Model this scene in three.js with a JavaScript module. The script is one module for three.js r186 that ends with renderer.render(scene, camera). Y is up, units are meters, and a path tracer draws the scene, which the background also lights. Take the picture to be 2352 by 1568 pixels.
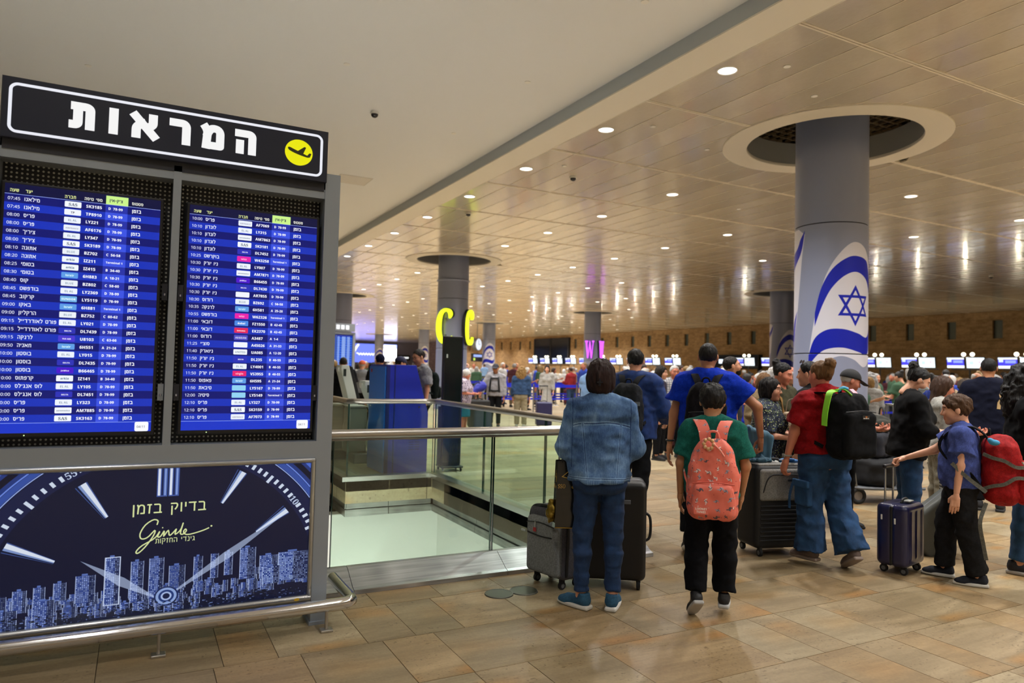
import * as THREE from 'three';
import { mergeGeometries } from 'three/addons/utils/BufferGeometryUtils.js';
import { RoundedBoxGeometry } from 'three/addons/geometries/RoundedBoxGeometry.js';
import { TextGeometry } from 'three/addons/geometries/TextGeometry.js';
import { FontLoader } from 'three/addons/loaders/FontLoader.js';
import { RectAreaLightUniformsLib } from 'three/addons/lights/RectAreaLightUniformsLib.js';

// ---------------------------------------------------------------- camera, renderer, exposure
const scene = new THREE.Scene();
scene.background = new THREE.Color(0x000000);
const renderer = new THREE.WebGLRenderer({ antialias: true });
renderer.toneMapping = THREE.LinearToneMapping;
renderer.toneMappingExposure = 0.94;
renderer.shadowMap.enabled = true;
RectAreaLightUniformsLib.init();

const camera = new THREE.PerspectiveCamera(51.47, 1.5, 0.05, 300);
camera.position.set(0, 1.55, 0);
{
  const yaw = 0.48554, pitch = 0.03762, roll = 0.0253;
  const f = new THREE.Vector3(Math.sin(yaw) * Math.cos(pitch), Math.sin(pitch), -Math.cos(yaw) * Math.cos(pitch));
  const r = new THREE.Vector3(Math.cos(yaw), 0, Math.sin(yaw)), u = new THREE.Vector3().crossVectors(r, f);
  camera.up.copy(u).multiplyScalar(Math.cos(roll)).addScaledVector(r, -Math.sin(roll));
  camera.lookAt(camera.position.clone().add(f));
}
camera.focus = 4.9;
camera.userData.fStop = 2.0;

// brightness of the lamps (candela of one ceiling downlight, glow of lenses and screens)
const LAMP = 54, LENS = 7, SCREEN = 1.1;
const CEIL = 5.5, PLASTER = 5.72, BAY = 2.705, SEAM0 = -5.43;
const lampColor = new THREE.Color(1.0, 0.98, 0.955);

// ---------------------------------------------------------------- helpers
let seed = 7;
const rnd = () => { seed = (seed * 1664525 + 1013904223) >>> 0; return seed / 4294967296; };
const rr = (a, b) => a + (b - a) * rnd();
const pick = (a) => a[Math.floor(rnd() * a.length)];
const used = {};
const numbered = (n) => { used[n] = (used[n] ?? -1) + 1; return used[n] ? n + '_' + String(used[n]).padStart(3, '0') : n; };
const V = (x, y, z) => new THREE.Vector3(x, y, z);
const PI = Math.PI, DEG = PI / 180;

function shade(o) { o.castShadow = true; o.receiveShadow = true; return o; }
function tag(o, label, category, group) { o.userData.label = label; o.userData.category = category; if (group) o.userData.group = group; return o; }
function thing(name, label, category, pos = [0, 0, 0], turn = 0, group) {
  const g = new THREE.Group(); g.name = numbered(name); g.position.set(...pos); g.rotation.y = turn; scene.add(g);
  return tag(g, label, category, group);
}
function part(name, geo, mat, parent) {
  const m = shade(new THREE.Mesh(Array.isArray(geo) ? merge(geo) : geo, mat)); m.name = name; parent.add(m); return m;
}
function structGroup(name) { const g = new THREE.Group(); g.name = name; g.userData.kind = 'structure'; scene.add(g); return g; }
function struct(name, geo, mat) { const m = part(name, geo, mat, scene); m.userData.kind = 'structure'; return m; }
function oneMesh(name, geo, mat, label, category, group) { const m = part(numbered(name), geo, mat, scene); return tag(m, label, category, group); }
function merge(list) {
  const gs = list.map((g) => { const h = g.index ? g.toNonIndexed() : g; for (const k of Object.keys(h.attributes)) if (!['position', 'normal', 'uv'].includes(k)) h.deleteAttribute(k); return h; });
  return mergeGeometries(gs);
}
// box by its corner ranges, uv in metres
function box(x0, x1, y0, y1, z0, z1) {
  const g = new THREE.BoxGeometry(x1 - x0, y1 - y0, z1 - z0); g.translate((x0 + x1) / 2, (y0 + y1) / 2, (z0 + z1) / 2); return boxUV(g);
}
function boxUV(g, du = 0, dv = 0) {
  const p = g.attributes.position, n = g.attributes.normal, uv = new Float32Array(p.count * 2);
  for (let i = 0; i < p.count; i++) {
    const ax = Math.abs(n.getX(i)), ay = Math.abs(n.getY(i)), az = Math.abs(n.getZ(i));
    let u, v; if (ay >= ax && ay >= az) { u = p.getX(i); v = p.getZ(i); } else if (ax >= az) { u = p.getZ(i); v = p.getY(i); } else { u = p.getX(i); v = p.getY(i); }
    uv[2 * i] = u + du; uv[2 * i + 1] = v + dv;
  }
  g.setAttribute('uv', new THREE.BufferAttribute(uv, 2)); return g;
}
function rbox(w, h, d, r, x = 0, y = 0, z = 0, seg = 2) { const g = new RoundedBoxGeometry(w, h, d, seg, Math.min(r, w / 2.01, h / 2.01, d / 2.01)); g.translate(x, y, z); return boxUV(g); }
function cyl(r0, r1, h, x, y, z, seg = 24, open = false) { const g = new THREE.CylinderGeometry(r0, r1, h, seg, 1, open); g.translate(x, y, z); return g; }
function tube(pts, r, seg = 32, rad = 10, closed = false) { return new THREE.TubeGeometry(new THREE.CatmullRomCurve3(pts.map((p) => V(...p)), closed, 'centripetal'), seg, r, rad, closed); }
function pipe(pts, r, bend = 0.06, rad = 14) {           // straight runs with rounded corners
  const path = new THREE.CurvePath(); let a = V(...pts[0]);
  for (let i = 1; i < pts.length; i++) {
    const b = V(...pts[i]);
    if (i < pts.length - 1) {
      const c = V(...pts[i + 1]), k = Math.min(bend, a.distanceTo(b) * 0.45, b.distanceTo(c) * 0.45);
      const e = b.clone().lerp(a, k / b.distanceTo(a)), f = b.clone().lerp(c, k / b.distanceTo(c));
      path.add(new THREE.LineCurve3(a, e)); path.add(new THREE.QuadraticBezierCurve3(e, b, f)); a = f;
    } else path.add(new THREE.LineCurve3(a, b));
  }
  return new THREE.TubeGeometry(path, pts.length * 14, r, rad, false);
}
// flat strap swept along points; side = direction of its width
function strap(pts, w, t, side = [1, 0, 0], seg = 28) {
  const c = new THREE.CatmullRomCurve3(pts.map((p) => V(...p)), false, 'centripetal'), P = [], N = [], U = [], I = []; let L = 0, last = null;
  const sides = typeof side === 'function' ? side : () => V(...side);
  for (let i = 0; i <= seg; i++) {
    const u = i / seg, p = c.getPointAt(u), T = c.getTangentAt(u), s = sides(u).clone(); s.addScaledVector(T, -s.dot(T)).normalize(); const n = V(0, 0, 0).crossVectors(T, s);
    if (last) L += p.distanceTo(last); last = p;
    const ww = (typeof w === 'function' ? w(u) : w) / 2, q = [[-ww, -t / 2], [ww, -t / 2], [ww, t / 2], [-ww, t / 2]];
    for (let k = 0; k < 4; k++) {
      const a = q[k], b = q[(k + 1) % 4];
      for (const [e, f] of [a, b]) { const v = p.clone().addScaledVector(s, e).addScaledVector(n, f); P.push(v.x, v.y, v.z); U.push(e, L); const nn = k === 0 ? n.clone().negate() : k === 1 ? s : k === 2 ? n : s.clone().negate(); N.push(nn.x, nn.y, nn.z); }
    }
  }
  for (let i = 0; i < seg; i++) for (let k = 0; k < 4; k++) { const a = i * 8 + k * 2, b = a + 1, d = a + 8, e = b + 8; I.push(a, b, d, b, e, d); }
  for (const [o, f] of [[0, 1], [seg * 8, 0]]) { const a = o, b = o + 2, d = o + 4, e = o + 6; f ? I.push(a, d, b, a, e, d) : I.push(a, b, d, a, d, e); }
  const g = new THREE.BufferGeometry(); g.setAttribute('position', new THREE.Float32BufferAttribute(P, 3)); g.setAttribute('normal', new THREE.Float32BufferAttribute(N, 3)); g.setAttribute('uv', new THREE.Float32BufferAttribute(U, 2)); g.setIndex(I);
  return g;
}
// noise
const perm = new Uint8Array(512); { let s = 99; const p = [...Array(256).keys()]; for (let i = 255; i > 0; i--) { s = (s * 1664525 + 1013904223) >>> 0; const j = s % (i + 1); [p[i], p[j]] = [p[j], p[i]]; } for (let i = 0; i < 512; i++) perm[i] = p[i & 255]; }
function n3(x, y, z) {
  const X = Math.floor(x), Y = Math.floor(y), Z = Math.floor(z); x -= X; y -= Y; z -= Z;
  const u = x * x * (3 - 2 * x), v = y * y * (3 - 2 * y), w = z * z * (3 - 2 * z), h = (i, j, k) => perm[perm[perm[(X + i) & 255] + ((Y + j) & 255)] + ((Z + k) & 255)] / 127.5 - 1;
  const l = (a, b, t) => a + (b - a) * t;
  return l(l(l(h(0, 0, 0), h(1, 0, 0), u), l(h(0, 1, 0), h(1, 1, 0), u), v), l(l(h(0, 0, 1), h(1, 0, 1), u), l(h(0, 1, 1), h(1, 1, 1), u), v), w);
}
const fbm = (x, y, z, o = 4) => { let s = 0, a = 0.5; for (let i = 0; i < o; i++) { s += a * n3(x, y, z); x *= 2.03; y *= 2.03; z *= 2.03; a *= 0.5; } return s; };

// ---------------------------------------------------------------- textures
function canvas(w, h, draw, srgb = true) {
  const c = document.createElement('canvas'); c.width = w; c.height = h; draw(c.getContext('2d'), w, h);
  const t = new THREE.CanvasTexture(c); if (srgb) t.colorSpace = THREE.SRGBColorSpace; t.magFilter = THREE.LinearFilter; t.anisotropy = 8; return t;
}
function pixels(w, h, fn, srgb = true) {   // fn(u, v) -> [r,g,b] in 0..255
  const d = new Uint8Array(w * h * 4);
  for (let y = 0; y < h; y++) for (let x = 0; x < w; x++) { const c = fn(x / w, y / h, x, y), o = (y * w + x) * 4; d[o] = c[0]; d[o + 1] = c[1]; d[o + 2] = c[2]; d[o + 3] = 255; }
  const t = new THREE.DataTexture(d, w, h); t.wrapS = t.wrapT = THREE.RepeatWrapping; t.magFilter = THREE.LinearFilter; t.minFilter = THREE.LinearMipmapLinearFilter; t.generateMipmaps = true; if (srgb) t.colorSpace = THREE.SRGBColorSpace; t.needsUpdate = true; return t;
}
// noise that tiles over n lattice steps
const tn = (u, v, n, m, s) => { const x = u * n, y = v * m, X = Math.floor(x), Y = Math.floor(y), a = x - X, b = y - Y, p = a * a * (3 - 2 * a), q = b * b * (3 - 2 * b); const h = (i, j) => perm[perm[((X + i) % n + n) % n & 255] + perm[(((Y + j) % m + m) % m + s * 17) & 255]] / 127.5 - 1; return (h(0, 0) * (1 - p) + h(1, 0) * p) * (1 - q) + (h(0, 1) * (1 - p) + h(1, 1) * p) * q; };
const cl = (x) => Math.max(0, Math.min(255, x));
function stone(u, v) {            // travertine: long veins along u, fine pores
  const w = 0.05 * tn(u, v, 3, 4, 1);
  const vein = 0.5 * tn(u, v + w, 3, 26, 2) + 0.34 * tn(u, v + w, 6, 61, 3) + 0.26 * tn(u, v, 17, 143, 4);
  const patch = 0.6 * tn(u, v, 3, 3, 5) + 0.4 * tn(u, v, 7, 9, 6), fine = tn(u, v, 251, 201, 7) * 0.6 + tn(u, v, 97, 180, 8) * 0.4;
  const pore = tn(u, v, 130, 230, 9) > 0.74 && tn(u, v, 9, 14, 10) > -0.1 ? -34 : 0, rust = Math.max(0, tn(u, v, 4, 15, 11) * tn(u, v, 6, 6, 12) - 0.1) * 60;
  const k = vein * 24 + patch * 10 + fine * 9 + pore;
  return [cl(150 + k + rust * 0.4), cl(135 + k * 0.98 - rust * 0.2), cl(107 + k * 0.9 - rust * 0.8)];
}
const T = {};
T.stone = pixels(1024, 1024, stone);
T.stoneFar = pixels(1024, 1024, (u, v) => {           // the same stone laid in courses; used where joints are too far to pick apart
  const c = stone(u, v), row = Math.floor(v * 8), fr = v * 8 - row, cuts = [[0.08, 0.3, 0.42, 0.66, 0.83], [0.15, 0.35, 0.55, 0.7, 0.95], [0.05, 0.24, 0.5, 0.6, 0.88], [0.12, 0.4, 0.52, 0.78, 0.9]][row % 4];
  let j = fr < 0.02; for (const q of cuts) if (Math.abs(u - q) < 0.0016) j = true;
  const n = cuts.filter((q) => q < u).length, tone = (perm[(row * 7 + n) & 255] / 255 - 0.5) * 22; return j ? [104, 88, 66] : c.map((x) => cl(x * 1.13 + 4 + tone));
});
T.wallStone = pixels(1024, 512, (u, v) => {
  const row = Math.floor(v * 10), fr = v * 10 - row, cols = 8, uu = u * cols + (row % 2) * 0.5 + 0.18 * Math.sin(row * 2.3), ci = Math.floor(uu), fc = uu - ci;
  const tone = (perm[(row * 13 + (ci % cols + cols) % cols * 5) & 255] / 255 - 0.5) * 15, k = tone + 16 * tn(u, v, 23, 31, 3) + 10 * tn(u, v, 90, 70, 4), j = fr < 0.035 || fc < 0.012;
  return j ? [122, 97, 65] : [cl(152 + k), cl(121 + k * 0.9), cl(82 + k * 0.75)];
});
T.grain = pixels(512, 512, (u, v) => { const k = 128 + 60 * tn(u, v, 60, 60, 3) + 50 * tn(u, v, 170, 170, 5); return [k, k, k]; }, false);
T.weave = pixels(256, 256, (u, v) => { const k = 205 + 26 * tn(u, v, 128, 16, 3) + 26 * tn(u, v, 16, 128, 5) + 14 * tn(u, v, 9, 9, 7); return [cl(k), cl(k), cl(k)]; });
T.denim = pixels(512, 512, (u, v) => { const k = 0.55 * tn(u, v, 200, 40, 2) + 0.5 * tn(u, v, 256, 256, 3), f = tn(u, v, 5, 6, 4) * 0.6 + tn(u, v, 14, 9, 5) * 0.4, s = 188 + k * 30 + f * 34; return [cl(s - 12), cl(s), cl(s + 10)]; });
T.brush = pixels(512, 512, (u, v) => { const k = 128 + 70 * tn(u, v, 6, 250, 3) + 40 * tn(u, v, 14, 400, 4); return [k, k, k]; }, false);
T.strand = pixels(512, 512, (u, v) => { const k = 128 + 70 * tn(u, v, 120, 5, 3) + 50 * tn(u, v, 240, 9, 4); return [cl(k), cl(k), cl(k)]; }, false);
T.brushed = pixels(512, 512, (u, v) => { const k = 205 + 20 * tn(u, v, 4, 120, 3) + 20 * tn(u, v, 9, 9, 4) + 14 * tn(u, v, 3, 4, 5); return [cl(k), cl(k), cl(k + 2)]; });
T.panel = pixels(512, 512, (u, v) => { const k = 236 + 5 * tn(u, v, 4, 4, 3) + 3 * tn(u, v, 60, 60, 5); return [cl(k), cl(k), cl(k)]; });

// ---------------------------------------------------------------- materials
function std(c, rough = 0.7, o = {}) { return new THREE.MeshPhysicalMaterial({ color: c, roughness: rough, ...o }); }
const rep = (t, x, y) => { const c = t.clone(); c.repeat.set(x, y); c.wrapS = c.wrapT = THREE.RepeatWrapping; c.needsUpdate = true; return c; };
const glow = (c, k, o = {}) => new THREE.MeshStandardMaterial({ color: 0x050505, emissive: c, emissiveIntensity: k, roughness: 0.4, ...o });
const M = {
  slab: [0xf0eeea, 0xe2dbd2, 0xd8d2c8, 0xe8dac8].map((c) => std(c, 0.42, { map: rep(T.stone, 0.5, 0.5), bumpMap: rep(T.stone, 0.5, 0.5), bumpScale: 0.0006, roughnessMap: null })),
  floorFar: std(0xffffff, 0.3, { map: rep(T.stoneFar, 1 / 4.67, 1 / 4.664) }),
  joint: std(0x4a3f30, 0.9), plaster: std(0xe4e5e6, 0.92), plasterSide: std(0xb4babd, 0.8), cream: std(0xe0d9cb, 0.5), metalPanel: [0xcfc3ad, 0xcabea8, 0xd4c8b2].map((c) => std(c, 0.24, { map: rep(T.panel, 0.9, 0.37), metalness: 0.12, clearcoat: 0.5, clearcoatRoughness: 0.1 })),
  rail: std(0xd6ccba, 0.45), dark: std(0x0c0c0d, 0.8), black: std(0x101113, 0.5), concrete: std(0x7d7972, 0.9), white: std(0xe8e6e0, 0.6), greyWall: std(0x8f8b98, 0.7),
  steel: std(0xb9b6b2, 0.3, { metalness: 1, roughnessMap: null, bumpMap: rep(T.brush, 1, 1), bumpScale: 0.0002 }), steelDull: std(0x9b9a94, 0.42, { metalness: 0.9, map: rep(T.brushed, 1, 1) }), chrome: std(0xd6d6d8, 0.14, { metalness: 1 }),
  frame: std(0x9aa4b0, 0.42, { metalness: 0.45 }), frameDark: std(0x2b2d36, 0.5, { metalness: 0.2 }), column: std(0x9098b4, 0.34, { metalness: 0.35 }),
  glass: new THREE.MeshPhysicalMaterial({ color: 0xeef9f3, transmission: 1, thickness: 0, roughness: 0.02, ior: 1.5 }), glassEdge: std(0x1e3b36, 0.15, { metalness: 0.1 }),
  stoneWall: std(0xffffff, 0.8, { map: rep(T.wallStone, 1 / 7.2, 1 / 4.2), bumpMap: rep(T.wallStone, 1 / 7.2, 1 / 4.2), bumpScale: 0.004 }),
  rubber: std(0x121214, 0.75), plasticBlack: std(0x141518, 0.4), plasticGrey: std(0x5d6064, 0.5), aluminium: std(0xb4b8bc, 0.25, { metalness: 0.95 }),
};

// ================================================================ FLOOR
const ROW = 0.583, ROW0 = -2.73;
const floor = structGroup('floor');
for (const [x0, x1, z0, z1] of [[-14, 44, -1.564, 11], [-14, -1.2, -4.95, -1.564], [10.2, 44, -8.9, -1.564], [-14, -3, -14, -4.95], [3.72, 44, -9.35, -8.9], [2.5, 44, -14, -9.35], [-14, 44, -116, -14]])
  part('stone_field', box(x0, x1, -0.3, 0, z0, z1), M.floorFar, floor);
part('joint_bed', [box(-1.2, 10.2, -0.3, -0.008, -4.95, -1.564), box(3.72, 10.2, -0.3, -0.008, -8.9, -4.95)], M.joint, floor);
{
  const cache = {};
  const slabGeo = (w, d, k) => cache[w.toFixed(3) + d.toFixed(3) + k] ??= (() => { const g = new THREE.BoxGeometry(w - 0.004, 0.02, d - 0.004); g.translate(0, -0.01, 0); return boxUV(g, k * 0.77 + w, k * 0.41); })();
  const known = { 0: [3.16, 3.48, 4.11, 4.58, 5.2, 5.5, 6.15], 1: [0.4, 0.83, 1.28, 1.585, 2.25, 2.72, 3.0, 3.6], 2: [0.45, 0.72, 1.2, 1.483, 1.788, 2.248, 2.9, 3.35], '-1': [3.32, 3.62, 4.27, 4.9, 5.2] };
  const lengths = [0.31, 0.46, 0.62, 0.46, 0.77, 0.31, 0.62];
  for (let k = -2; k < 11; k++) {
    const z1 = ROW0 - k * ROW; if (z1 <= -8.9) break;
    for (const [from, end, zc] of [[-1.2, 3.72, -4.95], [3.72, 10.2, -8.9]]) {
    const z0 = Math.max(z1 - ROW, zc); if (z0 >= z1 - 0.02) continue; let x = from;
    const kn = known[k] ?? []; let i = (k + 5) * 3;
    while (x < end - 0.05) {
      let nx = x + lengths[(i += 1 + (k & 1)) % 7]; const q = kn.find((c) => c > x + 0.12); if (q && nx > q - 0.2) nx = q; if (end - nx < 0.2) nx = end;
      const m = part('floor_slab', slabGeo(nx - x, z1 - z0, i % 4), M.slab[(i * 5 + k + 40) % 4], floor); m.position.set((x + nx) / 2, rr(-0.0006, 0), (z0 + z1) / 2); x = nx;
    } }
  }
}
// ================================================================ WALLS
struct('wall_left', box(-14.4, -14, -3, 6.8, -116, 11), M.plaster);
struct('wall_back', box(-14.4, 44.2, -3, 6.8, 11, 11.4), M.plaster);
struct('wall_end', box(-14.4, 44.2, -0.3, 6.8, -116.4, -116), M.greyWall);
const stoneWall = structGroup('wall_right');
{
  const zs = []; for (let k = -10; k <= 33; k++) zs.push(-22.8 - 2.6 * k);
  const vis = zs.filter((z) => !(z < -67 && z > -76)), y0 = 3.95, y1 = 5.0, geo = [box(43.4, 44.2, -0.3, y0, -116, 11), box(43.4, 44.2, y1, 6.8, -116, 11)];
  const s = vis.map((z) => [z - 0.27, z + 0.27]).sort((a, b) => b[0] - a[0]); let z = 11; for (const [a, b] of s) { if (b < z) { geo.push(box(43.4, 44.2, y0, y1, b, z)); z = a; } } geo.push(box(43.4, 44.2, y0, y1, -116, z));
  part('stone_facing', geo, M.stoneWall, stoneWall);
  const pg = box(-0.02, 0.02, y0, y1, -0.25, 0.25), fg = merge([box(-0.03, 0.03, y0, y1, -0.27, -0.24), box(-0.03, 0.03, y0, y1, 0.24, 0.27)]), paneMat = std(0x5c6562, 0.08, { metalness: 0.1 });
  for (const zz of vis) { const p = part('slit_window_pane', pg, paneMat, stoneWall); p.position.set(43.6, 0, zz); const f = part('slit_window_frame', fg, M.dark, p); }
}
// ================================================================ CEILINGS
const COLS = []; for (const x of [10.25, 27.55]) for (let k = -1; k < 6; k++) COLS.push([x, -8.0 - 16.2 * k]);
const R_IN = 1.365, R_OUT = 1.78, R_COL = 0.57;
struct('ceiling_plaster', box(-14, 5.87, PLASTER, PLASTER + 0.2, -116, 11), M.plaster);
const trim = structGroup('trim_1');
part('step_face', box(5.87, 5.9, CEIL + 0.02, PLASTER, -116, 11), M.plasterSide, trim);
part('soffit_band', box(5.872, 6.42, CEIL, CEIL + 0.05, -116, 11), M.cream, trim);
struct('ceiling_deck', box(5.9, 44, 6.5, 6.7, -116, 11), M.concrete);
const ceil = structGroup('ceiling');
{
  const W = 0.53, cx = camera.position.x, cz = camera.position.z, list = [];
  const X0 = 6.42, NX = 70;
  const profile = (w) => [[-w / 2, 0.03], [-w / 2, 0.006], [-w / 2 + 0.008, 0], [w / 2 - 0.008, 0], [w / 2, 0.006], [w / 2, 0.03]];
  // a panel from z0 to z1; ends may slope (z at its left and right edge)
  function panelGeo(w, z0l, z0r, z1l, z1r) {
    const pr = profile(w), P = [], I = [], U = [], n = pr.length, lerp = (a, b, x) => a + (b - a) * (x / w + 0.5); let k = 0;
    for (let i = 0; i < n - 1; i++) {
      const [ax, ay] = pr[i], [bx, by] = pr[i + 1];
      for (const [x, y, e] of [[ax, ay, 0], [bx, by, 0], [bx, by, 1], [ax, ay, 1]]) { P.push(x, y, e ? lerp(z1l, z1r, x) : lerp(z0l, z0r, x)); U.push(x, P[P.length - 1]); }
      I.push(k, k + 1, k + 2, k, k + 2, k + 3); k += 4;
    }
    for (const e of [0, 1]) { for (const i of [0, 2, 3, 5]) { const [x, y] = pr[i]; P.push(x, y, e ? lerp(z1l, z1r, x) : lerp(z0l, z0r, x)); U.push(x, y); } e ? I.push(k, k + 2, k + 1, k, k + 3, k + 2) : I.push(k, k + 1, k + 2, k, k + 2, k + 3); k += 4; }
    const g = new THREE.BufferGeometry(); g.setAttribute('position', new THREE.Float32BufferAttribute(P, 3)); g.setAttribute('uv', new THREE.Float32BufferAttribute(U, 2)); g.setIndex(I); const h = g.toNonIndexed(); h.computeVertexNormals(); return h;
  }
  const full = panelGeo(W - 0.006, -BAY / 2 + 0.03, -BAY / 2 + 0.03, BAY / 2 - 0.03, BAY / 2 - 0.03);
  const fwd = V(0.4667, 0, -0.8844);
  for (let k = -6; k < 41; k++) for (let i = 0; i < NX; i++) {
    const x = X0 + W * (i + 0.5), z = SEAM0 - BAY * (k + 0.5), d = Math.hypot(x - cx, z - cz), ahead = ((x - cx) * fwd.x + (z - cz) * fwd.z) / d;
    const hit = COLS.filter(([a, b]) => Math.abs(a - x) < R_OUT + W && Math.abs(b - z) < R_OUT + BAY / 2);
    const pieces = [];
    if (!hit.length) pieces.push(null);
    else {
      const [a, b] = hit[0], Rm = (R_IN + R_OUT) / 2, half = (xx) => { const q = Rm * Rm - (xx - a) ** 2; return q > 0 ? Math.sqrt(q) : -1; };
      const hl = half(x - W / 2), hr = half(x + W / 2), lo = z - BAY / 2 + 0.03, hi = z + BAY / 2 - 0.03;
      if (hl < 0 && hr < 0) pieces.push(null);
      else { const L = Math.max(hl, 0), Rr = Math.max(hr, 0); const m = (v) => v - z;
        const hiC = Math.max(Math.max(b - L, b - Rr)), loC = Math.min(b + L, b + Rr);
        if (Math.min(b - L, b - Rr) > lo) pieces.push(panelGeo(W - 0.006, m(lo), m(lo), m(Math.min(hi, b - L)), m(Math.min(hi, b - Rr))));
        if (Math.max(b + L, b + Rr) < hi) pieces.push(panelGeo(W - 0.006, m(Math.max(lo, b + L)), m(Math.max(lo, b + Rr)), m(hi), m(hi))); }
    }
    const tilt = (rnd() - 0.5) * 0.016, dy = rnd() * 0.003;
    for (const g of pieces) list.push({ x, z, d, ahead, g: g ?? full, tilt, dy, c: (i * 7 + k * 3 + 60) % 3 });
  }
  const seen = list.filter((p) => p.ahead > 0.80 && p.d > 7).sort((a, b) => a.d - b.d), near = new Set(seen.slice(0, 290));
  const rest = [[], [], []];
  for (const p of list) {
    if (near.has(p)) { const m = part('ceiling_panel', p.g, M.metalPanel[p.c], ceil); m.position.set(p.x, CEIL + p.dy, p.z); m.rotation.z = p.tilt; }
    else { const g = p.g.clone(); g.rotateZ(p.tilt); g.translate(p.x, CEIL + p.dy, p.z); rest[p.c].push(g); }
  }
  rest.forEach((r, i) => { part('distant_ceiling_panels', mergeGeometries(r), M.metalPanel[i], ceil).userData.kind = 'stuff'; });
  for (let i = 0; i <= NX; i++) { const x = X0 + W * i, cut = []; for (const [a, b] of COLS) if (Math.abs(a - x) < R_OUT - 0.1) { const h = Math.sqrt((R_IN + 0.2) ** 2 - Math.min((a - x) ** 2, R_IN ** 2)); cut.push([b - h, b + h]); } cut.sort((p, q) => q[0] - p[0]); let z = 11; const seg = []; for (const [a, b] of cut) { if (b < z) seg.push([b, z]); z = a; } seg.push([-116, z]); part('joint_strip', seg.filter(([a, b]) => b > a).map(([a, b]) => box(x - 0.005, x + 0.005, CEIL - 0.003, CEIL + 0.03, a, b)), M.rail, ceil); }
  for (let k = -6; k < 41; k++) {
    const z = SEAM0 - BAY * k, cut = []; for (const [a, b] of COLS) if (Math.abs(b - z) < R_IN) { const h = Math.sqrt(R_OUT ** 2 - (b - z) ** 2) - 0.1; cut.push([a - h, a + h]); }
    let x = X0; const seg = []; for (const [a, b] of cut) { seg.push([x, a]); x = b; } seg.push([x, 43.4]);
    const wide = k % 2 === 0;
    part('seam_rail', seg.flatMap(([a, b]) => [box(a, b, CEIL - 0.006, CEIL + 0.03, z - 0.034, z - 0.008), box(a, b, CEIL - 0.006, CEIL + 0.03, z + 0.008, z + 0.034)]), M.rail, ceil);
    part('seam_gap', seg.map(([a, b]) => box(a, b, CEIL + (wide ? 0.06 : 0.004), CEIL + 0.07, z - 0.008, z + 0.008)), wide ? M.dark : M.rail, ceil);
  }
  // rings round the column openings
  const ringGeo = new THREE.LatheGeometry([[R_IN, 0.03], [R_IN, -0.012], [R_IN + 0.012, -0.022], [R_OUT - 0.012, -0.022], [R_OUT, -0.012], [R_OUT, 0.03]].map((p) => new THREE.Vector2(...p)), 72);
  const collar = new THREE.CylinderGeometry(R_IN + 0.005, R_IN + 0.005, 0.42, 72, 1, true); collar.translate(0, 0.21, 0);
  const collarOut = new THREE.CylinderGeometry(R_IN + 0.03, R_IN + 0.03, 0.42, 72, 1, true); collarOut.translate(0, 0.21, 0);
  const collarMat = std(0x8a8a86, 0.6, { side: THREE.DoubleSide }), gridMat = std(0x4a3d26, 0.7);
  const gridGeo = []; for (let i = -7; i <= 7; i++) { const q = i * 0.19, h = Math.sqrt(Math.max(0, (R_IN) ** 2 - q * q)); if (h > 0.1) { gridGeo.push(box(q - 0.008, q + 0.008, 0.42, 0.46, -h, h), box(-h, h, 0.42, 0.46, q - 0.008, q + 0.008)); } }
  const grid = merge(gridGeo);
  const pc = std(0xd2cabb, 0.5);
  for (const [a, b] of COLS) { if (b > 6) continue; for (const [n, g, m] of [['opening_ring', ringGeo, pc], ['opening_collar', collar, collarMat], ['opening_grid', grid, gridMat]]) { const q = part(n, g, m, ceil); q.position.set(a, CEIL, b); } }
}
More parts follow.
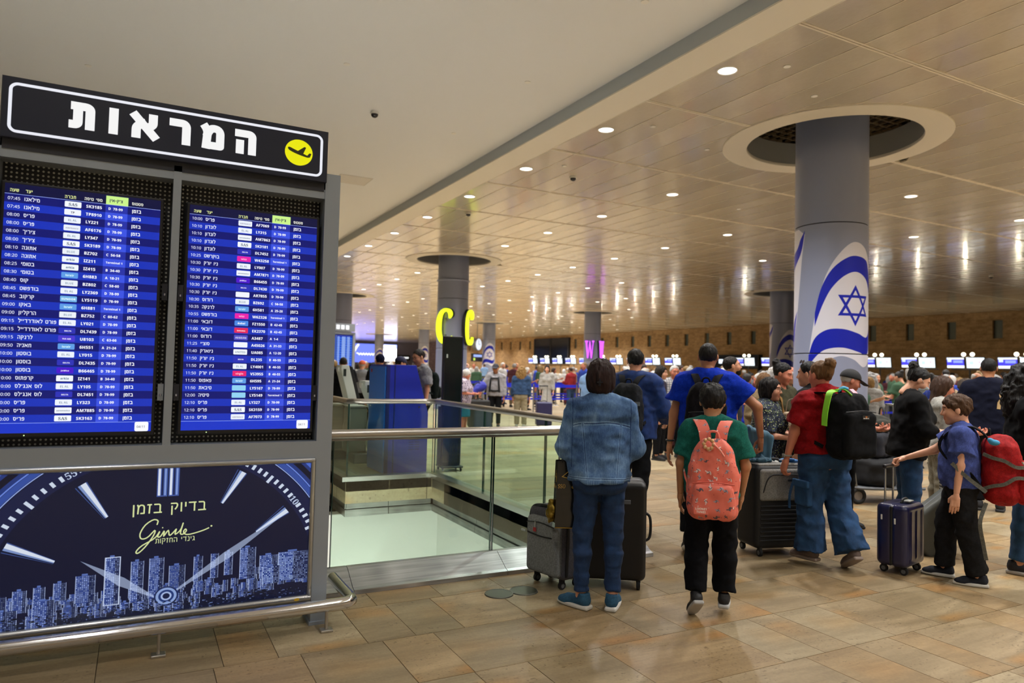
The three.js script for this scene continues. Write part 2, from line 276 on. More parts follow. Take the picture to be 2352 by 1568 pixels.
// small ceiling fittings
function fitting(name, label, cat, x, y, z, geos, group) { const t = thing(name, label, cat, [x, y, z], 0, group); for (const [n, g, m] of geos) part(n, g, m, t); return t; }
{
  const trimG = new THREE.LatheGeometry([[0.118, -0.002], [0.122, -0.012], [0.135, -0.012], [0.14, 0.0]].map((p) => new THREE.Vector2(...p)), 28), lens = new THREE.CircleGeometry(0.118, 28); lens.rotateX(PI / 2); lens.translate(0, -0.004, 0);
  const can = cyl(0.12, 0.12, 0.02, 0, 0.008, 0, 24, true);
  const lensMat = new THREE.MeshStandardMaterial({ color: 0x222222, emissive: new THREE.Color(1, 0.93, 0.82), emissiveIntensity: LENS }), trimMat = std(0xd9d4ca, 0.4);
  const XS = [6.65, 10.37, 14.71, 19.04, 23.36, 27.68, 32.04, 36.37, 40.7];
  for (let k = -5; k < 38; k++) for (const x of XS) {
    const z = -6.775 - BAY * k; if (COLS.some(([a, b]) => Math.hypot(a - x, b - z) < R_OUT + 0.15)) continue;
    const v = V(x, CEIL, z).project(camera), seenIt = v.z < 1 && Math.abs(v.x) < 1.06 && v.y < 1.08; const dist = Math.hypot(x, z);
    if (z > 6 || (z > 0 && x > 30) || (!seenIt && dist > 26) || dist > 105) continue;
    if (k > 22 && (k + Math.round(x)) % 2) continue;
    const t = thing('ceiling_downlight', 'round recessed downlight glowing white in the slatted metal ceiling', 'downlight', [x, CEIL, z], 0, 'downlights set in the metal ceiling');
    part('trim_ring', trimG, trimMat, t); part('lens', lens, lensMat, t); part('can', can, trimMat, t);
    lampIn(t, LAMP * (k > 22 ? 2 : 1));
  }
  function lampIn(t, I) { const s = new THREE.SpotLight(lampColor, I, 0, 68 * DEG, 0.5, 2); s.position.set(0, -0.03, 0); s.target.position.set(0, -3, 0); s.castShadow = true; s.shadow.radius = 5; s.name = 'downlight_lamp'; t.add(s, s.target); }
  // downlights of the plaster ceiling over and behind the photographer, and of the level below
  for (const x of [-7.5, -4, -0.5, 3]) for (const z of [-1.6, 1.4, 4.4, 7.4]) { const t = thing('ceiling_downlight', 'round recessed downlight in the plaster ceiling over the walkway before the board', 'downlight', [x, PLASTER, z], 0, 'downlights of the plaster ceiling'); part('trim_ring', trimG, trimMat, t); part('lens', lens, lensMat, t); lampIn(t, LAMP * 0.24); }
  for (const x of [-1.2, 0.4, 2, 3.3]) { const t = thing('ceiling_downlight', 'round downlight under the floor slab lighting the level below', 'downlight', [x, -0.52, -5.6], 0, 'downlights of the level below'); part('trim_ring', trimG, trimMat, t); part('lens', lens, lensMat, t); lampIn(t, LAMP * 1.7); }
}
// ================================================================ COLUMNS
// the printed flag, given as [share of the radius to the right of the axis, height] pairs
const COLA = { bottom: 0.6, top: 4.03 };
T.flag = canvas(2048, 1960, (g, w, h) => {
  g.fillStyle = '#9098b4'; g.fillRect(0, 0, w, h);
  const X = (th) => (th / 360 + 0.5) * w, Y = (y) => (COLA.top - y) / (COLA.top - COLA.bottom) * h;
  const path = (pts, fill) => { g.beginPath(); pts.forEach(([a, y], i) => i ? g.lineTo(X(a), Y(y)) : g.moveTo(X(a), Y(y))); g.closePath(); g.fillStyle = fill; g.fill(); };
  const spl = (pts, n = 14) => { const c = new THREE.SplineCurve(pts.map((p) => new THREE.Vector2(...p))); return c.getPoints(pts.length * n).map((p) => [p.x, p.y]); };
  const BLUE = '#0d1fb4', WH = '#dcdcea';
  path([...spl([[-43.7, 3.88], [-50, 3.5], [-56, 3.0], [-63, 2.55], [-75, 2.2], [-104, 1.9]]), [-104, 3.99], [-60, 3.99]], WH); path([...spl([[-43.7, 3.95], [-51, 3.63], [-64, 3.45], [-92, 3.25]]), ...spl([[-92, 3.56], [-66, 3.66], [-54, 3.82], [-43.7, 3.95]])], BLUE); path([[-63, 2.62], [-78, 2.05], [-100, 1.9], [-80, 2.4]], BLUE);
  for (const off of [0, 150]) {
    const o = (l) => l.map(([a, y]) => [a + off, y - 0.15]);
    path(o([...spl([[-42, 1.42], [-33, 2.1], [-22, 2.75], [-8, 3.3], [12, 3.66], [36, 3.86], [62, 3.78], [84, 3.5]]), ...spl([[92, 2.2], [78, 1.95], [58, 1.86], [36, 1.98], [12, 2.02], [-14, 1.86], [-32, 1.55], [-42, 1.42]])]), WH);
    path(o([...spl([[-24, 2.72], [-14, 3.12], [2, 3.42], [24, 3.6], [44, 3.64], [70, 3.56], [84, 3.28]]), ...spl([[88, 2.96], [70, 3.24], [44, 3.38], [22, 3.32], [2, 3.12], [-12, 2.84], [-24, 2.5]])]), BLUE);
    path(o([...spl([[-34, 2.04], [-24, 2.3], [-6, 2.44], [18, 2.46], [44, 2.4], [68, 2.34], [88, 2.5]]), ...spl([[92, 2.22], [70, 2.06], [46, 2.1], [18, 2.16], [-8, 2.12], [-26, 1.96], [-36, 1.78]])]), BLUE);
    const st = [40, 2.69], R = 0.29; g.lineWidth = 24; g.strokeStyle = BLUE; g.lineJoin = 'miter';
    for (const s of [1, -1]) { g.beginPath(); for (let i = 0; i < 3; i++) { const a = (90 + i * 120) * DEG * s, x = X(st[0] + off + (Math.cos(a) * R) / R_COL / DEG), y = Y(st[1] + Math.sin(a) * R); i ? g.lineTo(x, y) : g.moveTo(x, y); } g.closePath(); g.stroke(); }
  }
});
const flagMat = std(0xffffff, 0.38, { map: T.flag, metalness: 0.1 });
const font = await new FontLoader().loadAsync('fonts/droid/droid_serif_bold.typeface.json'), sansFont = await new FontLoader().loadAsync('fonts/droid/droid_sans_bold.typeface.json');
function makeColumn(x, z, label, flag) {
  const t = thing('column', label, 'column', [x, 0, z], 0, 'round metal-clad columns');
  const drum = (y0, y1) => { const g = new THREE.LatheGeometry([[R_COL - 0.012, y0], [R_COL, y0 + 0.008], [R_COL, y1 - 0.008], [R_COL - 0.012, y1]].map((p) => new THREE.Vector2(...p)), 64); return g; };
  part('core', cyl(R_COL - 0.013, R_COL - 0.013, 6.4, 0, 3.2, 0, 48), M.dark, t);
  for (const [a, b] of [[0, 0.59], [4.045, 6.35]]) part('cladding_drum', drum(a, b), M.column, t);
  if (flag !== undefined) {
    for (const [a, b] of [[0.605, 1.905], [1.92, 4.03]]) {
      const g = drum(a, b), p = g.attributes.position, uv = g.attributes.uv; const toCam = Math.atan2(-x, -z) + flag;
      for (let i = 0; i < p.count; i++) { const u = uv.getX(i); uv.setXY(i, u, (p.getY(i) - COLA.bottom) / (COLA.top - COLA.bottom)); }
      const m = part('printed_drum', g, flagMat, t); m.rotation.y = toCam - PI;       // lathe u = 0.5 lies at -z
    }
  } else for (const [a, b] of [[0.605, 2.2], [2.215, 4.03]]) part('cladding_drum', drum(a, b), M.column, t);
  return t;
}
makeColumn(10.25, -8.0, 'large round column nearest the red-shirted woman, printed with a blue and white flag', 0);
const colB = makeColumn(10.25, -24.2, 'grey round column carrying two glowing yellow letter C signs');
makeColumn(10.25, -40.4, 'plain grey round column behind the flight screens near the blue advertising wall');
makeColumn(27.55, -24.2, 'flag-printed round column beside the black overhead sign and stone wall', 0);
const colD = makeColumn(27.55, -40.4, 'grey round column carrying glowing purple letter W signs');
makeColumn(27.55, -56.6, 'slim distant column printed with a flag above the man in the white sweatshirt', -0.55);
makeColumn(27.55, -72.8, 'small distant flag column behind the man in the grey shirt', -0.5);
makeColumn(10.25, -56.6, 'distant plain column standing in front of the purple end wall', undefined);
makeColumn(27.55, -89, 'smallest far column with a flag print beside the white shop screen', -0.5);
{
  // steel band below the ceiling of the column with the C
  part('band', new THREE.TorusGeometry(R_COL + 0.01, 0.035, 8, 48).rotateX(PI / 2).translate(0, 4.72, 0), M.column, colB);
  function letter(ch, col, x, z, ang, y, hgt, color, label) {
    const g = new TextGeometry(ch, { font, size: 1, depth: 0.1, curveSegments: 8 }); g.computeBoundingBox(); const b = g.boundingBox; g.translate(-(b.min.x + b.max.x) / 2, -b.min.y, -0.05); const k = hgt / (b.max.y - b.min.y); g.scale(k * (ch === 'W' ? 0.36 : 0.62), k, 1); g.computeVertexNormals();
    const t = thing('letter_sign', label, 'letter sign', [x + Math.sin(ang) * (R_COL + 0.12), y, z + Math.cos(ang) * (R_COL + 0.12)], ang, 'lit letters fixed to columns');
    const back = g.clone(); back.scale(1.1, 1.03, 1); back.translate(0, -0.015 * hgt, -0.06);
    part('letter_face', g, glow(color, 1.6), t); part('letter_shell', back, M.black, t); part('bracket', [box(-0.03, 0.03, 0.3, 0.36, -0.14, -0.05), box(-0.03, 0.03, 0.9, 0.96, -0.14, -0.05)], M.plasticGrey, t);
  }
  const yl = new THREE.Color(0.85, 1, 0.02), mg = new THREE.Color(0.72, 0.12, 1);
  const toCamB = Math.atan2(-10.25, 24.2);
  letter('C', colB, 10.25, -24.2, toCamB - 0.42, 2.35, 1.3, yl, 'glowing yellow letter C half hidden behind the black totem screen');
  letter('C', colB, 10.25, -24.2, toCamB + 1.12, 2.35, 1.3, yl, 'glowing yellow letter C turned edge-on at the side of its column');
  const toCamD = Math.atan2(-27.55, 40.4);
  letter('W', colD, 27.55, -40.4, toCamD - 0.25, 2.35, 1.2, mg, 'glowing purple letter W facing the hall');
  letter('W', colD, 27.55, -40.4, toCamD + 1.1, 2.35, 1.2, mg, 'glowing purple letter W seen edge-on beside the other one');
}
// ================================================================ ESCALATOR WELL AND GLASS RAILING
const well = structGroup('floor_well');
{
  const bandA = (x0, x1, z0, z1, n) => { };
  const S = M.steelDull, kerbM = std(0xcfd1d2, 0.34, { metalness: 0.7, map: rep(T.brushed, 1, 1) });
  // right side x = 3.72 and back side z = -9.35, far-left arm x = 2.5; bands step back downwards
  for (const [y0, y1, inset] of [[-0.14, 0.05, 0], [-0.37, -0.15, 0.02], [-0.47, -0.38, 0]]) {
    const xs = 3.72 + inset, zs = -9.35 - inset, xl = 2.5 + inset;
    for (const [a, b] of [[-9.35, -7.9], [-7.9, -6.45], [-6.45, -4.95]]) part('steel_fascia', box(xs, xs + 0.06, y0, y1, a + 0.003, b - 0.003), S, well);
    for (const [a, b] of [[2.5, 3.1], [3.1, 3.72]]) part('steel_fascia', box(a + 0.003, b - 0.003, y0, y1, zs - 0.06, zs), S, well);
    for (const [a, b] of [[-12, -9.35], [-14, -12]]) part('steel_fascia', box(xl, xl + 0.06, y0, y1, a + 0.003, b - 0.003), S, well);
    part('steel_fascia', box(-3, 2.5, y0, y1, -14.06, -14), S, well);
  }
  // channel that holds the far glass
  part('glass_channel', [box(3.66, 3.82, 0, 0.06, -9.41, -4.95), box(2.44, 3.82, 0, 0.06, -9.45, -9.3), box(2.44, 2.6, 0, 0.06, -14, -9.41)], M.steel, well);
  // sloped steel kerb along the near edge
  const kerb = new THREE.Shape([[0, 0], [0, 0.03], [-0.035, 0.04], [-0.19, 0.135], [-0.24, 0.135], [-0.24, -0.5], [-0.2, -0.5], [-0.2, 0]].map((p) => new THREE.Vector2(...p)));
  for (const [a, b] of [[-3, 1.35], [1.35, 2.52], [2.52, 3.9]]) { const g = new THREE.ExtrudeGeometry(kerb, { depth: b - a - 0.004, bevelEnabled: false }); g.rotateY(-PI / 2); g.translate(b - 0.002, 0, -4.745); const q = boxUV(g); part('kerb_plate', q, kerbM, well); }
  // white walls of the level below
  part('lower_wall_right', box(3.9, 4.1, -4.5, -0.3, -9.6, -4.8), std(0xe4e6e2, 0.8), well);
  part('lower_wall_back', box(-3, 3.9, -4.5, -0.47, -9.75, -9.55), std(0xe4e6e2, 0.8), well);
  part('lower_wall_left', box(-3.2, -3, -4.5, 0, -14, -4.95), std(0xe4e6e2, 0.8), well);
  part('lower_wall_side', box(1.1, 1.25, -4.5, -0.45, -9.6, -8.9), std(0xe4e6e2, 0.8), well);
  part('lower_wall_near', box(-3, 3.9, -4.5, -0.5, -4.9, -4.8), std(0xe4e6e2, 0.8), well);
  part('lower_floor', box(-3.2, 4.1, -4.7, -4.5, -14, -4.8), std(0x8a8378, 0.6), well);
}
{
  const panel = (t, x0, x1, z0, z1, y0, y1) => { const m = part('glass_pane', box(x0, x1, y0, y1, z0, z1), M.glass, t); const dx = x1 - x0, dz = z1 - z0;
    for (const e of dx > dz ? [box(x0 - 0.001, x0 + 0.004, y0, y1, z0, z1), box(x1 - 0.004, x1 + 0.001, y0, y1, z0, z1)] : [box(x0, x1, y0, y1, z0 - 0.001, z0 + 0.004), box(x0, x1, y0, y1, z1 - 0.004, z1 + 0.001)]) part('pane_edge', e, M.glassEdge, m); };
  const t = thing('glass_balustrade', 'glass balustrade with round steel handrail along the near edge of the floor opening', 'railing', [0, 0, 0]);
  panel(t, -1.5, 1.215, -4.985, -4.965, 0.1, 1.02); panel(t, 1.235, 2.475, -4.985, -4.965, 0.1, 1.02); panel(t, 2.49, 3.66, -4.985, -4.965, 0.1, 1.02);
  part('handrail', tube([[-1.5, 1.055, -4.975], [1, 1.055, -4.975], [3.74, 1.055, -4.975]], 0.034, 24, 18), M.steel, t);
  part('rail_channel', box(-1.5, 3.7, 1.01, 1.03, -4.99, -4.96), M.steelDull, t);
  const u = thing('glass_balustrade', 'glass balustrade with steel handrail running along the far and right edges of the floor opening', 'railing', [0, 0, 0]);
  for (const [a, b] of [[-9.33, -7.75], [-7.73, -6.3], [-6.28, -5.02]]) panel(u, 3.73, 3.748, a, b, 0.04, 1.02);
  panel(u, 2.52, 3.725, -9.378, -9.36, 0.04, 1.02); panel(u, 2.51, 2.528, -11.6, -9.39, 0.04, 1.02); panel(u, 2.51, 2.528, -13.9, -11.62, 0.04, 1.02);
  part('handrail', pipe([[3.739, 1.055, -4.99], [3.739, 1.055, -9.369], [2.519, 1.055, -9.369], [2.519, 1.055, -13.9]], 0.034, 0.02, 16), M.steel, u);
}
// round brass-coloured floor covers
for (const [x, z, l] of [[2.255, -4.371, 'dull grey round floor cover plate nearer the information board'], [2.444, -4.362, 'dark green-grey round floor cover plate next to the grey suitcase']]) {
  const t = thing('floor_cover', l, 'floor plate', [x, 0, z], 0, 'round floor covers'); part('disc', cyl(0.097, 0.1, 0.006, 0, 0.003, 0, 40), std(0x4d5148, 0.35, { metalness: 0.6 }), t); part('rim', new THREE.TorusGeometry(0.095, 0.003, 6, 48).rotateX(PI / 2).translate(0, 0.005, 0), M.steelDull, t);
}
// sprinklers, smoke detectors, cameras in the ceilings
{
  const detector = [['base', cyl(0.055, 0.06, 0.02, 0, -0.01, 0), M.white], ['head', cyl(0.03, 0.045, 0.035, 0, -0.035, 0), M.white]];
  const dome = [['base', cyl(0.07, 0.075, 0.04, 0, -0.02, 0), M.white], ['dome', new THREE.SphereGeometry(0.06, 20, 12, 0, 2 * PI, PI / 2, PI / 2).translate(0, -0.04, 0), std(0x1c1a1e, 0.1)]];
  const spr = [['cover_disc', cyl(0.045, 0.045, 0.008, 0, -0.006, 0), M.white]];
  fitting('ceiling_camera', 'small dark camera dome hanging from the plain plaster ceiling', 'camera', 3.3, PLASTER, -11.32, dome);
  fitting('ceiling_camera', 'white dome camera on the metal ceiling just left of the long ceiling seam', 'camera', 7.73, CEIL, -12.15, dome);
  fitting('ceiling_camera', 'pale dome camera on the metal ceiling close to the yellow letter column', 'camera', 7.35, CEIL, -16.5, dome);
  fitting('ceiling_camera', 'black dome camera high on the ceiling above the check-in screens', 'camera', 28.5, CEIL, -15.2, dome);
  for (const [x, z] of [[4.86, -8.93], [2.41, -9.7], [4.84, -11.6], [-0.79, -11.7], [4.9, -6.28]]) fitting('sprinkler', 'tiny flush sprinkler disc in the plaster ceiling', 'sprinkler', x, PLASTER, z, spr, 'flush sprinklers in the plaster ceiling');
  for (const [x, z] of [[7.2, -6.29], [8.3, -6.77], [9.7, -6.6], [7.19, -8.95], [7.17, -11.6], [8.75, -9.38], [12.6, -12.4], [13, -9.7], [15.6, -15.8], [19, -14.2]]) fitting('sprinkler', 'small pale disc fixed flush to the metal ceiling', 'sprinkler', x, CEIL, z, spr, 'discs on the metal ceiling');
  fitting('ceiling_hatch', 'square access hatch set flush in the plaster ceiling', 'hatch', 4.15, PLASTER, -15.8, [['panel', box(-0.35, 0.35, -0.006, 0, -0.35, 0.35), std(0xd6d2cc, 0.8)], ['edge', [box(-0.37, 0.37, -0.003, 0, -0.37, -0.35), box(-0.37, 0.37, -0.003, 0, 0.35, 0.37), box(-0.37, -0.35, -0.003, 0, -0.35, 0.35), box(0.35, 0.37, -0.003, 0, -0.35, 0.35)], std(0xbcb8b0, 0.8)]]);
}

// ================================================================ HEBREW LETTERING (stroke letters: width, then strokes; y runs down from 0 to 1)
const HEB = {
  'א': [0.78, 'M0 0L.78 1', 'M.74 0L.74 .28Q.74 .44 .5 .58', 'M.04 1L.04 .74Q.04 .52 .28 .38'], 'ב': [0.7, 'M.03 0L.38 0Q.58 0 .58 .2L.58 1', 'M0 1L.7 1'], 'ג': [0.45, 'M.05 0L.2 0Q.33 0 .33 .2L.33 .66L.42 1', 'M.33 .66L.04 1'],
  'ד': [0.66, 'M0 0L.66 0', 'M.54 0L.54 1'], 'ה': [0.66, 'M0 0L.44 0Q.64 0 .64 .2L.64 1', 'M.06 .6L.06 1'], 'ו': [0.1, 'M.05 0L.05 1'], 'ז': [0.32, 'M0 0L.32 0', 'M.19 0L.15 1'], 'ח': [0.66, 'M.06 1L.06 0L.44 0Q.62 0 .62 .2L.62 1'],
  'ט': [0.66, 'M0 0L0 .8Q0 1 .2 1L.45 1Q.64 1 .64 .8L.64 .2Q.64 0 .48 0L.32 0'], 'י': [0.1, 'M.05 0L.05 .42'], 'כ': [0.62, 'M.03 0L.3 0Q.6 0 .6 .3L.6 .7Q.6 1 .3 1L.03 1'], 'ך': [0.62, 'M0 0L.44 0Q.6 0 .6 .2L.6 1.34'], 'ל': [0.55, 'M0 -.34L0 0L.54 0Q.56 .42 .22 1'],
  'מ': [0.68, 'M0 0Q.1 .14 .07 .4L.03 1', 'M.08 .3Q.14 0 .38 0Q.66 0 .66 .34L.66 1L.36 1'], 'ם': [0.62, 'M.04 0L.4 0Q.6 0 .6 .2L.6 1L.04 1L.04 0'], 'נ': [0.36, 'M.06 0L.16 0Q.34 0 .34 .2L.34 1L0 1'], 'ן': [0.1, 'M.05 0L.05 1.32'],
  'ס': [0.66, 'M0 0L.35 0Q.65 0 .65 .36Q.65 1 .34 1Q.05 1 .05 .4L.05 0'], 'ע': [0.6, 'M.05 0L.28 .84', 'M.58 0L.56 .5Q.52 .98 0 1.06'], 'פ': [0.62, 'M.24 .46L.05 .46L.05 .2Q.05 0 .3 0Q.6 0 .6 .3L.6 .7Q.6 1 .34 1L.02 1'],
  'צ': [0.62, 'M0 0L.6 1L0 1', 'M.58 0Q.6 .36 .34 .5'], 'ק': [0.64, 'M0 0L.42 0Q.66 0 .62 .28Q.58 .5 .42 .7', 'M.06 .36L.06 1.34'], 'ר': [0.58, 'M0 0L.34 0Q.56 0 .56 .25L.56 1'], 'ש': [0.76, 'M0 0L.02 .62Q.04 1 .36 1Q.75 1 .75 .6L.75 0', 'M.38 0L.38 .42Q.34 .64 .06 .66'],
  'ת': [0.68, 'M.06 0L.44 0Q.64 0 .64 .2L.64 1', 'M.16 0L.16 .84Q.16 1 0 1'], "'": [0.1, 'M.05 0L.02 .25'], '-': [0.3, 'M0 .5L.3 .5'], ' ': [0.34],
};
function hebWidth(s, hgt, lw, gap) { let w = 0; for (const ch of s) w += (HEB[ch]?.[0] ?? 0.3) * (hgt - lw) + lw + gap; return w - gap; }
// draws s right to left with its right edge at x (or left edge when left = true); y = top of the letters
function hebrew(g, s, x, y, hgt, lw, color, left = false, wide = 1, gap = hgt * 0.12) {
  const k = hgt - lw; g.save(); g.strokeStyle = color; g.lineWidth = lw; g.lineJoin = 'round'; g.lineCap = 'butt';
  let px = left ? x + hebWidth(s, hgt, lw, gap) * wide : x;
  for (const ch of s) {
    const G = HEB[ch]; if (!G) continue; const w = (G[0] * k + lw) * wide; px -= w;
    for (const d of G.slice(1)) {
      g.beginPath(); let m; const re = /([MLQ])([^MLQ]*)/g; const pts = [];
      while ((m = re.exec(d))) { const v = m[2].trim().split(/\s+/).map(Number), q = []; for (let i = 0; i < v.length; i += 2) q.push(px + (v[i] * k + lw / 2) * wide, y + v[i + 1] * k + lw / 2); pts.push([m[1], q]); }
      // butt ends reach out to the letter's box
      const ext = (a, b) => { const L = Math.hypot(a[0] - b[0], a[1] - b[1]) || 1; return [a[0] + (a[0] - b[0]) / L * lw / 2, a[1] + (a[1] - b[1]) / L * lw / 2]; };
      const f = pts[0][1], s2 = pts[1][1], la = pts[pts.length - 1], lq = la[1], pe = la[0] === 'Q' ? [lq[0], lq[1]] : pts[pts.length - 2][1].slice(-2);
      const st = ext([f[0], f[1]], [s2[0], s2[1]]), en = ext(lq.slice(-2), pe);
      g.moveTo(...st); for (const [c, q] of pts.slice(1)) c === 'L' ? g.lineTo(q[0], q[1]) : g.quadraticCurveTo(...q); g.lineTo(...en); g.stroke();
    }
    px -= gap * wide;
  }
  g.restore();
}
// ================================================================ FLIGHT INFORMATION BOARD
const FL = [
  ['07:45 מילאנו SAS SK3185 D_78-99', '07:45 מילאנו TP TP8910 D_78-99', '08:00 פריס EL LY221 D_78-99', '08:00 פריס AF AF6176 D_78-99', '08:00 ציריך EL LY347 D_78-99', '08:00 ציריך SAS SK3189 D_78-99', '08:10 אתונה BB BZ702 C_56-58', '08:20 אתונה arkia IZ211 Terminal_1', '08:25 בטומי arkia IZ415 B_34-40', '08:30 בטומי IR 6H883 A_18-21', '08:40 קוס BB BZ802 C_58-60', '08:45 בודפשט EL LY2369 D_78-99', '08:45 קרקוב SUNDOR LY5119 D_78-99', '09:00 באקו IR 6H881 Terminal_1', '09:00 הרקליון BB BZ752 C_60-62', '09:15 פורט_לאודרדייל EL LY021 D_78-99', '09:15 פורט_לאודרדייל DELTA DL7439 D_78-99', '09:15 לרנקה TUS_AIR U8103 C_63-66', '09:50 חאניה IR 6H551 A_21-24', '10:00 בוסטון EL LY015 D_78-99', '10:00 בוסטון DELTA DL7435 D_78-99', '10:00 בוסטון jetBlue B66465 D_78-99', '10:00 קרפתוס arkia IZ141 B_34-40', "10:00 לוס_אנג'לס EL LY105 D_78-99", "10:00 לוס_אנג'לס DELTA DL7451 D_78-99", '10:00 פריס EL LY323 D_78-99', '10:00 פריס AM AM7885 D_78-99', '10:00 פריס SAS SK3163 D_78-99'],
  ['10:00 פריס AF AF7069 D_78-99', '10:10 לונדון EL LY315 D_78-99', '10:10 לונדון AM AM7863 D_78-99', '10:10 לונדון SAS SK3181 D_78-99', '10:10 לונדון DELTA DL7452 D_78-99', '10:25 בוקרשט wizz W43258 Terminal_1', '10:30 ניו_יורק EL LY007 D_78-99', '10:30 ניו_יורק AM AM7871 D_78-99', '10:30 ניו_יורק jetBlue B66455 D_78-99', '10:30 ניו_יורק DELTA DL7430 D_78-99', '10:30 ניו_יורק AR AR7855 D_78-99', '10:30 רודוס BB BZ692 C_56-58', '10:35 לרנקה IR 6H581 A_25-28', '10:55 בודפשט wizz W62326 Terminal_1', '11:00 דובאי dubai FZ1550 B_42-45', '11:00 דובאי Emirates EK2370 B_42-45', '11:00 רודוס AEGEAN A3487 A_1-4', "11:25 סוצ'י AZ A45026 A_31-33", '11:40 ניוארק UNITED UA085 A_12-20', '11:50 ניו_יורק DELTA DL235 B_46-55', '11:50 ניו_יורק EL LY4001 B_46-55', '11:50 ניו_יורק virgin VS3955 B_46-55', '11:50 פאפוס IR 6H595 A_21-24', '11:50 טיבאת SD LY5167 D_78-99', '12:00 סיטיה SD LY5149 Terminal_1', '12:10 פריס EL LY327 D_78-99', '12:10 פריס SAS SK3159 D_78-99', '12:10 פריס AF AF7073 D_78-99'],
];
const LOGO = { SAS: ['#f2f6ff', '#123', 'SAS'], TP: ['#eef2fb', '#445', 'TP'], EL: ['#eaf0fb', '#89a', 'EL AL'], AF: ['#e8eefa', '#99a', 'AIRFRANCE'], BB: ['#e8eef6', '#9ab', 'BLUE'], arkia: ['#eef4fa', '#357', 'arkia'], IR: ['#5c9ae2', '#dff', 'israir'], SUNDOR: ['#6fb0e6', '#eff', 'SUNDOR'], DELTA: ['#2a2fb4', '#fff', '\u25b2 DELTA'], TUS_AIR: ['#4836cc', '#fff', 'TUS AIR'], jetBlue: ['#4a12c8', '#fff', 'jetBlue'], AM: ['#eef2fa', '#678', 'aeromexico'], wizz: ['#e81ea8', '#fbd', 'wizz'], AR: ['#eef2fa', '#dde', ''], dubai: ['#4a86e0', '#fff', 'dubai'], Emirates: ['#e0285a', '#fff', 'Emirates'], AEGEAN: ['#4a4ac0', '#dde', 'AEGEAN'], AZ: ['#eef2fa', '#cde', ''], UNITED: ['#eef2fa', '#89a', 'UNITED'], virgin: ['#e6206e', '#fcd', 'virgin'], SD: ['#8fd0f0', '#eff', ''] };
function flightScreen(rows) {
  return canvas(1000, 1790, (g, w, h) => {
    g.fillStyle = '#04093a'; g.fillRect(0, 0, w, h);
    const top = 76, rh = 58.6;
    rows.forEach((r, i) => { g.fillStyle = i % 2 ? '#1230b6' : '#07106c'; g.fillRect(0, top + i * rh, w, rh); g.fillStyle = i % 2 ? 'rgba(70,92,235,.75)' : 'rgba(50,66,200,.62)'; g.fillRect(628, top + i * rh, 148, rh); });
    const grd = '#1534c4'; g.fillStyle = grd; g.fillRect(0, top + rows.length * rh, w, h - top - rows.length * rh); g.fillStyle = '#9fb4ff'; g.fillRect(0, top - 3, w, 3); g.fillRect(0, top + rows.length * rh, w, 3);
    g.fillStyle = '#c9f08a'; g.fillRect(630, 8, 148, 66);
    const hd = '#e6ee9a'; hebrew(g, 'שעה', 84, 36, 22, 4.4, hd); hebrew(g, 'יעד', 166, 36, 22, 4.4, hd); hebrew(g, 'חברה', 436, 40, 22, 4.4, hd); hebrew(g, "מס' טיסה", 606, 40, 21, 4.2, '#f2f2e0'); hebrew(g, "צ'ק-אין", 742, 32, 21, 4.2, '#20304a'); hebrew(g, 'סטטוס', 880, 38, 21, 4.2, '#f2f2e0');
    rows.forEach((r, i) => {
      const [t, city, air, no, gate] = r.split(' '), y = top + i * rh; g.fillStyle = '#f4f6ff'; g.textBaseline = 'middle';
      g.font = '31px sans-serif'; g.fillText(t, 18, y + 30); hebrew(g, city.replace('_', ' '), 118, y + 17, 25, 4.4, '#f4f6ff', true);
      const [bg, fg, tx] = LOGO[air]; g.fillStyle = bg; g.beginPath(); g.roundRect(366, y + 7, 106, 43, 6); g.fill(); g.fillStyle = fg; g.font = (air === 'SAS' ? 'bold 30px serif' : tx.length > 6 ? 'bold 15px sans-serif' : 'bold 22px sans-serif'); g.textAlign = 'center'; g.fillText(tx, 419, y + 30); g.textAlign = 'left';
      g.fillStyle = '#ffffff'; g.font = 'bold 31px sans-serif'; g.fillText(no, 502, y + 30); g.font = gate.startsWith('T') ? 'bold 22px sans-serif' : 'bold 26px sans-serif'; g.fillText(gate.replace('_', gate.startsWith('T') ? ' ' : '  '), 646, y + 30);
      hebrew(g, 'בזמן', 868, y + 18, 24, 5, '#ffffff');
    });
    g.fillStyle = '#f6f8ff'; g.beginPath(); g.roundRect(w - 112, h - 72, 94, 72, 12); g.fill(); g.fillStyle = '#222'; g.font = '24px sans-serif'; g.fillText('04:11', w - 98, h - 34);
  });
}
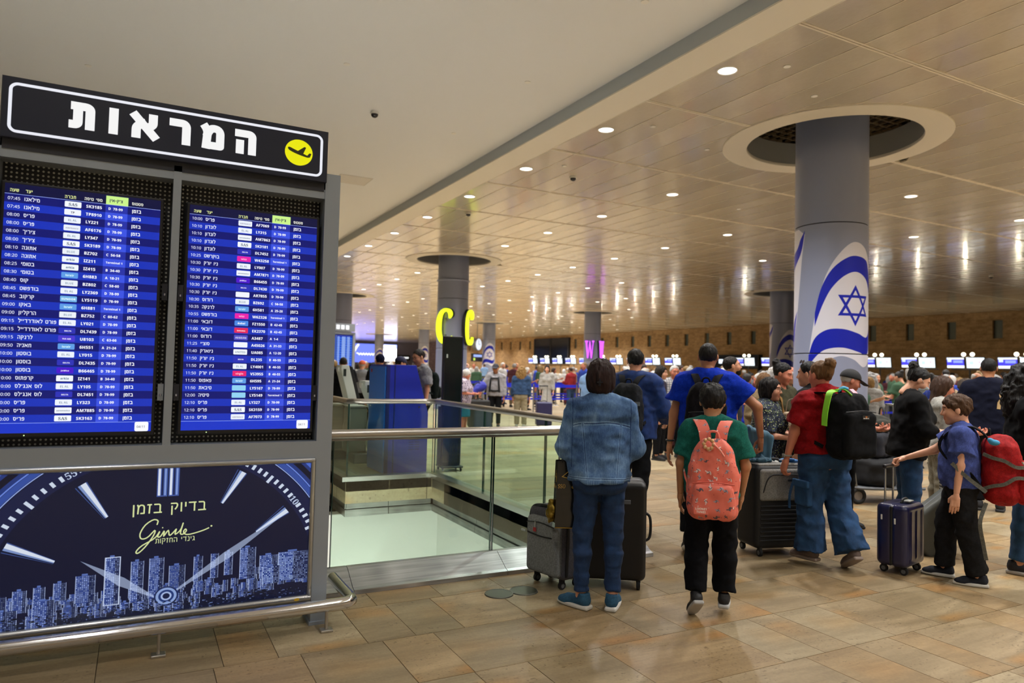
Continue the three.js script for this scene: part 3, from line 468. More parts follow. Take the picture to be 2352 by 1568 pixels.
T.poster = canvas(1800, 962, (g, w, h) => {
  g.fillStyle = '#0b1230'; g.fillRect(0, 0, w, h);
  const cx = 905, cy = 861, ring = (r, lw, c) => { g.beginPath(); g.ellipse(cx, cy, r, r, 0, 0, 7); g.lineWidth = lw; g.strokeStyle = c; g.stroke(); };
  ring(1270, 300, '#22387e'); ring(1165, 36, '#0a0f28'); ring(1215, 22, '#4d6ed0'); ring(1118, 8, '#6d8ce8'); ring(1095, 34, '#3450a4'); ring(1073, 6, '#9bb2f0'); ring(1004, 120, '#131c44');
  for (let i = -26; i <= 29; i++) { if (i % 10 === 0) continue; g.save(); g.translate(cx, cy); g.rotate(i * (i < 0 ? 3.15 : 2.65) * DEG); g.fillStyle = '#d4e0f2'; const L = i % 5 === 0 ? 58 : 36; g.fillRect(-10, -1002, 20, L); g.restore(); }
  const num = (s, a) => { g.save(); g.translate(cx, cy); g.rotate(a * DEG); g.fillStyle = '#c6d4ee'; g.font = 'bold 58px serif'; g.textAlign = 'center'; g.fillText(s, 0, -962); g.restore(); };
  num('55', -31.5); num('5', 26.5); num('10', 53); num('50', -63);
  const marker = (x0, y0, x1, y1, w0, w1) => { const a = Math.atan2(y1 - y0, x1 - x0), s = Math.sin(a), c = Math.cos(a); const poly = (o0, o1, col) => { g.beginPath(); g.moveTo(x0 - s * w0 * o0, y0 + c * w0 * o0); g.lineTo(x1 - s * w1 * o0, y1 + c * w1 * o0); g.lineTo(x1 - s * w1 * o1, y1 + c * w1 * o1); g.lineTo(x0 - s * w0 * o1, y0 + c * w0 * o1); g.closePath(); g.fillStyle = col; g.fill(); }; poly(-1, 1, '#3c5496'); poly(-0.8, 0.1, '#dfe8f8'); poly(0.1, 0.5, '#7f97cc'); poly(0.55, 0.85, '#0e1734'); };
  for (const x of [852, 918]) { g.fillStyle = '#3f58a2'; g.fillRect(x, 0, 60, 192); g.fillStyle = '#e2eafa'; g.fillRect(x + 6, 0, 14, 184); g.fillStyle = '#11204e'; g.fillRect(x + 26, 0, 10, 184); g.fillStyle = '#8aa4e0'; g.fillRect(x + 42, 0, 10, 184); }
  marker(445, 92, 585, 306, 36, 14); marker(1352, 50, 1232, 258, 34, 12); marker(82, 446, 328, 560, 34, 12); marker(1640, 330, 1450, 470, 34, 8);
  // skyline
  seed = 4711; const tower = (x, y, tw, base, k) => {
    g.fillStyle = '#0a1026'; g.fillRect(x, y, tw, base - y); const side = x + tw * rr(0.45, 0.7); g.fillStyle = '#33488c'; g.fillRect(x, y, side - x, base - y); g.fillStyle = '#1a2650'; g.fillRect(side, y, x + tw - side, base - y); if (tw > 50) { g.fillStyle = '#5870b4'; g.fillRect(x + tw * 0.3, y - 12, tw * 0.3, 12); }
    for (let yy = y + 4; yy < base - 4; yy += 11) for (let xx = x + 4; xx < x + tw - 4; xx += 10) { const q = rnd(); if (q < 0.78) { const b = (xx < side ? 150 : 90) * k + q * 110 * k; g.fillStyle = `rgb(${b * 0.78},${b * 0.88},${Math.min(255, b * 1.15)})`; g.fillRect(xx, yy, 6, 7); } }
    g.fillStyle = '#b8c8ee'; g.fillRect(x, y, 3, base - y); g.fillRect(x + tw - 3, y, 2, base - y);
  };
  for (let i = 0; i < 150; i++) { const x = rr(0, w), y = rr(760, 880) - (x > 1400 ? 60 : 0); tower(x, y, rr(20, 70), y + rr(30, 90), rr(0.5, 1)); }
  for (const [x, y, tw, b, k] of [[28, 742, 78, 850, 0.8], [132, 715, 70, 850, 0.85], [232, 705, 60, 820, 0.85], [330, 690, 66, 800, 0.85], [440, 660, 104, 830, 0.9], [590, 560, 80, 860, 1], [728, 600, 72, 860, 0.95], [828, 590, 84, 850, 0.9], [940, 650, 94, 800, 0.7], [1080, 605, 54, 770, 0.85], [1180, 596, 48, 760, 0.85], [1262, 594, 52, 750, 0.9], [1356, 575, 100, 790, 1], [1480, 640, 120, 800, 1], [1600, 630, 200, 830, 1.1], [230, 790, 110, 960, 0.9], [0, 830, 160, 950, 0.9], [1500, 720, 110, 840, 1.1]]) tower(x, y, tw, b, k);
  g.strokeStyle = '#cfdcf6'; g.lineWidth = 5; g.strokeRect(590, 562, 80, 300);
  g.fillStyle = 'rgba(208,224,255,.62)'; for (const [a, b, c, d, q] of [[458, 566, 905, 870, 22], [905, 870, 1640, 352, 20]]) { const an = Math.atan2(d - b, c - a), s = Math.sin(an) * q, k = Math.cos(an) * q; g.beginPath(); g.moveTo(a, b); g.lineTo((a + c) / 2 - s * 1.5, (b + d) / 2 + k * 1.5); g.lineTo(c, d); g.lineTo((a + c) / 2 + s * 1.1, (b + d) / 2 - k * 1.1); g.closePath(); g.fill(); }
  for (const [r, c] of [[62, '#1a2a5a'], [54, '#8fa8dc'], [40, '#223a78'], [28, '#a8bce8'], [18, '#141e44']]) { g.beginPath(); g.ellipse(930, 845, r * 1.1, r, 0, 0, 7); g.fillStyle = c; g.fill(); }
  for (let i = 0; i < 900; i++) { const x = rr(0, w), y = rr(870, 962); g.fillStyle = rnd() < 0.6 ? '#060a18' : `rgba(150,175,235,${rnd() * 0.7})`; g.fillRect(x, y, rr(3, 18), rr(2, 8)); }
  hebrew(g, 'בדיוק בזמן', 1140, 236, 62, 9, '#dfe9a6', false, 1.02, 10);
  g.strokeStyle = '#dfe9a6'; g.lineCap = 'round'; g.lineJoin = 'round';
  const script = (pts, lw) => { g.lineWidth = lw; g.beginPath(); const c = new THREE.SplineCurve(pts.map((p) => new THREE.Vector2(...p))); c.getPoints(90).forEach((p, i) => i ? g.lineTo(p.x, p.y) : g.moveTo(p.x, p.y)); g.stroke(); };
  script([[862, 372], [866, 348], [840, 340], [796, 372], [770, 425], [778, 458], [812, 452], [850, 410], [846, 440], [806, 506], [766, 548], [752, 540], [780, 505], [850, 462], [878, 420], [868, 452], [884, 452], [904, 418], [902, 452], [926, 416], [934, 450], [956, 432], [972, 412], [966, 446], [996, 420], [1010, 376], [996, 440], [1012, 448], [1030, 428], [1024, 416], [1014, 436], [1040, 454], [1120, 436], [1160, 420]], 8);
  g.fillStyle = '#dfe9a6'; g.beginPath(); g.arc(1176, 408, 6, 0, 7); g.fill(); g.beginPath(); g.arc(894, 396, 4, 0, 7); g.fill();
  hebrew(g, 'גינדי החזקות', 1082, 466, 30, 4.4, '#dfe9a6', false, 1, 4);
});
T.departSign = canvas(1680, 330, (g, w, h) => {
  g.fillStyle = '#12151f'; g.fillRect(0, 0, w, h); g.strokeStyle = '#f4f6ff'; g.lineWidth = 16; g.beginPath(); g.roundRect(34, 34, w - 68, h - 68, 34); g.stroke();
  hebrew(g, 'המראות', 1262, 78, 152, 46, '#ffffff', false, 1.12, 44);
  g.fillStyle = '#f2f000'; g.beginPath(); g.arc(1508, 164, 84, 0, 7); g.fill();
  g.fillStyle = '#23240c'; g.save(); g.translate(1508, 164); g.rotate(0.2); g.beginPath(); g.moveTo(-70, -10); g.quadraticCurveTo(-66, -20, -44, -14); g.lineTo(52, 2); g.lineTo(62, -18); g.lineTo(74, -18); g.lineTo(70, 8); g.lineTo(56, 14); g.quadraticCurveTo(-10, 16, -50, 6); g.quadraticCurveTo(-68, 2, -70, -10); g.fill(); g.beginPath(); g.moveTo(-10, -6); g.lineTo(24, -48); g.lineTo(34, -46); g.lineTo(26, 2); g.fill(); g.restore();
});
T.mesh = canvas(128, 128, (g) => { g.fillStyle = '#17181b'; g.fillRect(0, 0, 128, 128); for (const [x, y] of [[32, 32], [96, 32], [32, 96], [96, 96]]) { g.fillStyle = '#a8a8a0'; g.beginPath(); g.arc(x, y, 15, 0, 7); g.fill(); } });
T.mesh.wrapS = T.mesh.wrapT = THREE.RepeatWrapping;
{
  const Z = -4.3, t = thing('flight_information_board', 'tall grey framed flight information board standing on the floor behind the guard rail', 'information board', [0.157, 0, Z]);
  const B = (x0, x1, y0, y1, z0, z1) => box(x0 - 0.157, x1 - 0.157, y0, y1, z0, z1);
  part('post', [B(0.965, 1.055, 0, 2.7, -0.16, 0.0), B(0.955, 1.065, 0, 0.02, -0.17, 0.01)], M.frame, t); part('post', [B(-0.741, -0.651, 0, 2.7, -0.16, 0), B(-0.751, -0.641, 0, 0.02, -0.17, 0.01)], M.frame, t);
  part('mullion', B(0.137, 0.177, 1.0, 2.62, -0.1, 0.0), M.frame, t);
  part('crossbar', B(-0.651, 0.965, 2.545, 2.6, -0.16, -0.005), M.frame, t); part('crossbar', B(-0.651, 0.965, 0.985, 1.085, -0.16, 0.004), M.frame, t); part('crossbar', B(-0.651, 0.965, 0.1, 0.14, -0.16, -0.01), M.frame, t);
  const mm = std(0xffffff, 0.5, { map: rep(T.mesh, 1 / 0.046, 1 / 0.046), metalness: 0.3 });
  part('perforated_panel', B(-0.651, 0.137, 1.085, 2.545, -0.13, -0.12), mm, t); part('perforated_panel', B(0.177, 0.965, 1.085, 2.545, -0.13, -0.12), mm, t);
  part('rear_panel', B(-0.651, 0.965, 0.1, 2.7, -0.162, -0.15), M.frame, t);
  for (const [x, y] of [[0.118, 1.92], [0.196, 1.92], [0.118, 1.37], [0.196, 1.37], [0.95, 1.37]]) { const c = part('latch', B(x - 0.014, x + 0.014, y - 0.045, y + 0.045, -0.09, -0.03), x < 0.15 && y < 1.5 ? M.frame : M.frameDark, t); part('latch_knob', cyl(0.006, 0.006, 0.012, x - 0.157, y - 0.015, -0.026, 12).rotateX(0), M.chrome, c); }
  // sign box
  const s = thing('departures_sign', 'black illuminated sign with white Hebrew word for departures and yellow aeroplane disc', 'sign', [0.157, 2.638, Z]);
  part('sign_box', box(-0.808, 0.808, 0, 0.307, -0.12, 0.028), M.frameDark, s);
  const face = new THREE.PlaneGeometry(1.606, 0.302); face.translate(0, 0.1535, 0.0295); part('sign_face', face, new THREE.MeshStandardMaterial({ color: 0x333333, map: T.departSign, emissive: 0xffffff, emissiveMap: T.departSign, emissiveIntensity: 0.95, roughness: 0.35 }), s);
  part('sign_support', box(-0.8, 0.8, -0.05, 0, -0.1, 0.0), M.frameDark, s);
  // monitors
  [[-0.643, 0.097, 0], [0.208, 0.948, 1]].forEach(([a, b, i]) => {
    const m = thing('flight_monitor', i ? 'portrait monitor listing flights from 10:00 onward, next to the right-hand post' : 'portrait monitor listing the earliest flights, those from 07:45', 'monitor', [(a + b) / 2, 1.135, Z]), w = b - a;
    part('housing', rbox(w, 1.3, 0.07, 0.008, 0, 0.65, -0.07), M.plasticBlack, m);
    const p = new THREE.PlaneGeometry(w - 0.036, 1.262); p.translate(0, 0.655, -0.0338); const tex = flightScreen(FL[i]); part('display', p, new THREE.MeshStandardMaterial({ color: 0x050505, emissive: 0xffffff, emissiveMap: tex, emissiveIntensity: SCREEN, roughness: 0.25 }), m);
    part('status_light', new THREE.SphereGeometry(0.003, 8, 6).translate(-0.22, 0.012, -0.033), glow(0xd8ffb0, 1.5), m);
    const L = new THREE.RectAreaLight(0x4060ff, 0.25, w - 0.04, 1.26); L.position.set(0, 0.65, -0.02); L.rotation.y = PI; L.name = 'monitor_glow'; m.add(L);
  });
  // poster lightbox
  const q = thing('advertising_lightbox', 'backlit poster of a giant watch dial over a night skyline below the flight monitors', 'poster', [0.157, 0.15, Z]);
  part('case', box(-0.8, 0.808, 0, 0.832, -0.12, 0.0), M.frameDark, q);
  const pf = new THREE.PlaneGeometry(1.56, 0.79); pf.translate(0.005, 0.42, 0.006); part('poster_sheet', pf, new THREE.MeshStandardMaterial({ color: 0x404040, map: T.poster, emissive: 0xffffff, emissiveMap: T.poster, emissiveIntensity: 0.9, roughness: 0.28 }), q);
  part('poster_frame', [tube([[-0.79, 0.824, 0.008], [0, 0.824, 0.008], [0.8, 0.824, 0.008]], 0.017, 8, 12), tube([[-0.79, 0.018, 0.008], [0, 0.018, 0.008], [0.8, 0.018, 0.008]], 0.02, 8, 12), tube([[0.793, 0.018, 0.008], [0.793, 0.4, 0.008], [0.793, 0.824, 0.008]], 0.016, 8, 12), tube([[-0.788, 0.018, 0.008], [-0.788, 0.4, 0.008], [-0.788, 0.824, 0.008]], 0.016, 8, 12)], M.aluminium, q);
  const bd = new THREE.CircleGeometry(0.012, 16).scale(1.3, 0.7, 1).translate(0.72, 0.02, 0.029); part('maker_badge', bd, std(0xc8a012, 0.5), q);
  // guard rail
  const r = thing('guard_rail', 'low steel tube guard rail bent round the foot of the information board', 'guard rail', [0, 0, -4.17]);
  part('rail_tube', pipe([[1.19, 0.148, -0.52], [1.19, 0.148, 0.0], [-0.95, 0.148, 0.0], [-0.95, 0.148, -0.4]], 0.035, 0.08, 18), M.chrome, r);
  for (const x of [1.029, 0.157, -0.715]) { const st = part('stanchion', pipe([[x, 0.01, 0.0], [x, 0.06, 0.0], [x, 0.14, -0.004]], 0.009, 0.03), M.steel, r); part('foot_plate', rbox(0.07, 0.014, 0.06, 0.004, x, 0.007, 0.0), M.steel, st); }
}

// ================================================================ KIOSKS NEAR THE OPENING
{
  const ext = (pts, d, bevel = 0.006) => { const g = new THREE.ExtrudeGeometry(new THREE.Shape(pts.map((p) => new THREE.Vector2(...p))), { depth: d, bevelEnabled: bevel > 0, bevelSize: bevel, bevelThickness: bevel, bevelSegments: 2, curveSegments: 8 }); return boxUV(g); };
  const blueSide = std(0x0a1f9e, 0.4), blueBack = std(0x1a62c0, 0.45);
  const k = thing('self_service_kiosk', 'tall deep-blue kiosk cabinet with sloping front standing beside the glass railing', 'kiosk', [3.14, 0, -10.55]);
  part('cabinet', ext([[0.01, 0], [0.64, 0], [0.64, 0.86], [0.44, 1.55], [0.01, 1.55]], 0.8), blueSide, k);
  part('rear_door', box(-0.014, 0.003, 0.02, 1.53, 0.02, 0.78), blueBack, k);
  part('corner_trim', [box(0.0, 0.05, 0.0, 1.55, 0.8, 0.815), box(0.12, 0.135, 0, 1.55, 0.8, 0.812)], std(0x0a1560, 0.4), k);
  const lv = []; for (let c = 0; c < 2; c++) for (let i = 0; i < 7; i++) lv.push(box(0.36 + c * 0.09, 0.43 + c * 0.09, 0.34 + i * 0.035, 0.347 + i * 0.035, 0.806, 0.812)); part('vent_slots', lv, M.dark, k);
  part('lock', cyl(0.012, 0.012, 0.01, 0, 0, 0, 16).rotateX(PI / 2).translate(0.5, 0.95, 0.812), M.chrome, k); part('sticker', box(-0.02, -0.015, 1.44, 1.49, 0.1, 0.17), std(0x8c2a3a, 0.6), k); part('sticker', box(-0.02, -0.015, 0.93, 0.945, 0.1, 0.15), M.white, k);
  const tt = thing('totem_screen', 'slim black free-standing totem display with small white sticker, on a caster base', 'display', [4.19, 0, -9.85], -0.1);
  part('housing', rbox(0.3, 1.93, 0.1, 0.012, 0, 1.04, 0), M.plasticBlack, tt); part('screen_glass', rbox(0.26, 1.86, 0.01, 0.004, 0, 1.05, 0.048), std(0x101a1c, 0.12), tt); part('side_trim', box(0.148, 0.154, 0.1, 2.0, -0.045, 0.045), std(0x2030a0, 0.25, { metalness: 0.5 }), tt);
  part('sticker', box(-0.11, -0.085, 1.68, 1.735, 0.053, 0.055), std(0xb8c4c0, 0.6), tt); part('base_bar', [rbox(0.34, 0.03, 0.3, 0.01, 0.0, 0.065, 0)], M.plasticBlack, tt);
  for (const [x, z] of [[-0.14, 0.12], [0.14, 0.12], [-0.14, -0.12], [0.14, -0.12]]) part('caster', cyl(0.025, 0.025, 0.02, 0, 0, 0, 16).rotateZ(PI / 2).translate(x, 0.025, z), M.rubber, tt);
  part('lower_plinth', rbox(0.26, 0.9, 0.16, 0.01, -0.02, 0.5, -0.1), M.black, tt);
  const wl = [[3.06, -11.75, 'white angled check-in kiosk with black side next to the man in the black shirt', 1.52], [3.3, -11.2, 'lower white angled check-in kiosk right beside the blue cabinet', 1.28]];
  for (const [x, z, l, h] of wl) {
    const w = thing('check_in_kiosk', l, 'kiosk', [x, 0, z]);
    const pr = [[-0.02, 0.28], [0.05, 0.18], [0.14, 0.2], [0.18, 0.78], [-0.02, h], [-0.12, h], [-0.13, h - 0.05], [0.05, 0.8]];
    part('white_stem', ext(pr, 0.3, 0.012), std(0xd9dcd6, 0.4), w); part('dark_side', ext([[0.14, 0.16], [0.19, 0.2], [0.24, 0.78], [0.05, h - 0.02], [-0.01, h], [0.19, 0.78]], 0.3, 0.004), M.black, w);
    part('reader_slot', box(-0.1, -0.055, h - 0.17, h - 0.05, 0.312, 0.318), std(0x2a332e, 0.4), w);
    part('grey_body', rbox(0.3, 0.72, 0.34, 0.03, -0.16, 0.5, -0.1), std(0x8b918e, 0.5), w); part('shelf', rbox(0.3, 0.02, 0.36, 0.008, -0.16, 0.88, -0.08), M.white, w); part('foot', rbox(0.5, 0.16, 0.4, 0.02, -0.02, 0.08, 0.1), std(0x5a605e, 0.5), w);
    part('tablet_arm', box(-0.16, -0.12, h - 0.1, h - 0.03, 0.1, 0.2), M.white, w);
  }
}
// ================================================================ FAR SIGNS AND SCREENS
{
  T.adBlue = canvas(512, 440, (g, w, h) => { const q = g.createLinearGradient(0, 0, 0, h); g.fillStyle = '#6f7ff2'; g.fillRect(0, 0, w, h); g.strokeStyle = '#ffffff'; g.lineCap = 'round'; g.lineWidth = 44; g.beginPath(); g.moveTo(150, 30); g.quadraticCurveTo(70, 160, 24, 400); g.stroke(); g.lineWidth = 26; g.beginPath(); g.moveTo(130, 225); for (let i = 0; i < 12; i++) g.lineTo(150 + i * 26, 225 + (i % 2 ? 34 : 4)); g.lineTo(480, 190); g.stroke(); });
  T.adWhite = canvas(512, 420, (g, w, h) => { g.fillStyle = '#9aa6ff'; g.fillRect(0, 0, w, h); g.fillStyle = '#ffffff'; g.fillRect(0, 100, w, 320); g.fillRect(20, 20, 440, 44); g.fillStyle = '#dfe4ff'; g.fillRect(120, 190, 280, 150); });
  const ad = (tex, x, w, h, y, label, k) => { const t = thing('advertising_screen', label, 'screen', [x, y, -115.97], 0, 'lit screens on the end wall'); part('cabinet', box(-w / 2 - 0.1, w / 2 + 0.1, -0.1, h + 0.1, 0, 0.3), M.black, t); const p = new THREE.PlaneGeometry(w, h); p.translate(0, h / 2, 0.305); part('display', p, new THREE.MeshStandardMaterial({ color: 0x050505, emissive: 0xffffff, emissiveMap: tex, emissiveIntensity: k }), t); const L = new THREE.RectAreaLight(0x9090ff, 1.5, w, h); L.position.set(0, h / 2, 0.4); L.rotation.y = PI; L.name = 'screen_glow'; t.add(L); };
  ad(T.adBlue, 33.2, 4.6, 3.1, 1.9, 'big violet-blue advertising screen with white scrawled script', 1.5); ad(T.adWhite, 37.3, 3.2, 2.8, 2.2, 'bright white advertising screen at the far end of the hall', 3.2);
  const fs = thing('hanging_sign', 'dark sign with white lettering beside the white screen on the end wall', 'sign', [40.2, 2.4, -115.7]); part('panel', box(-1.1, 1.1, 0, 0.9, -0.27, 0.2), M.black, fs); part('lettering', [0, 1, 2, 3, 4, 5, 6, 7].map((i) => box(-0.9 + i * 0.22, -0.75 + i * 0.22, 0.32, 0.6, 0.2, 0.22)), glow(0xffffff, 1.4), fs);
  // second flight board
  T.far = canvas(256, 400, (g, w, h) => { g.fillStyle = '#0a2aa8'; g.fillRect(0, 0, w, h); for (let i = 0; i < 26; i++) { g.fillStyle = i % 2 ? '#2c6ad8' : '#0c3ab8'; g.fillRect(0, 14 + i * 14, w, 14); g.fillStyle = '#b8d4ff'; g.fillRect(14, 18 + i * 14, 34, 6); g.fillRect(84, 18 + i * 14, 60, 7); g.fillRect(170, 18 + i * 14, 46, 6); } });
  const b = thing('flight_information_board', 'smaller far flight board with blue screens under a white sign, beside a plain column', 'information board', [8.55, 0, -36.4], 0.25);
  part('frame', [box(-1.6, -1.45, 0, 3.2, -0.1, 0), box(1.45, 1.6, 0, 3.2, -0.1, 0), box(-1.6, 1.6, 3.1, 3.2, -0.1, 0), box(-1.6, 1.6, 1.1, 1.2, -0.1, 0)], M.frame, b); part('back_panel', box(-1.5, 1.5, 0.2, 3.15, -0.15, -0.08), M.frame, b);
  for (const x of [-0.96, 0, 0.96]) { const p = new THREE.PlaneGeometry(0.9, 1.75); p.translate(x, 2.16, 0.005); part('display', p, new THREE.MeshStandardMaterial({ color: 0x050505, emissive: 0xffffff, emissiveMap: T.far, emissiveIntensity: 1.1 }), b); }
  part('sign_box', box(-1.5, 1.5, 3.25, 3.65, -0.1, 0.1), M.frame, b); part('sign_lettering', [...Array(9).keys()].map((i) => box(-1.2 + i * 0.27, -1.02 + i * 0.27, 3.34, 3.56, 0.1, 0.12)), glow(0xffffff, 1.3), b);
  // black overhead sign on the stone wall
  const s = thing('overhead_sign', 'long black overhead sign with short white Hebrew lettering on the stone wall', 'sign', [43.1, 1.98, -42.65]); part('panel', box(-0.15, 0.28, 0, 1.12, -2.65, 2.65), M.black, s);
  T.over = canvas(640, 128, (g, w, h) => { g.fillStyle = '#08090b'; g.fillRect(0, 0, w, h); hebrew(g, 'תחבורה', 560, 36, 56, 14, '#ffffff', false, 1, 10); g.fillStyle = '#e8f4ff'; g.fillRect(120, 40, 60, 44); });
  const sf = new THREE.PlaneGeometry(5.2, 1.05); sf.rotateY(-PI / 2); sf.translate(-0.155, 0.56, 0); part('sign_face', sf, new THREE.MeshStandardMaterial({ color: 0x050505, emissive: 0xffffff, emissiveMap: T.over, emissiveIntensity: 1.5 }), s);
  const d1 = structGroup('door_1'); part('door_leaf', box(43.28, 43.4, 0, 1.95, -44.8, -40.4), std(0xb88a3c, 0.6), d1); part('door_frame', [box(43.25, 43.4, 0, 2.0, -45, -44.8), box(43.25, 43.4, 0, 2.0, -40.4, -40.2)], M.dark, d1);
  const w9 = structGroup('window_1'); part('dark_glazing', box(43.2, 43.4, 2.2, 5.2, -76, -68), std(0x141a2a, 0.08), w9); part('mullion', [box(43.15, 43.2, 2.2, 5.2, -72.1, -71.9), box(43.15, 43.2, 2.2, 5.2, -76, -75.8), box(43.15, 43.2, 2.2, 5.2, -68.2, -68)], M.dark, w9);
  // round clock and small signs hanging near the distant flag column
  const ck = thing('hanging_clock', 'round white double-faced clock hanging beside the distant flag column', 'clock', [26.2, 3.55, -56.2], 0.6); part('case', cyl(0.55, 0.55, 0.35, 0, 0, 0, 32).rotateX(PI / 2), M.plasticGrey, ck); part('face', new THREE.CircleGeometry(0.5, 32).translate(0, 0, 0.18), glow(0xeef4ff, 1.1), ck); part('hands', [box(-0.02, 0.02, 0, 0.4, 0.181, 0.19), box(0, 0.26, -0.02, 0.02, 0.181, 0.19)], M.black, ck); part('hanger', cyl(0.03, 0.03, 1.5, 0, 1.25, 0, 10), M.plasticGrey, ck);
  const sg = thing('gate_sign', 'small lit green and blue sign hanging under the round clock', 'sign', [26.2, 2.05, -56.2], 0.6); part('panel', box(-0.8, 0.8, 0, 0.7, -0.1, 0.1), M.black, sg); part('lit_strip', [box(-0.7, 0.7, 0.4, 0.6, 0.1, 0.12)], glow(0x9fb8ff, 1.2), sg); part('lit_arrow', box(-0.7, -0.45, 0.1, 0.3, 0.1, 0.12), glow(0xd8ff60, 1.2), sg);
}
// ================================================================ CHECK-IN DESKS
{
  T.scrA = canvas(256, 160, (g, w, h) => { g.fillStyle = '#eef4ff'; g.fillRect(0, 0, w, h); g.fillStyle = '#4a44d8'; g.fillRect(0, 28, w, 92); g.fillStyle = '#cfe0ff'; g.fillRect(10, 14, 60, 54); g.fillStyle = '#8fa0ff'; g.fillRect(96, 42, 140, 40); g.fillStyle = '#fff'; g.fillRect(0, 124, w, 36); });
  T.scrB = canvas(256, 160, (g, w, h) => { g.fillStyle = '#eefaff'; g.fillRect(0, 0, w, h); g.fillStyle = '#c4dce8'; g.fillRect(44, 56, 56, 50); g.fillStyle = '#e0c8d0'; g.fillRect(170, 50, 34, 40); });
  const mats = [T.scrA, T.scrB].map((t) => new THREE.MeshStandardMaterial({ color: 0x050505, emissive: 0xffffff, emissiveMap: t, emissiveIntensity: 1.5 }));
  const scrG = new THREE.PlaneGeometry(0.88, 0.54), caseG = rbox(0.94, 0.6, 0.06, 0.01), lampG = new THREE.SphereGeometry(0.105, 18, 12), lampM = glow(0xfff6d8, 4);
  const counter = merge([rbox(0.7, 1.05, 2.1, 0.03, 0, 0.525, 0)]), top = rbox(0.8, 0.05, 2.2, 0.02, 0, 1.075, 0), post = merge([box(0.25, 0.3, 1, 2.7, -0.03, 0.03), box(0.22, 0.28, 2.05, 2.1, -0.9, 0.9)]), belt = box(0.45, 1.6, 0, 0.35, -0.45, 0.45);
  const m1 = std(0xb9bcc0, 0.4), m2 = std(0xe2e4e2, 0.4), m3 = std(0x50545a, 0.5, { metalness: 0.5 });
  for (let k = -2; k < 19; k++) {
    const z = -21.45 - 2.52 * k; if (z < -38 && z > -43.5) continue;
    const t = thing('check_in_desk', 'check-in desk with twin tilted screens and two round lamps along the stone wall', 'check-in desk', [38, 0, z], 0, 'check-in desks along the stone wall');
    part('counter', counter, m1, t); part('worktop', top, m2, t); part('mast', post, m3, t); part('weighing_belt', belt, M.black, t);
    for (const s of [-1, 1]) {
      const c = part('monitor', caseG, M.plasticBlack, t); c.position.set(-0.1, 2.42, s * 0.5); c.rotation.set(0, -PI / 2, 0); c.rotateX(0.12);
      const p = part('monitor_display', scrG, mats[s < 0 ? 0 : 1], c); p.position.z = 0.032;
      const l = part('lamp_globe', lampG, lampM, t); l.position.set(0.1, 2.86, s * 0.22); part('lamp_stem', cyl(0.02, 0.02, 0.3, 0, -0.2, 0, 8), m3, l);
    }
    const L = new THREE.PointLight(0xfff0d0, 3); L.position.set(-0.15, 2.86, 0); L.castShadow = true; L.name = 'desk_lamp'; t.add(L);
  }
}
// ================================================================ QUEUE BARRIERS
{
  const beltM = std(0x1526c8, 0.55), postM = M.aluminium, pG = merge([cyl(0.03, 0.03, 1.0, 0, 0.5, 0, 14), cyl(0.035, 0.035, 0.12, 0, 0.96, 0, 14)]), bG = new THREE.LatheGeometry([[0, 0.035], [0.1, 0.03], [0.17, 0.012], [0.17, 0]].map((p) => new THREE.Vector2(...p)), 24);
  const run = (x0, z0, x1, z1, n, label) => {
    for (let i = 0; i <= n; i++) {
      const f = i / n, x = x0 + (x1 - x0) * f, z = z0 + (z1 - z0) * f, t = thing('queue_post', label, 'queue post', [x, 0, z], Math.atan2(-(z1 - z0), x1 - x0), 'belted queue posts'); part('pole', pG, postM, t); part('base', bG, postM, t);
      if (i < n) { const L = Math.hypot(x1 - x0, z1 - z0) / n; part('belt', [strap([[0.03, 0.95, 0], [L / 2, 0.945, 0.005], [L - 0.03, 0.95, 0]], 0.1, 0.003, [0, 1, 0], 10)], beltM, t); part('lower_belt', [strap([[0.03, 0.5, 0], [L / 2, 0.495, 0.005], [L - 0.03, 0.5, 0]], 0.06, 0.003, [0, 1, 0], 10)], beltM, t); }
    }
  };
  const near = 'silver queue post with blue belts in the lanes behind the white-dressed woman', right = 'silver queue post with blue belts right of the large flag column', mid = 'silver queue post with blue belts among the waiting crowd';
  run(10.5, -21.6, 17.7, -21.6, 4, near); run(11.8, -23.6, 19, -23.6, 4, near); run(13.2, -10.8, 20.4, -10.8, 4, right); run(11.5, -13.6, 20.5, -13.6, 5, mid); run(14, -16.2, 23, -16.2, 5, mid); run(10.5, -26, 21.3, -26, 6, mid); run(9, -31, 18, -31, 5, mid);
}

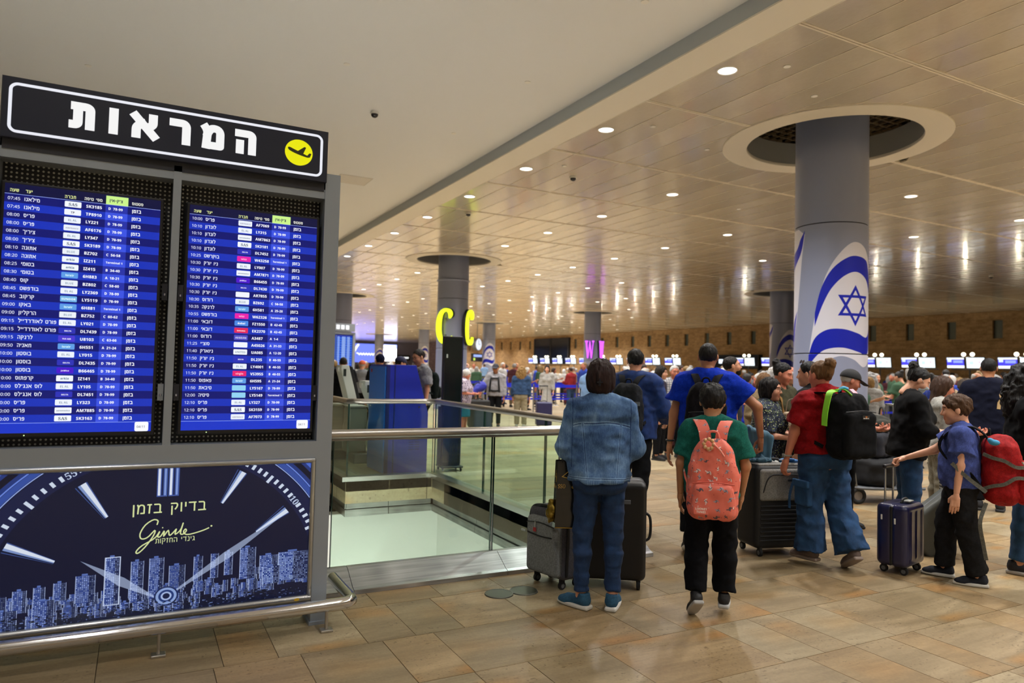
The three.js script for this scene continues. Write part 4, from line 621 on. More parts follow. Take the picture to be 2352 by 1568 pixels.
// ================================================================ FIGURE BUILDER: distance fields meshed with surface nets
function sdfGeo(f, lo, hi, h, uvFn, colFn) {
  const nx = Math.ceil((hi[0] - lo[0]) / h) + 2, ny = Math.ceil((hi[1] - lo[1]) / h) + 2, nz = Math.ceil((hi[2] - lo[2]) / h) + 2, B = 5, val = new Float32Array(nx * ny * nz), sx = 1, sy = nx, sz = nx * ny, lim = (B * h * 0.866 + h) * 1.4;
  for (let bz = 0; bz < nz; bz += B) for (let by = 0; by < ny; by += B) for (let bx = 0; bx < nx; bx += B) {
    const d = f(lo[0] + (bx + B / 2) * h, lo[1] + (by + B / 2) * h, lo[2] + (bz + B / 2) * h), skip = Math.abs(d) > lim;
    for (let k = bz; k < Math.min(nz, bz + B); k++) for (let j = by; j < Math.min(ny, by + B); j++) for (let i = bx; i < Math.min(nx, bx + B); i++) val[i + j * sy + k * sz] = skip ? d : f(lo[0] + i * h, lo[1] + j * h, lo[2] + k * h);
  }
  const id = new Int32Array(nx * ny * nz).fill(-1), P = [], I = [], E = [[0, 1], [2, 3], [4, 5], [6, 7], [0, 2], [1, 3], [4, 6], [5, 7], [0, 4], [1, 5], [2, 6], [3, 7]], off = [0, sx, sy, sx + sy, sz, sx + sz, sy + sz, sx + sy + sz]; let n = 0;
  for (let k = 0; k < nz - 1; k++) for (let j = 0; j < ny - 1; j++) for (let i = 0; i < nx - 1; i++) {
    const o = i + j * sy + k * sz; let m = 0; for (let c = 0; c < 8; c++) if (val[o + off[c]] < 0) m |= 1 << c; if (m === 0 || m === 255) continue;
    let x = 0, y = 0, z = 0, q = 0;
    for (const [a, b] of E) { const s = (m >> a) & 1, t = (m >> b) & 1; if (s === t) continue; const va = val[o + off[a]], vb = val[o + off[b]], r = va / (va - vb); x += (a & 1) + ((b & 1) - (a & 1)) * r; y += ((a >> 1) & 1) + (((b >> 1) & 1) - ((a >> 1) & 1)) * r; z += (a >> 2) + ((b >> 2) - (a >> 2)) * r; q++; }
    P.push(lo[0] + (i + x / q) * h, lo[1] + (j + y / q) * h, lo[2] + (k + z / q) * h); id[o] = n++;
  }
  for (let k = 1; k < nz - 1; k++) for (let j = 1; j < ny - 1; j++) for (let i = 1; i < nx - 1; i++) {
    const o = i + j * sy + k * sz, a = val[o] < 0;
    const quad = (p, q, r, s, fl) => { p = id[p]; q = id[q]; r = id[r]; s = id[s]; if (p < 0 || q < 0 || r < 0 || s < 0) return; fl ? I.push(p, q, r, p, r, s) : I.push(p, r, q, p, s, r); };
    if (a !== (val[o + sx] < 0)) quad(o - sy - sz, o - sz, o, o - sy, a); if (a !== (val[o + sy] < 0)) quad(o - sz - sx, o - sx, o, o - sz, a); if (a !== (val[o + sz] < 0)) quad(o - sx - sy, o - sy, o, o - sx, a);
  }
  const g = new THREE.BufferGeometry(); g.setAttribute('position', new THREE.Float32BufferAttribute(P, 3)); g.setIndex(I); g.computeVertexNormals();
  const uv = new Float32Array(n * 2), col = new Float32Array(n * 3).fill(1), N = g.attributes.normal;
  for (let i = 0; i < n; i++) { const x = P[3 * i], y = P[3 * i + 1], z = P[3 * i + 2]; const q = uvFn ? uvFn(x, y, z) : (Math.abs(N.getX(i)) > Math.abs(N.getZ(i)) ? [z, y] : [x, y]); uv[2 * i] = q[0]; uv[2 * i + 1] = q[1]; if (colFn) { const c = colFn(x, y, z); col[3 * i] = c[0]; col[3 * i + 1] = c[1]; col[3 * i + 2] = c[2]; } }
  g.setAttribute('uv', new THREE.BufferAttribute(uv, 2)); g.setAttribute('color', new THREE.BufferAttribute(col, 3)); return g;
}
const smin = (a, b, k) => { const h = Math.max(k - Math.abs(a - b), 0) / k; return Math.min(a, b) - h * h * k * 0.25; }, smax = (a, b, k) => -smin(-a, -b, k);
const ell = (x, y, z, cx, cy, cz, rx, ry, rz) => { x = (x - cx) / rx; y = (y - cy) / ry; z = (z - cz) / rz; const k = Math.sqrt(x * x + y * y + z * z), m = Math.sqrt(x * x / rx / rx + y * y / ry / ry + z * z / rz / rz); return k < 1e-4 ? -Math.min(rx, ry, rz) : k * (k - 1) / m; };
function cap(a, b, ra, rb) { const [ax, ay, az] = a, bx = b[0] - ax, by = b[1] - ay, bz = b[2] - az, il = 1 / Math.max(1e-9, bx * bx + by * by + bz * bz); return (x, y, z) => { x -= ax; y -= ay; z -= az; const h = Math.max(0, Math.min(1, (x * bx + y * by + z * bz) * il)); return Math.hypot(x - bx * h, y - by * h, z - bz * h) - (ra + (rb - ra) * h); }; }
const rboxD = (x, y, z, a, b, c, r) => { const X = Math.abs(x) - a + r, Y = Math.abs(y) - b + r, Z = Math.abs(z) - c + r; return Math.min(Math.max(X, Y, Z), 0) + Math.hypot(Math.max(X, 0), Math.max(Y, 0), Math.max(Z, 0)) - r; };
const mergeC = (list) => mergeGeometries(list.map((g) => g));

// ---- head, in metres about its centre, face towards +z
const geoCache = {}, cached = (k, f) => geoCache[k] ??= f();
function headSDF(x, y, z) {
  const X = Math.abs(x);
  let d = smin(ell(x, y, z, 0, 0.028, -0.012, 0.076, 0.092, 0.098), ell(x, y, z, 0, -0.045, 0.03, 0.056, 0.068, 0.06), 0.05);
  d = smin(d, ell(x, y, z, 0, 0.034, 0.074, 0.048, 0.012, 0.016), 0.02); d = smin(d, ell(X, y, z, 0.042, -0.025, 0.055, 0.024, 0.024, 0.022), 0.03);
  d = smax(d, -ell(X, y, z, 0.031, 0.011, 0.094, 0.019, 0.011, 0.013), 0.012); d = Math.min(d, ell(X, y, z, 0.031, 0.01, 0.073, 0.0125, 0.0115, 0.0125));
  d = smin(d, cap([0, 0.02, 0.083], [0, -0.022, 0.104], 0.007, 0.0125)(x, y, z), 0.012); d = smin(d, ell(X, y, z, 0.012, -0.027, 0.092, 0.009, 0.008, 0.01), 0.008);
  d = smin(d, ell(x, y, z, 0, -0.053, 0.087, 0.024, 0.006, 0.009), 0.006); d = smin(d, ell(x, y, z, 0, -0.064, 0.083, 0.02, 0.0075, 0.01), 0.006); d = smin(d, ell(x, y, z, 0, -0.094, 0.066, 0.022, 0.018, 0.02), 0.03);
  d = smin(d, ell(X, y, z, 0.08, -0.002, -0.01, 0.01, 0.031, 0.019), 0.008); return smin(d, cap([0, -0.06, -0.02], [0, -0.17, -0.04], 0.05, 0.054)(x, y, z), 0.035);
}
const headGeo = (res) => cached('head' + res, () => sdfGeo(headSDF, [-0.11, -0.2, -0.13], [0.11, 0.14, 0.14], res, null, (x, y, z) => {
  const X = Math.abs(x), e = Math.hypot(X - 0.031, y - 0.01); if (z > 0.074 && e < 0.012 && Math.abs(y - 0.01) < 0.0075) return e < 0.006 ? [0.12, 0.09, 0.08] : [1.15, 1.35, 1.5];
  if (z > 0.05 && Math.abs(y - 0.034 + (X - 0.03) * (X - 0.03) * 5) < 0.0055 && X > 0.012 && X < 0.052) return [0.25, 0.2, 0.18];
  if (z > 0.07 && X < 0.024 && y < -0.046 && y > -0.071) return [0.88, 0.55, 0.55]; if (z > 0.02 && Math.hypot(X - 0.04, y + 0.03) < 0.02) return [1, 0.9, 0.88]; return [1, 1, 1];
}));
const HAIR = {
  short: (x, y, z) => { let d = ell(x, y, z, 0, 0.036, -0.018, 0.085, 0.097, 0.106) + 0.006 * n3(x * 70, y * 30, z * 70); return smax(d, -(y * 0.62 - z * 0.78 + 0.004 + 0.006 * n3(x * 90, 3, 1)), 0.012); },
  crop: (x, y, z) => { let d = ell(x, y, z, 0, 0.034, -0.017, 0.081, 0.093, 0.103) + 0.003 * n3(x * 90, y * 60, z * 90); return smax(d, -(y * 0.62 - z * 0.78 + 0.002), 0.01); },
  messy: (x, y, z) => { let d = ell(x, y, z, 0, 0.036, -0.014, 0.091, 0.102, 0.11) + 0.009 * n3(x * 46 + 3, y * 26, z * 46) + 0.005 * n3(x * 110, y * 40, z * 110); return smax(d, -(y * 0.55 - z * 0.6 + 0.018 + 0.012 * n3(x * 60, 7, z * 30)), 0.014); },
  bob: (x, y, z) => { let d = smin(ell(x, y, z, 0, 0.034, -0.018, 0.092, 0.102, 0.112), ell(x, y, z, 0, -0.035, -0.04, 0.09, 0.09, 0.085), 0.05) + 0.007 * n3(x * 60, y * 16, z * 60) + 0.004 * n3(x * 150, y * 30, z * 150); d = smax(d, -(ell(x, y, z, 0, -0.045, 0.1, 0.075, 0.12, 0.085)), 0.012); return smax(d, z - 0.095, 0.01); },
  fringe: (x, y, z) => { let d = ell(x, y, z, 0, 0.03, -0.014, 0.094, 0.104, 0.112) + 0.006 * n3(x * 60, y * 18, z * 60); return smax(d, -ell(x, y, z, 0, -0.075, 0.085, 0.08, 0.115, 0.1), 0.012); },
  bun: (x, y, z) => { let d = HAIR.short(x, y, z); const s = smin(ell(x, y, z, 0.0, 0.105, -0.115, 0.05, 0.05, 0.045) + 0.01 * n3(x * 60, y * 60, z * 60), ell(x, y, z, 0.0, 0.06, -0.09, 0.06, 0.05, 0.04), 0.02); return smin(d, s, 0.02); },
  long: (x, y, z) => { let d = HAIR.bob(x, y, z); const w = cap([0, 0.0, -0.07], [0, -0.3, -0.095], 0.07, 0.055)(x * 0.8, y, z * 1.25) + 0.008 * n3(x * 60, y * 9, z * 60); return smin(d, w, 0.03); },
  wavy: (x, y, z) => { let d = smin(ell(x, y, z, 0, 0.02, -0.03, 0.115, 0.12, 0.125), ell(x, y, z, 0, -0.13, -0.06, 0.15, 0.17, 0.11), 0.08) + 0.016 * n3(x * 34, y * 26, z * 34) + 0.008 * n3(x * 80, y * 60, z * 80); return smax(d, -ell(x, y, z, 0, -0.06, 0.12, 0.08, 0.16, 0.1), 0.012); },
  side: (x, y, z) => { let d = HAIR.crop(x, y, z); return smax(d, -ell(x, y, z, 0, 0.14, 0.02, 0.06, 0.1, 0.12), 0.01); },
  beard: (x, y, z) => { let d = smin(ell(x, y, z, 0, -0.05, 0.034, 0.06, 0.07, 0.064), ell(x, y, z, 0, -0.095, 0.064, 0.028, 0.024, 0.028), 0.03) + 0.003 * n3(x * 120, y * 80, z * 120); d = smax(d, y + 0.035 + 0.3 * Math.max(0, 0.03 - z), 0.01); return smax(d, -ell(x, y, z, 0, -0.058, 0.096, 0.022, 0.012, 0.02), 0.006); },
};
const hairGeo = (style, res) => cached('hair' + style + res, () => { const w = style === 'wavy' ? 0.2 : 0.13, lo = style === 'wavy' || style === 'long' ? -0.38 : -0.16; return sdfGeo(HAIR[style], [-w, lo, -0.21], [w, 0.17, 0.12], res); });
// ---- hand: fingers along +y, palm towards +z, thumb on the +x side (a right hand)
function handGeo(pose, res, left) {
  return cached('hand' + pose + res + left, () => {
    const curl = { relaxed: [0.25, 0.4, 0.35], grip: [0.95, 1.25, 0.8], point: [1.1, 1.4, 0.8], hold: [0.55, 0.7, 0.5] }[pose], caps = [cap([-0.022, 0.02, 0], [-0.026, 0.085, 0], 0.014, 0.0125), cap([0, 0.01, 0], [0, 0.09, 0], 0.016, 0.0125), cap([0.022, 0.02, 0], [0.026, 0.088, 0], 0.015, 0.0125), cap([-0.004, 0.0, 0], [-0.006, 0.05, 0.004], 0.02, 0.018), cap([0, -0.03, 0], [0, 0.02, 0], 0.022, 0.022)], fingers = [];
    [[0.03, 0.088, 0.046, 0.0095], [0.01, 0.092, 0.05, 0.0098], [-0.011, 0.09, 0.047, 0.0092], [-0.03, 0.082, 0.037, 0.0083]].forEach(([x, y, L, r], i) => {
      let a = 0, p = [x, y, 0]; const c = pose === 'point' && i === 0 ? [0, 0.05, 0.05] : curl, fx = x * 0.12;
      [0.46, 0.3, 0.24].forEach((s, j) => { a += c[j] * (1 + i * 0.06); const l = L * s * 1.9, q = [p[0] + fx * l * 3, p[1] + Math.cos(a) * l, p[2] + Math.sin(a) * l]; fingers.push(cap(p, q, r * (1 - j * 0.1), r * (0.92 - j * 0.1))); p = q; });
    });
    const tc = pose === 'relaxed' ? 0.3 : 0.75; fingers.push(cap([0.024, 0.012, 0.004], [0.046, 0.042, 0.014 + tc * 0.012], 0.0145, 0.0115), cap([0.046, 0.042, 0.014 + tc * 0.012], [0.052 - tc * 0.018, 0.072, 0.02 + tc * 0.03], 0.0115, 0.0085));
    const f = (x, y, z) => { let d = 1; for (const c of caps) d = smin(d, c(x, y, z), 0.012); for (const c of fingers) d = smin(d, c(x, y, z), 0.004); return d; };
    const g = sdfGeo(f, [-0.06, -0.06, -0.04], [0.08, 0.21, 0.11], res);
    if (left) { g.scale(-1, 1, 1); const ix = g.index.array; for (let i = 0; i < ix.length; i += 3) { const t = ix[i]; ix[i] = ix[i + 1]; ix[i + 1] = t; } g.computeVertexNormals(); }
    return g;
  });
}
const shoeGeo = (res) => cached('shoe' + res, () => [
  sdfGeo((x, y, z) => { let d = smin(cap([0, 0.055, -0.035], [0, 0.045, 0.1], 0.04, 0.038)(x, y, z), ell(x, y, z, 0.003, 0.03, 0.13, 0.044, 0.036, 0.062), 0.03); d = smin(d, cap([0, 0.07, -0.03], [0, 0.105, -0.028], 0.04, 0.042)(x, y, z), 0.03); return smax(smax(d, 0.02 - y, 0.006), y - 0.112, 0.006) + 0.0012 * n3(x * 90, y * 90, z * 90); }, [-0.07, 0, -0.11], [0.07, 0.14, 0.22], res),
  sdfGeo((x, y, z) => { const w = 0.041 + 0.007 * Math.sin((z + 0.08) * 13) - 0.25 * Math.max(0, z - 0.14); return rboxD(x, y - 0.016, z - 0.058, w, 0.0165, 0.142, 0.014); }, [-0.07, -0.01, -0.11], [0.07, 0.06, 0.22], res)]);
// ---- a whole figure; faces +z, stands on y = 0
const skins = { fair: 0xd6a084, light: 0xc98f70, tan: 0xa9714f, ruddy: 0xc67c62, olive: 0xb4805c };
const skinMats = {}; for (const [k, c] of Object.entries(skins)) skinMats[k] = std(c, 0.55, { vertexColors: true });
const norm = (a) => { const l = Math.hypot(...a); return a.map((v) => v / l); };
function figure(o, root) {
  const s = o.h / 1.75, b = o.b ?? 1, res = o.res ?? 0.012, hs = (o.head ?? 1) * (o.h < 1.5 ? s * 1.13 : (0.5 + 0.5 * s)), sw = o.sw ?? 1, hw = o.hw ?? 1;
  const R = new THREE.Matrix4().makeRotationFromEuler(new THREE.Euler(o.lean ?? 0.03, o.twist ?? 0, o.side ?? 0, 'YXZ')), Ri = R.clone().invert(), e = Ri.elements;
  const legs = [1, -1].map((sd) => { const L = (sd > 0 ? o.legL : o.legR) ?? {}, u = norm(L.u ?? [0.03 * sd, -1, 0.02]), l = norm(L.l ?? [0.01 * sd, -1, -0.03]), hip = [0.088 * sd * hw * s, -0.04 * s, 0], kn = hip.map((v, i) => v + u[i] * 0.43 * s), an = kn.map((v, i) => v + l[i] * 0.42 * s); return { sd, hip, kn, an, u, l, yaw: L.yaw ?? 0.16 * sd, pitch: L.pitch ?? 0 }; });
  let low = 1; for (const L of legs) { for (const [z, y] of [[0.18, -0.08], [-0.08, -0.08]]) low = Math.min(low, L.an[1] + s * (y * Math.cos(L.pitch) - z * Math.sin(L.pitch))); }
  const py = -low; for (const L of legs) for (const q of [L.hip, L.kn, L.an]) q[1] += py;
  const W = (x, y, z) => { const v = V(x * s, y * s, z * s).applyMatrix4(R); return [v.x, v.y + py, v.z]; };
  const arms = [1, -1].map((sd) => { const A = (sd > 0 ? o.armL : o.armR) ?? {}, sh = W(0.178 * sd * sw, 0.425, -0.01), u = norm(A.u ?? [0.16 * sd, -1, 0.0]), f = norm(A.f ?? [0.05 * sd, -1, 0.18]), el = sh.map((v, i) => v + u[i] * 0.285 * s), wr = el.map((v, i) => v + f[i] * 0.25 * s); return { sd, sh, el, wr, u, f, h: A.h ? norm(A.h) : f, thumb: A.thumb ?? [0, 0, 1], pose: A.pose ?? 'relaxed', no: A.none }; });
  const neck = W(0, 0.47, -0.015), hc = V(...W(0, 0.645, 0.025 + (o.fwd ?? 0)));
  // torso in its own frame, x squeezed so that the trunk is wider than deep
  const KX = 0.7, bb = b, tc = [cap([0, -0.06, 0], [0, 0.08, 0], 0.118 * bb * hw, 0.112 * bb), cap([0, 0.08, 0.004], [0, 0.2, 0.004], 0.104 * bb, 0.106 * bb), cap([0, 0.2, 0.0], [0, 0.36, -0.004], 0.107 * bb, 0.108 * bb), cap([-0.125 * KX * sw, 0.405, -0.012], [0.125 * KX * sw, 0.405, -0.012], 0.058, 0.058), cap([0, 0.47, -0.02], [0.115 * KX * sw, 0.43, -0.012], 0.05, 0.05), cap([0, 0.47, -0.02], [-0.115 * KX * sw, 0.43, -0.012], 0.05, 0.05)];
  const bust = o.bust ?? 0, belly = o.belly ?? 0, seat = o.seat ?? 0.5;
  const loc = (x, y, z) => { y -= py; return [(e[0] * x + e[4] * y + e[8] * z) / s, (e[1] * x + e[5] * y + e[9] * z) / s, (e[2] * x + e[6] * y + e[10] * z) / s]; };
  const torso = (x, y, z) => { const q = loc(x, y, z), X = q[0] * KX; let d = 1; for (const c of tc) d = smin(d, c(X, q[1], q[2]), 0.06); const a = Math.abs(q[0]); d = smin(d, ell(a, q[1], q[2], 0.075 * hw, -0.075, -0.055, 0.088 * bb, 0.1, (0.06 + 0.03 * seat) * bb), 0.05); if (bust) d = smin(d, ell(a, q[1], q[2], 0.075, 0.27, 0.085 * bb, 0.066, 0.06, 0.045 + 0.03 * bust), 0.05); if (belly) d = smin(d, ell(q[0], q[1], q[2], 0, 0.08, 0.06, 0.13 * bb, 0.14, 0.06 + 0.07 * belly), 0.06); return d * s; };
  const g = b > 1 ? 1 + (b - 1) * 0.8 : b;
  const legC = legs.map((L) => [cap(L.hip, L.kn, 0.084 * s * g, 0.055 * s * g), cap(L.kn, L.an, 0.054 * s * g, 0.037 * s), cap(L.kn.map((v, i) => v + (L.an[i] - v) * 0.28 - (i === 2 ? 0.014 * s : 0)), L.kn.map((v, i) => v + (L.an[i] - v) * 0.5), 0.05 * s * g, 0.035 * s)]);
  const armC = arms.map((A) => [cap(A.sh, A.el, 0.049 * s * g, 0.038 * s * g), cap(A.el, A.wr, 0.039 * s * g, 0.026 * s)]);
  const neckTop = [hc.x, hc.y - 0.06 * hs, hc.z - 0.02 * hs], neckC = cap(neck, neckTop, 0.058 * s * Math.min(1.12, g), 0.05 * hs);
  const all = [...legs.flatMap((L) => [L.hip, L.kn, L.an]), ...arms.flatMap((A) => [A.sh, A.el, A.wr]), neck, [hc.x, hc.y, hc.z], W(0, 0, 0)];
  const lo = [0, 1, 2].map((i) => Math.min(...all.map((p) => p[i])) - 0.22 * Math.max(1, b)), hi = [0, 1, 2].map((i) => Math.max(...all.map((p) => p[i])) + 0.22 * Math.max(1, b)); lo[1] = -0.02;
  const under = o.bottom && (o.bottom.len ?? 0.93) > 0.9 && !o.bottom.skirt ? 0.01 * s : 0, sleeveIn = o.top && (o.top.sleeve ?? 0) > 1.5 ? 0.008 * s : 0;
  const body = (x, y, z) => { let d = torso(x, y, z) + 0.016 * s; d = smin(d, neckC(x, y, z), 0.03 * s); for (const c of legC) for (const k of c) d = smin(d, k(x, y, z) + (y > 0.16 * s ? under : 0), 0.03 * s); for (const c of armC) { let a = Math.min(1, c[0](x, y, z) + sleeveIn); a = smin(a, c[1](x, y, z), 0.02 * s); d = smin(d, a, 0.03 * s); } return d; };
  const bits = [sdfGeo(body, lo, [hi[0], Math.min(hi[1], neckTop[1] + 0.06), hi[2]], res * 1.25)];
  // head
  const hm = new THREE.Matrix4().makeRotationFromEuler(new THREE.Euler(o.headPitch ?? 0.05, o.headYaw ?? 0, o.headRoll ?? 0, 'YXZ')); hm.scale(V(hs, hs, hs)); hm.setPosition(hc);
  const hres = o.hres ?? (res > 0.02 ? 0.013 : 0.0055); bits.push(headGeo(hres).clone().applyMatrix4(hm));
  for (const A of arms) { if (A.no) continue; const Y = V(...A.h), t = V(...A.thumb); t.addScaledVector(Y, -t.dot(Y)).normalize(); const X = A.sd > 0 ? t.clone().negate() : t, Z = V(0, 0, 0).crossVectors(X, Y), m = new THREE.Matrix4().makeBasis(X, Y, Z), k = (o.h < 1.5 ? 0.84 : 0.5 + 0.5 * s); m.scale(V(k, k, k)); m.setPosition(A.wr[0] + Y.x * 0.03 * s, A.wr[1] + Y.y * 0.03 * s, A.wr[2] + Y.z * 0.03 * s); bits.push(handGeo(A.pose, res > 0.02 ? 0.011 : res > 0.013 ? 0.006 : 0.0045, A.sd > 0).clone().applyMatrix4(m)); }
  part('body', mergeC(bits), o.skinMat ?? skinMats[o.skin ?? 'light'], root);
  const wr = o.wr ?? 1, nz = (x, y, z, a, f) => a * s * wr * (0.8 * n3(x * f + 7, y * f * 1.5, z * f) + 1.5 * (Math.abs(n3(x * f * 0.75 + y * f * 0.45, y * f * 0.9 + 9, z * f * 0.75 - y * f * 0.3)) - 0.28) + 0.45 * n3(x * f * 2.4, y * f * 2.8 + 4, z * f * 2.4));
  // trousers, shorts or skirt
  const bo = o.bottom;
  if (bo) {
    const off = 0.011 + (bo.loose ?? 0) * 0.02, offT = 0.008 + Math.min(bo.loose ?? 0, 0.4) * 0.004, len = bo.len ?? 0.93, fl = bo.flare ?? 0, top = bo.top ?? 0.07;
    const lc = legs.map((L, i) => { const end = len > 0.5 ? L.kn.map((v, j) => v + (L.an[j] - v) * (len - 0.5) * 2) : L.hip.map((v, j) => v + (L.kn[j] - v) * len * 2), a = [(0.084 * g + off) * s, (0.055 * g + off * 1.15) * s], c = [(0.054 * g + off * 1.15) * s, (0.04 * g * (1 - 0.3 * (1 - len)) + off * 1.1 + fl * 0.05) * s]; return { end, dir: len > 0.5 ? L.l : L.u, c: len > 0.5 ? [cap(L.hip, L.kn, a[0], a[1]), cap(L.kn, end, c[0], c[1]), cap(L.kn.map((v, i2) => v + (L.an[i2] - v) * 0.28 - (i2 === 2 ? 0.014 * s : 0)), L.kn.map((v, i2) => v + (L.an[i2] - v) * 0.5), (0.05 * g + off) * s, (0.036 + off) * s)] : [cap(L.hip, end, a[0], a[1] * 1.25)] }; });
    const skirt = bo.skirt ? cap(W(0, 0.05, 0), [0, py - bo.skirt * s, 0], 0.115 * s * b, 0.19 * s) : null;
    const f = (x, y, z) => {
      const q = loc(x, y, z); let d = Math.max(torso(x, y, z) - offT * s, (q[1] - top) * s); d = Math.max(d, (-0.16 - q[1]) * s);
      if (skirt) { const k = Math.max(skirt(x * 0.85, y, z), py - bo.skirt * s - y, (q[1] - top) * s); d = smin(d, k, 0.03); }
      else for (const L of lc) { let k = 1; for (const c of L.c) k = smin(k, c(x, y, z), 0.02 * s); const cut = (x - L.end[0]) * L.dir[0] + (y - L.end[1]) * L.dir[1] + (z - L.end[2]) * L.dir[2]; d = smin(d, Math.max(k, cut), 0.025 * s); }
      const lo2 = Math.min(1, Math.max(0.15, -q[1] * 5)); return d + nz(x, y, z, (0.0045 + 0.003 * (bo.loose ?? 0)) * lo2, 13) + (bo.crinkle ?? 0.003) * s * lo2 * (Math.abs(n3(x * 9 + 2, y * 34, z * 9)) - 0.3);
    };
    const l2 = [...lo], h2 = [...hi]; h2[1] = Math.min(hi[1], py + 0.2 * s); part(bo.name ?? 'trousers', sdfGeo(f, l2, h2, res), bo.mat, root);
  }
  const tp = o.top;
  if (tp) {
    const off = 0.014 + (tp.loose ?? 0) * 0.022, hem = tp.hem ?? -0.1, sl = tp.sleeve ?? 0.6;
    const ac = arms.map((A) => { if (sl <= 0) return null; const end = sl <= 1 ? A.sh.map((v, j) => v + (A.el[j] - v) * sl) : A.el.map((v, j) => v + (A.wr[j] - v) * (sl - 1)), o2 = off + (sl <= 1 ? 0.012 : 0.006); return { end, dir: sl <= 1 ? A.u : A.f, sh: A.sh, c: sl <= 1 ? [cap(A.sh, end, (0.049 * g + off) * s, (0.046 * g + o2 + (tp.loose ?? 0) * 0.014) * s)] : [cap(A.sh, A.el, (0.049 * g + o2) * s, (0.04 * g + o2) * s), cap(A.el, end, (0.04 * g + o2) * s, (0.03 * g + o2 * 0.9) * s)] }; }).filter(Boolean);
    const drop = cap([0, 0.3, 0.0], [0, hem - 0.05, 0.0], 0.105 * b, (0.11 + 0.016 * (tp.loose ?? 0)) * Math.max(b * (hem < -0.05 ? hw : 1), 0.98));
    const coll = tp.collar ? cap(W(0, 0.455, -0.02), W(0, 0.5, -0.016), 0.08 * s, 0.07 * s) : null;
    const f = (x, y, z) => {
      const q = loc(x, y, z); let d = torso(x, y, z) - off * s; d = smin(d, drop(q[0] * KX, q[1], q[2]) * s - off * 0.6 * s, 0.03 * s); d = Math.max(d, (hem - q[1]) * s);
      if (coll) d = smin(d, coll(x, y, z), 0.02 * s);
      for (const A of ac) { let k = 1; for (const c of A.c) k = smin(k, c(x, y, z), 0.02 * s); k = Math.max(k, (x - A.end[0]) * A.dir[0] + (y - A.end[1]) * A.dir[1] + (z - A.end[2]) * A.dir[2]); d = smin(d, k, 0.035 * s); }
      d = Math.max(d, -(ell(q[0], q[1], q[2], 0, 0.53 + (tp.collar ? 0.01 : 0), 0.02, 0.066 * (tp.scoop ?? 1), 0.07 * (tp.scoop ?? 1), 0.085 * (tp.scoop ?? 1)) * s));
      return d + nz(x, y, z, 0.0055 + 0.0035 * (tp.loose ?? 0), 12);
    };
    const l2 = [...lo]; l2[1] = Math.max(0, py + (hem - 0.16) * s); if (arms.some((A) => A.wr[1] < l2[1] + 0.1) && sl > 1) l2[1] = Math.min(...arms.map((A) => A.wr[1])) - 0.12; part(tp.name ?? 'shirt', sdfGeo(f, l2, [hi[0], neck[1] + 0.12 * s, hi[2]], res, tp.uv ? (x, y, z) => tp.uv(...loc(x, y, z)) : null), tp.mat, root);
  }
  if (o.shoes) for (const L of legs) {
    const [up, so] = shoeGeo(res > 0.02 ? 0.016 : res > 0.013 ? 0.009 : 0.0055), m = part('shoe', up, o.shoes.mat, root); m.position.set(L.an[0], L.an[1], L.an[2]); m.rotation.set(L.pitch, L.yaw, 0, 'YXZ'); m.scale.setScalar(s * (o.shoes.k ?? 1)); m.updateMatrix(); const t = new THREE.Vector3(0, -0.08, 0).multiplyScalar(s * (o.shoes.k ?? 1)).applyEuler(m.rotation); m.position.add(t);
    part('sole', so, o.shoes.sole, m);
  }
  if (o.hair) for (const hgt of [].concat(o.hair)) { const m = part(hgt.style === 'beard' ? 'beard' : 'hair', hairGeo(hgt.style, res > 0.02 ? 0.014 : 0.0065), hgt.mat, root); hm.decompose(m.position, m.quaternion, m.scale); }
  if (o.cap) { const m = part('cap', cached('cap', () => sdfGeo((x, y, z) => { let d = smax(ell(x, y, z, 0, 0.032, -0.014, 0.092, 0.1, 0.112), 0.03 - y + 0.15 * z, 0.012); const br = rboxD(x, y - 0.045 + 0.28 * (z - 0.09) + 5 * x * x * 0.35, z - 0.13, 0.075, 0.005, 0.06, 0.005); return smin(d, Math.max(br, Math.hypot(x, z - 0.07) - 0.125), 0.012); }, [-0.12, -0.04, -0.15], [0.12, 0.16, 0.22], 0.006)), o.cap, root); hm.decompose(m.position, m.quaternion, m.scale); }
  if (o.glasses) { const ring = (sx) => new THREE.TorusGeometry(0.021, 0.0018, 6, 24).scale(1.1, 0.85, 1).translate(sx * 0.032, 0.009, 0.1), m = part('glasses', mergeGeometries([ring(1), ring(-1), tube([[0.055, 0.012, 0.098], [0.078, 0.012, 0.06], [0.084, 0.01, -0.01]], 0.0016, 10, 5), tube([[-0.055, 0.012, 0.098], [-0.078, 0.012, 0.06], [-0.084, 0.01, -0.01]], 0.0016, 10, 5), tube([[-0.011, 0.012, 0.1], [0, 0.015, 0.104], [0.011, 0.012, 0.1]], 0.0016, 6, 5)]), M.black, root); hm.decompose(m.position, m.quaternion, m.scale); if (o.glasses === 'up') { const v = V(0, 0.075, -0.03).applyQuaternion(m.quaternion); m.position.add(v.multiplyScalar(hs)); m.rotateX(-0.5); part('lens', [new THREE.CircleGeometry(0.021, 20).translate(0.032, 0.009, 0.1), new THREE.CircleGeometry(0.021, 20).translate(-0.032, 0.009, 0.1)], std(0x9ab0b8, 0.05, { metalness: 0.7 }), m); } }
  return { root, W, loc, arms, legs, hc, hs, py, s, hm, neck };
}
function person(label, x, z, turn, o, group) { const t = thing('person', label, 'person', [x, 0, z], turn * DEG, group); return figure(o, t); }
const cloth = (c, o = {}) => std(c, 0.92, { specularIntensity: 0.35, map: rep(T.weave, 9, 9), ...o });
const hairM = (c) => std(c, 0.58, { specularIntensity: 0.6, bumpMap: rep(T.strand, 4, 4), bumpScale: 0.004 });
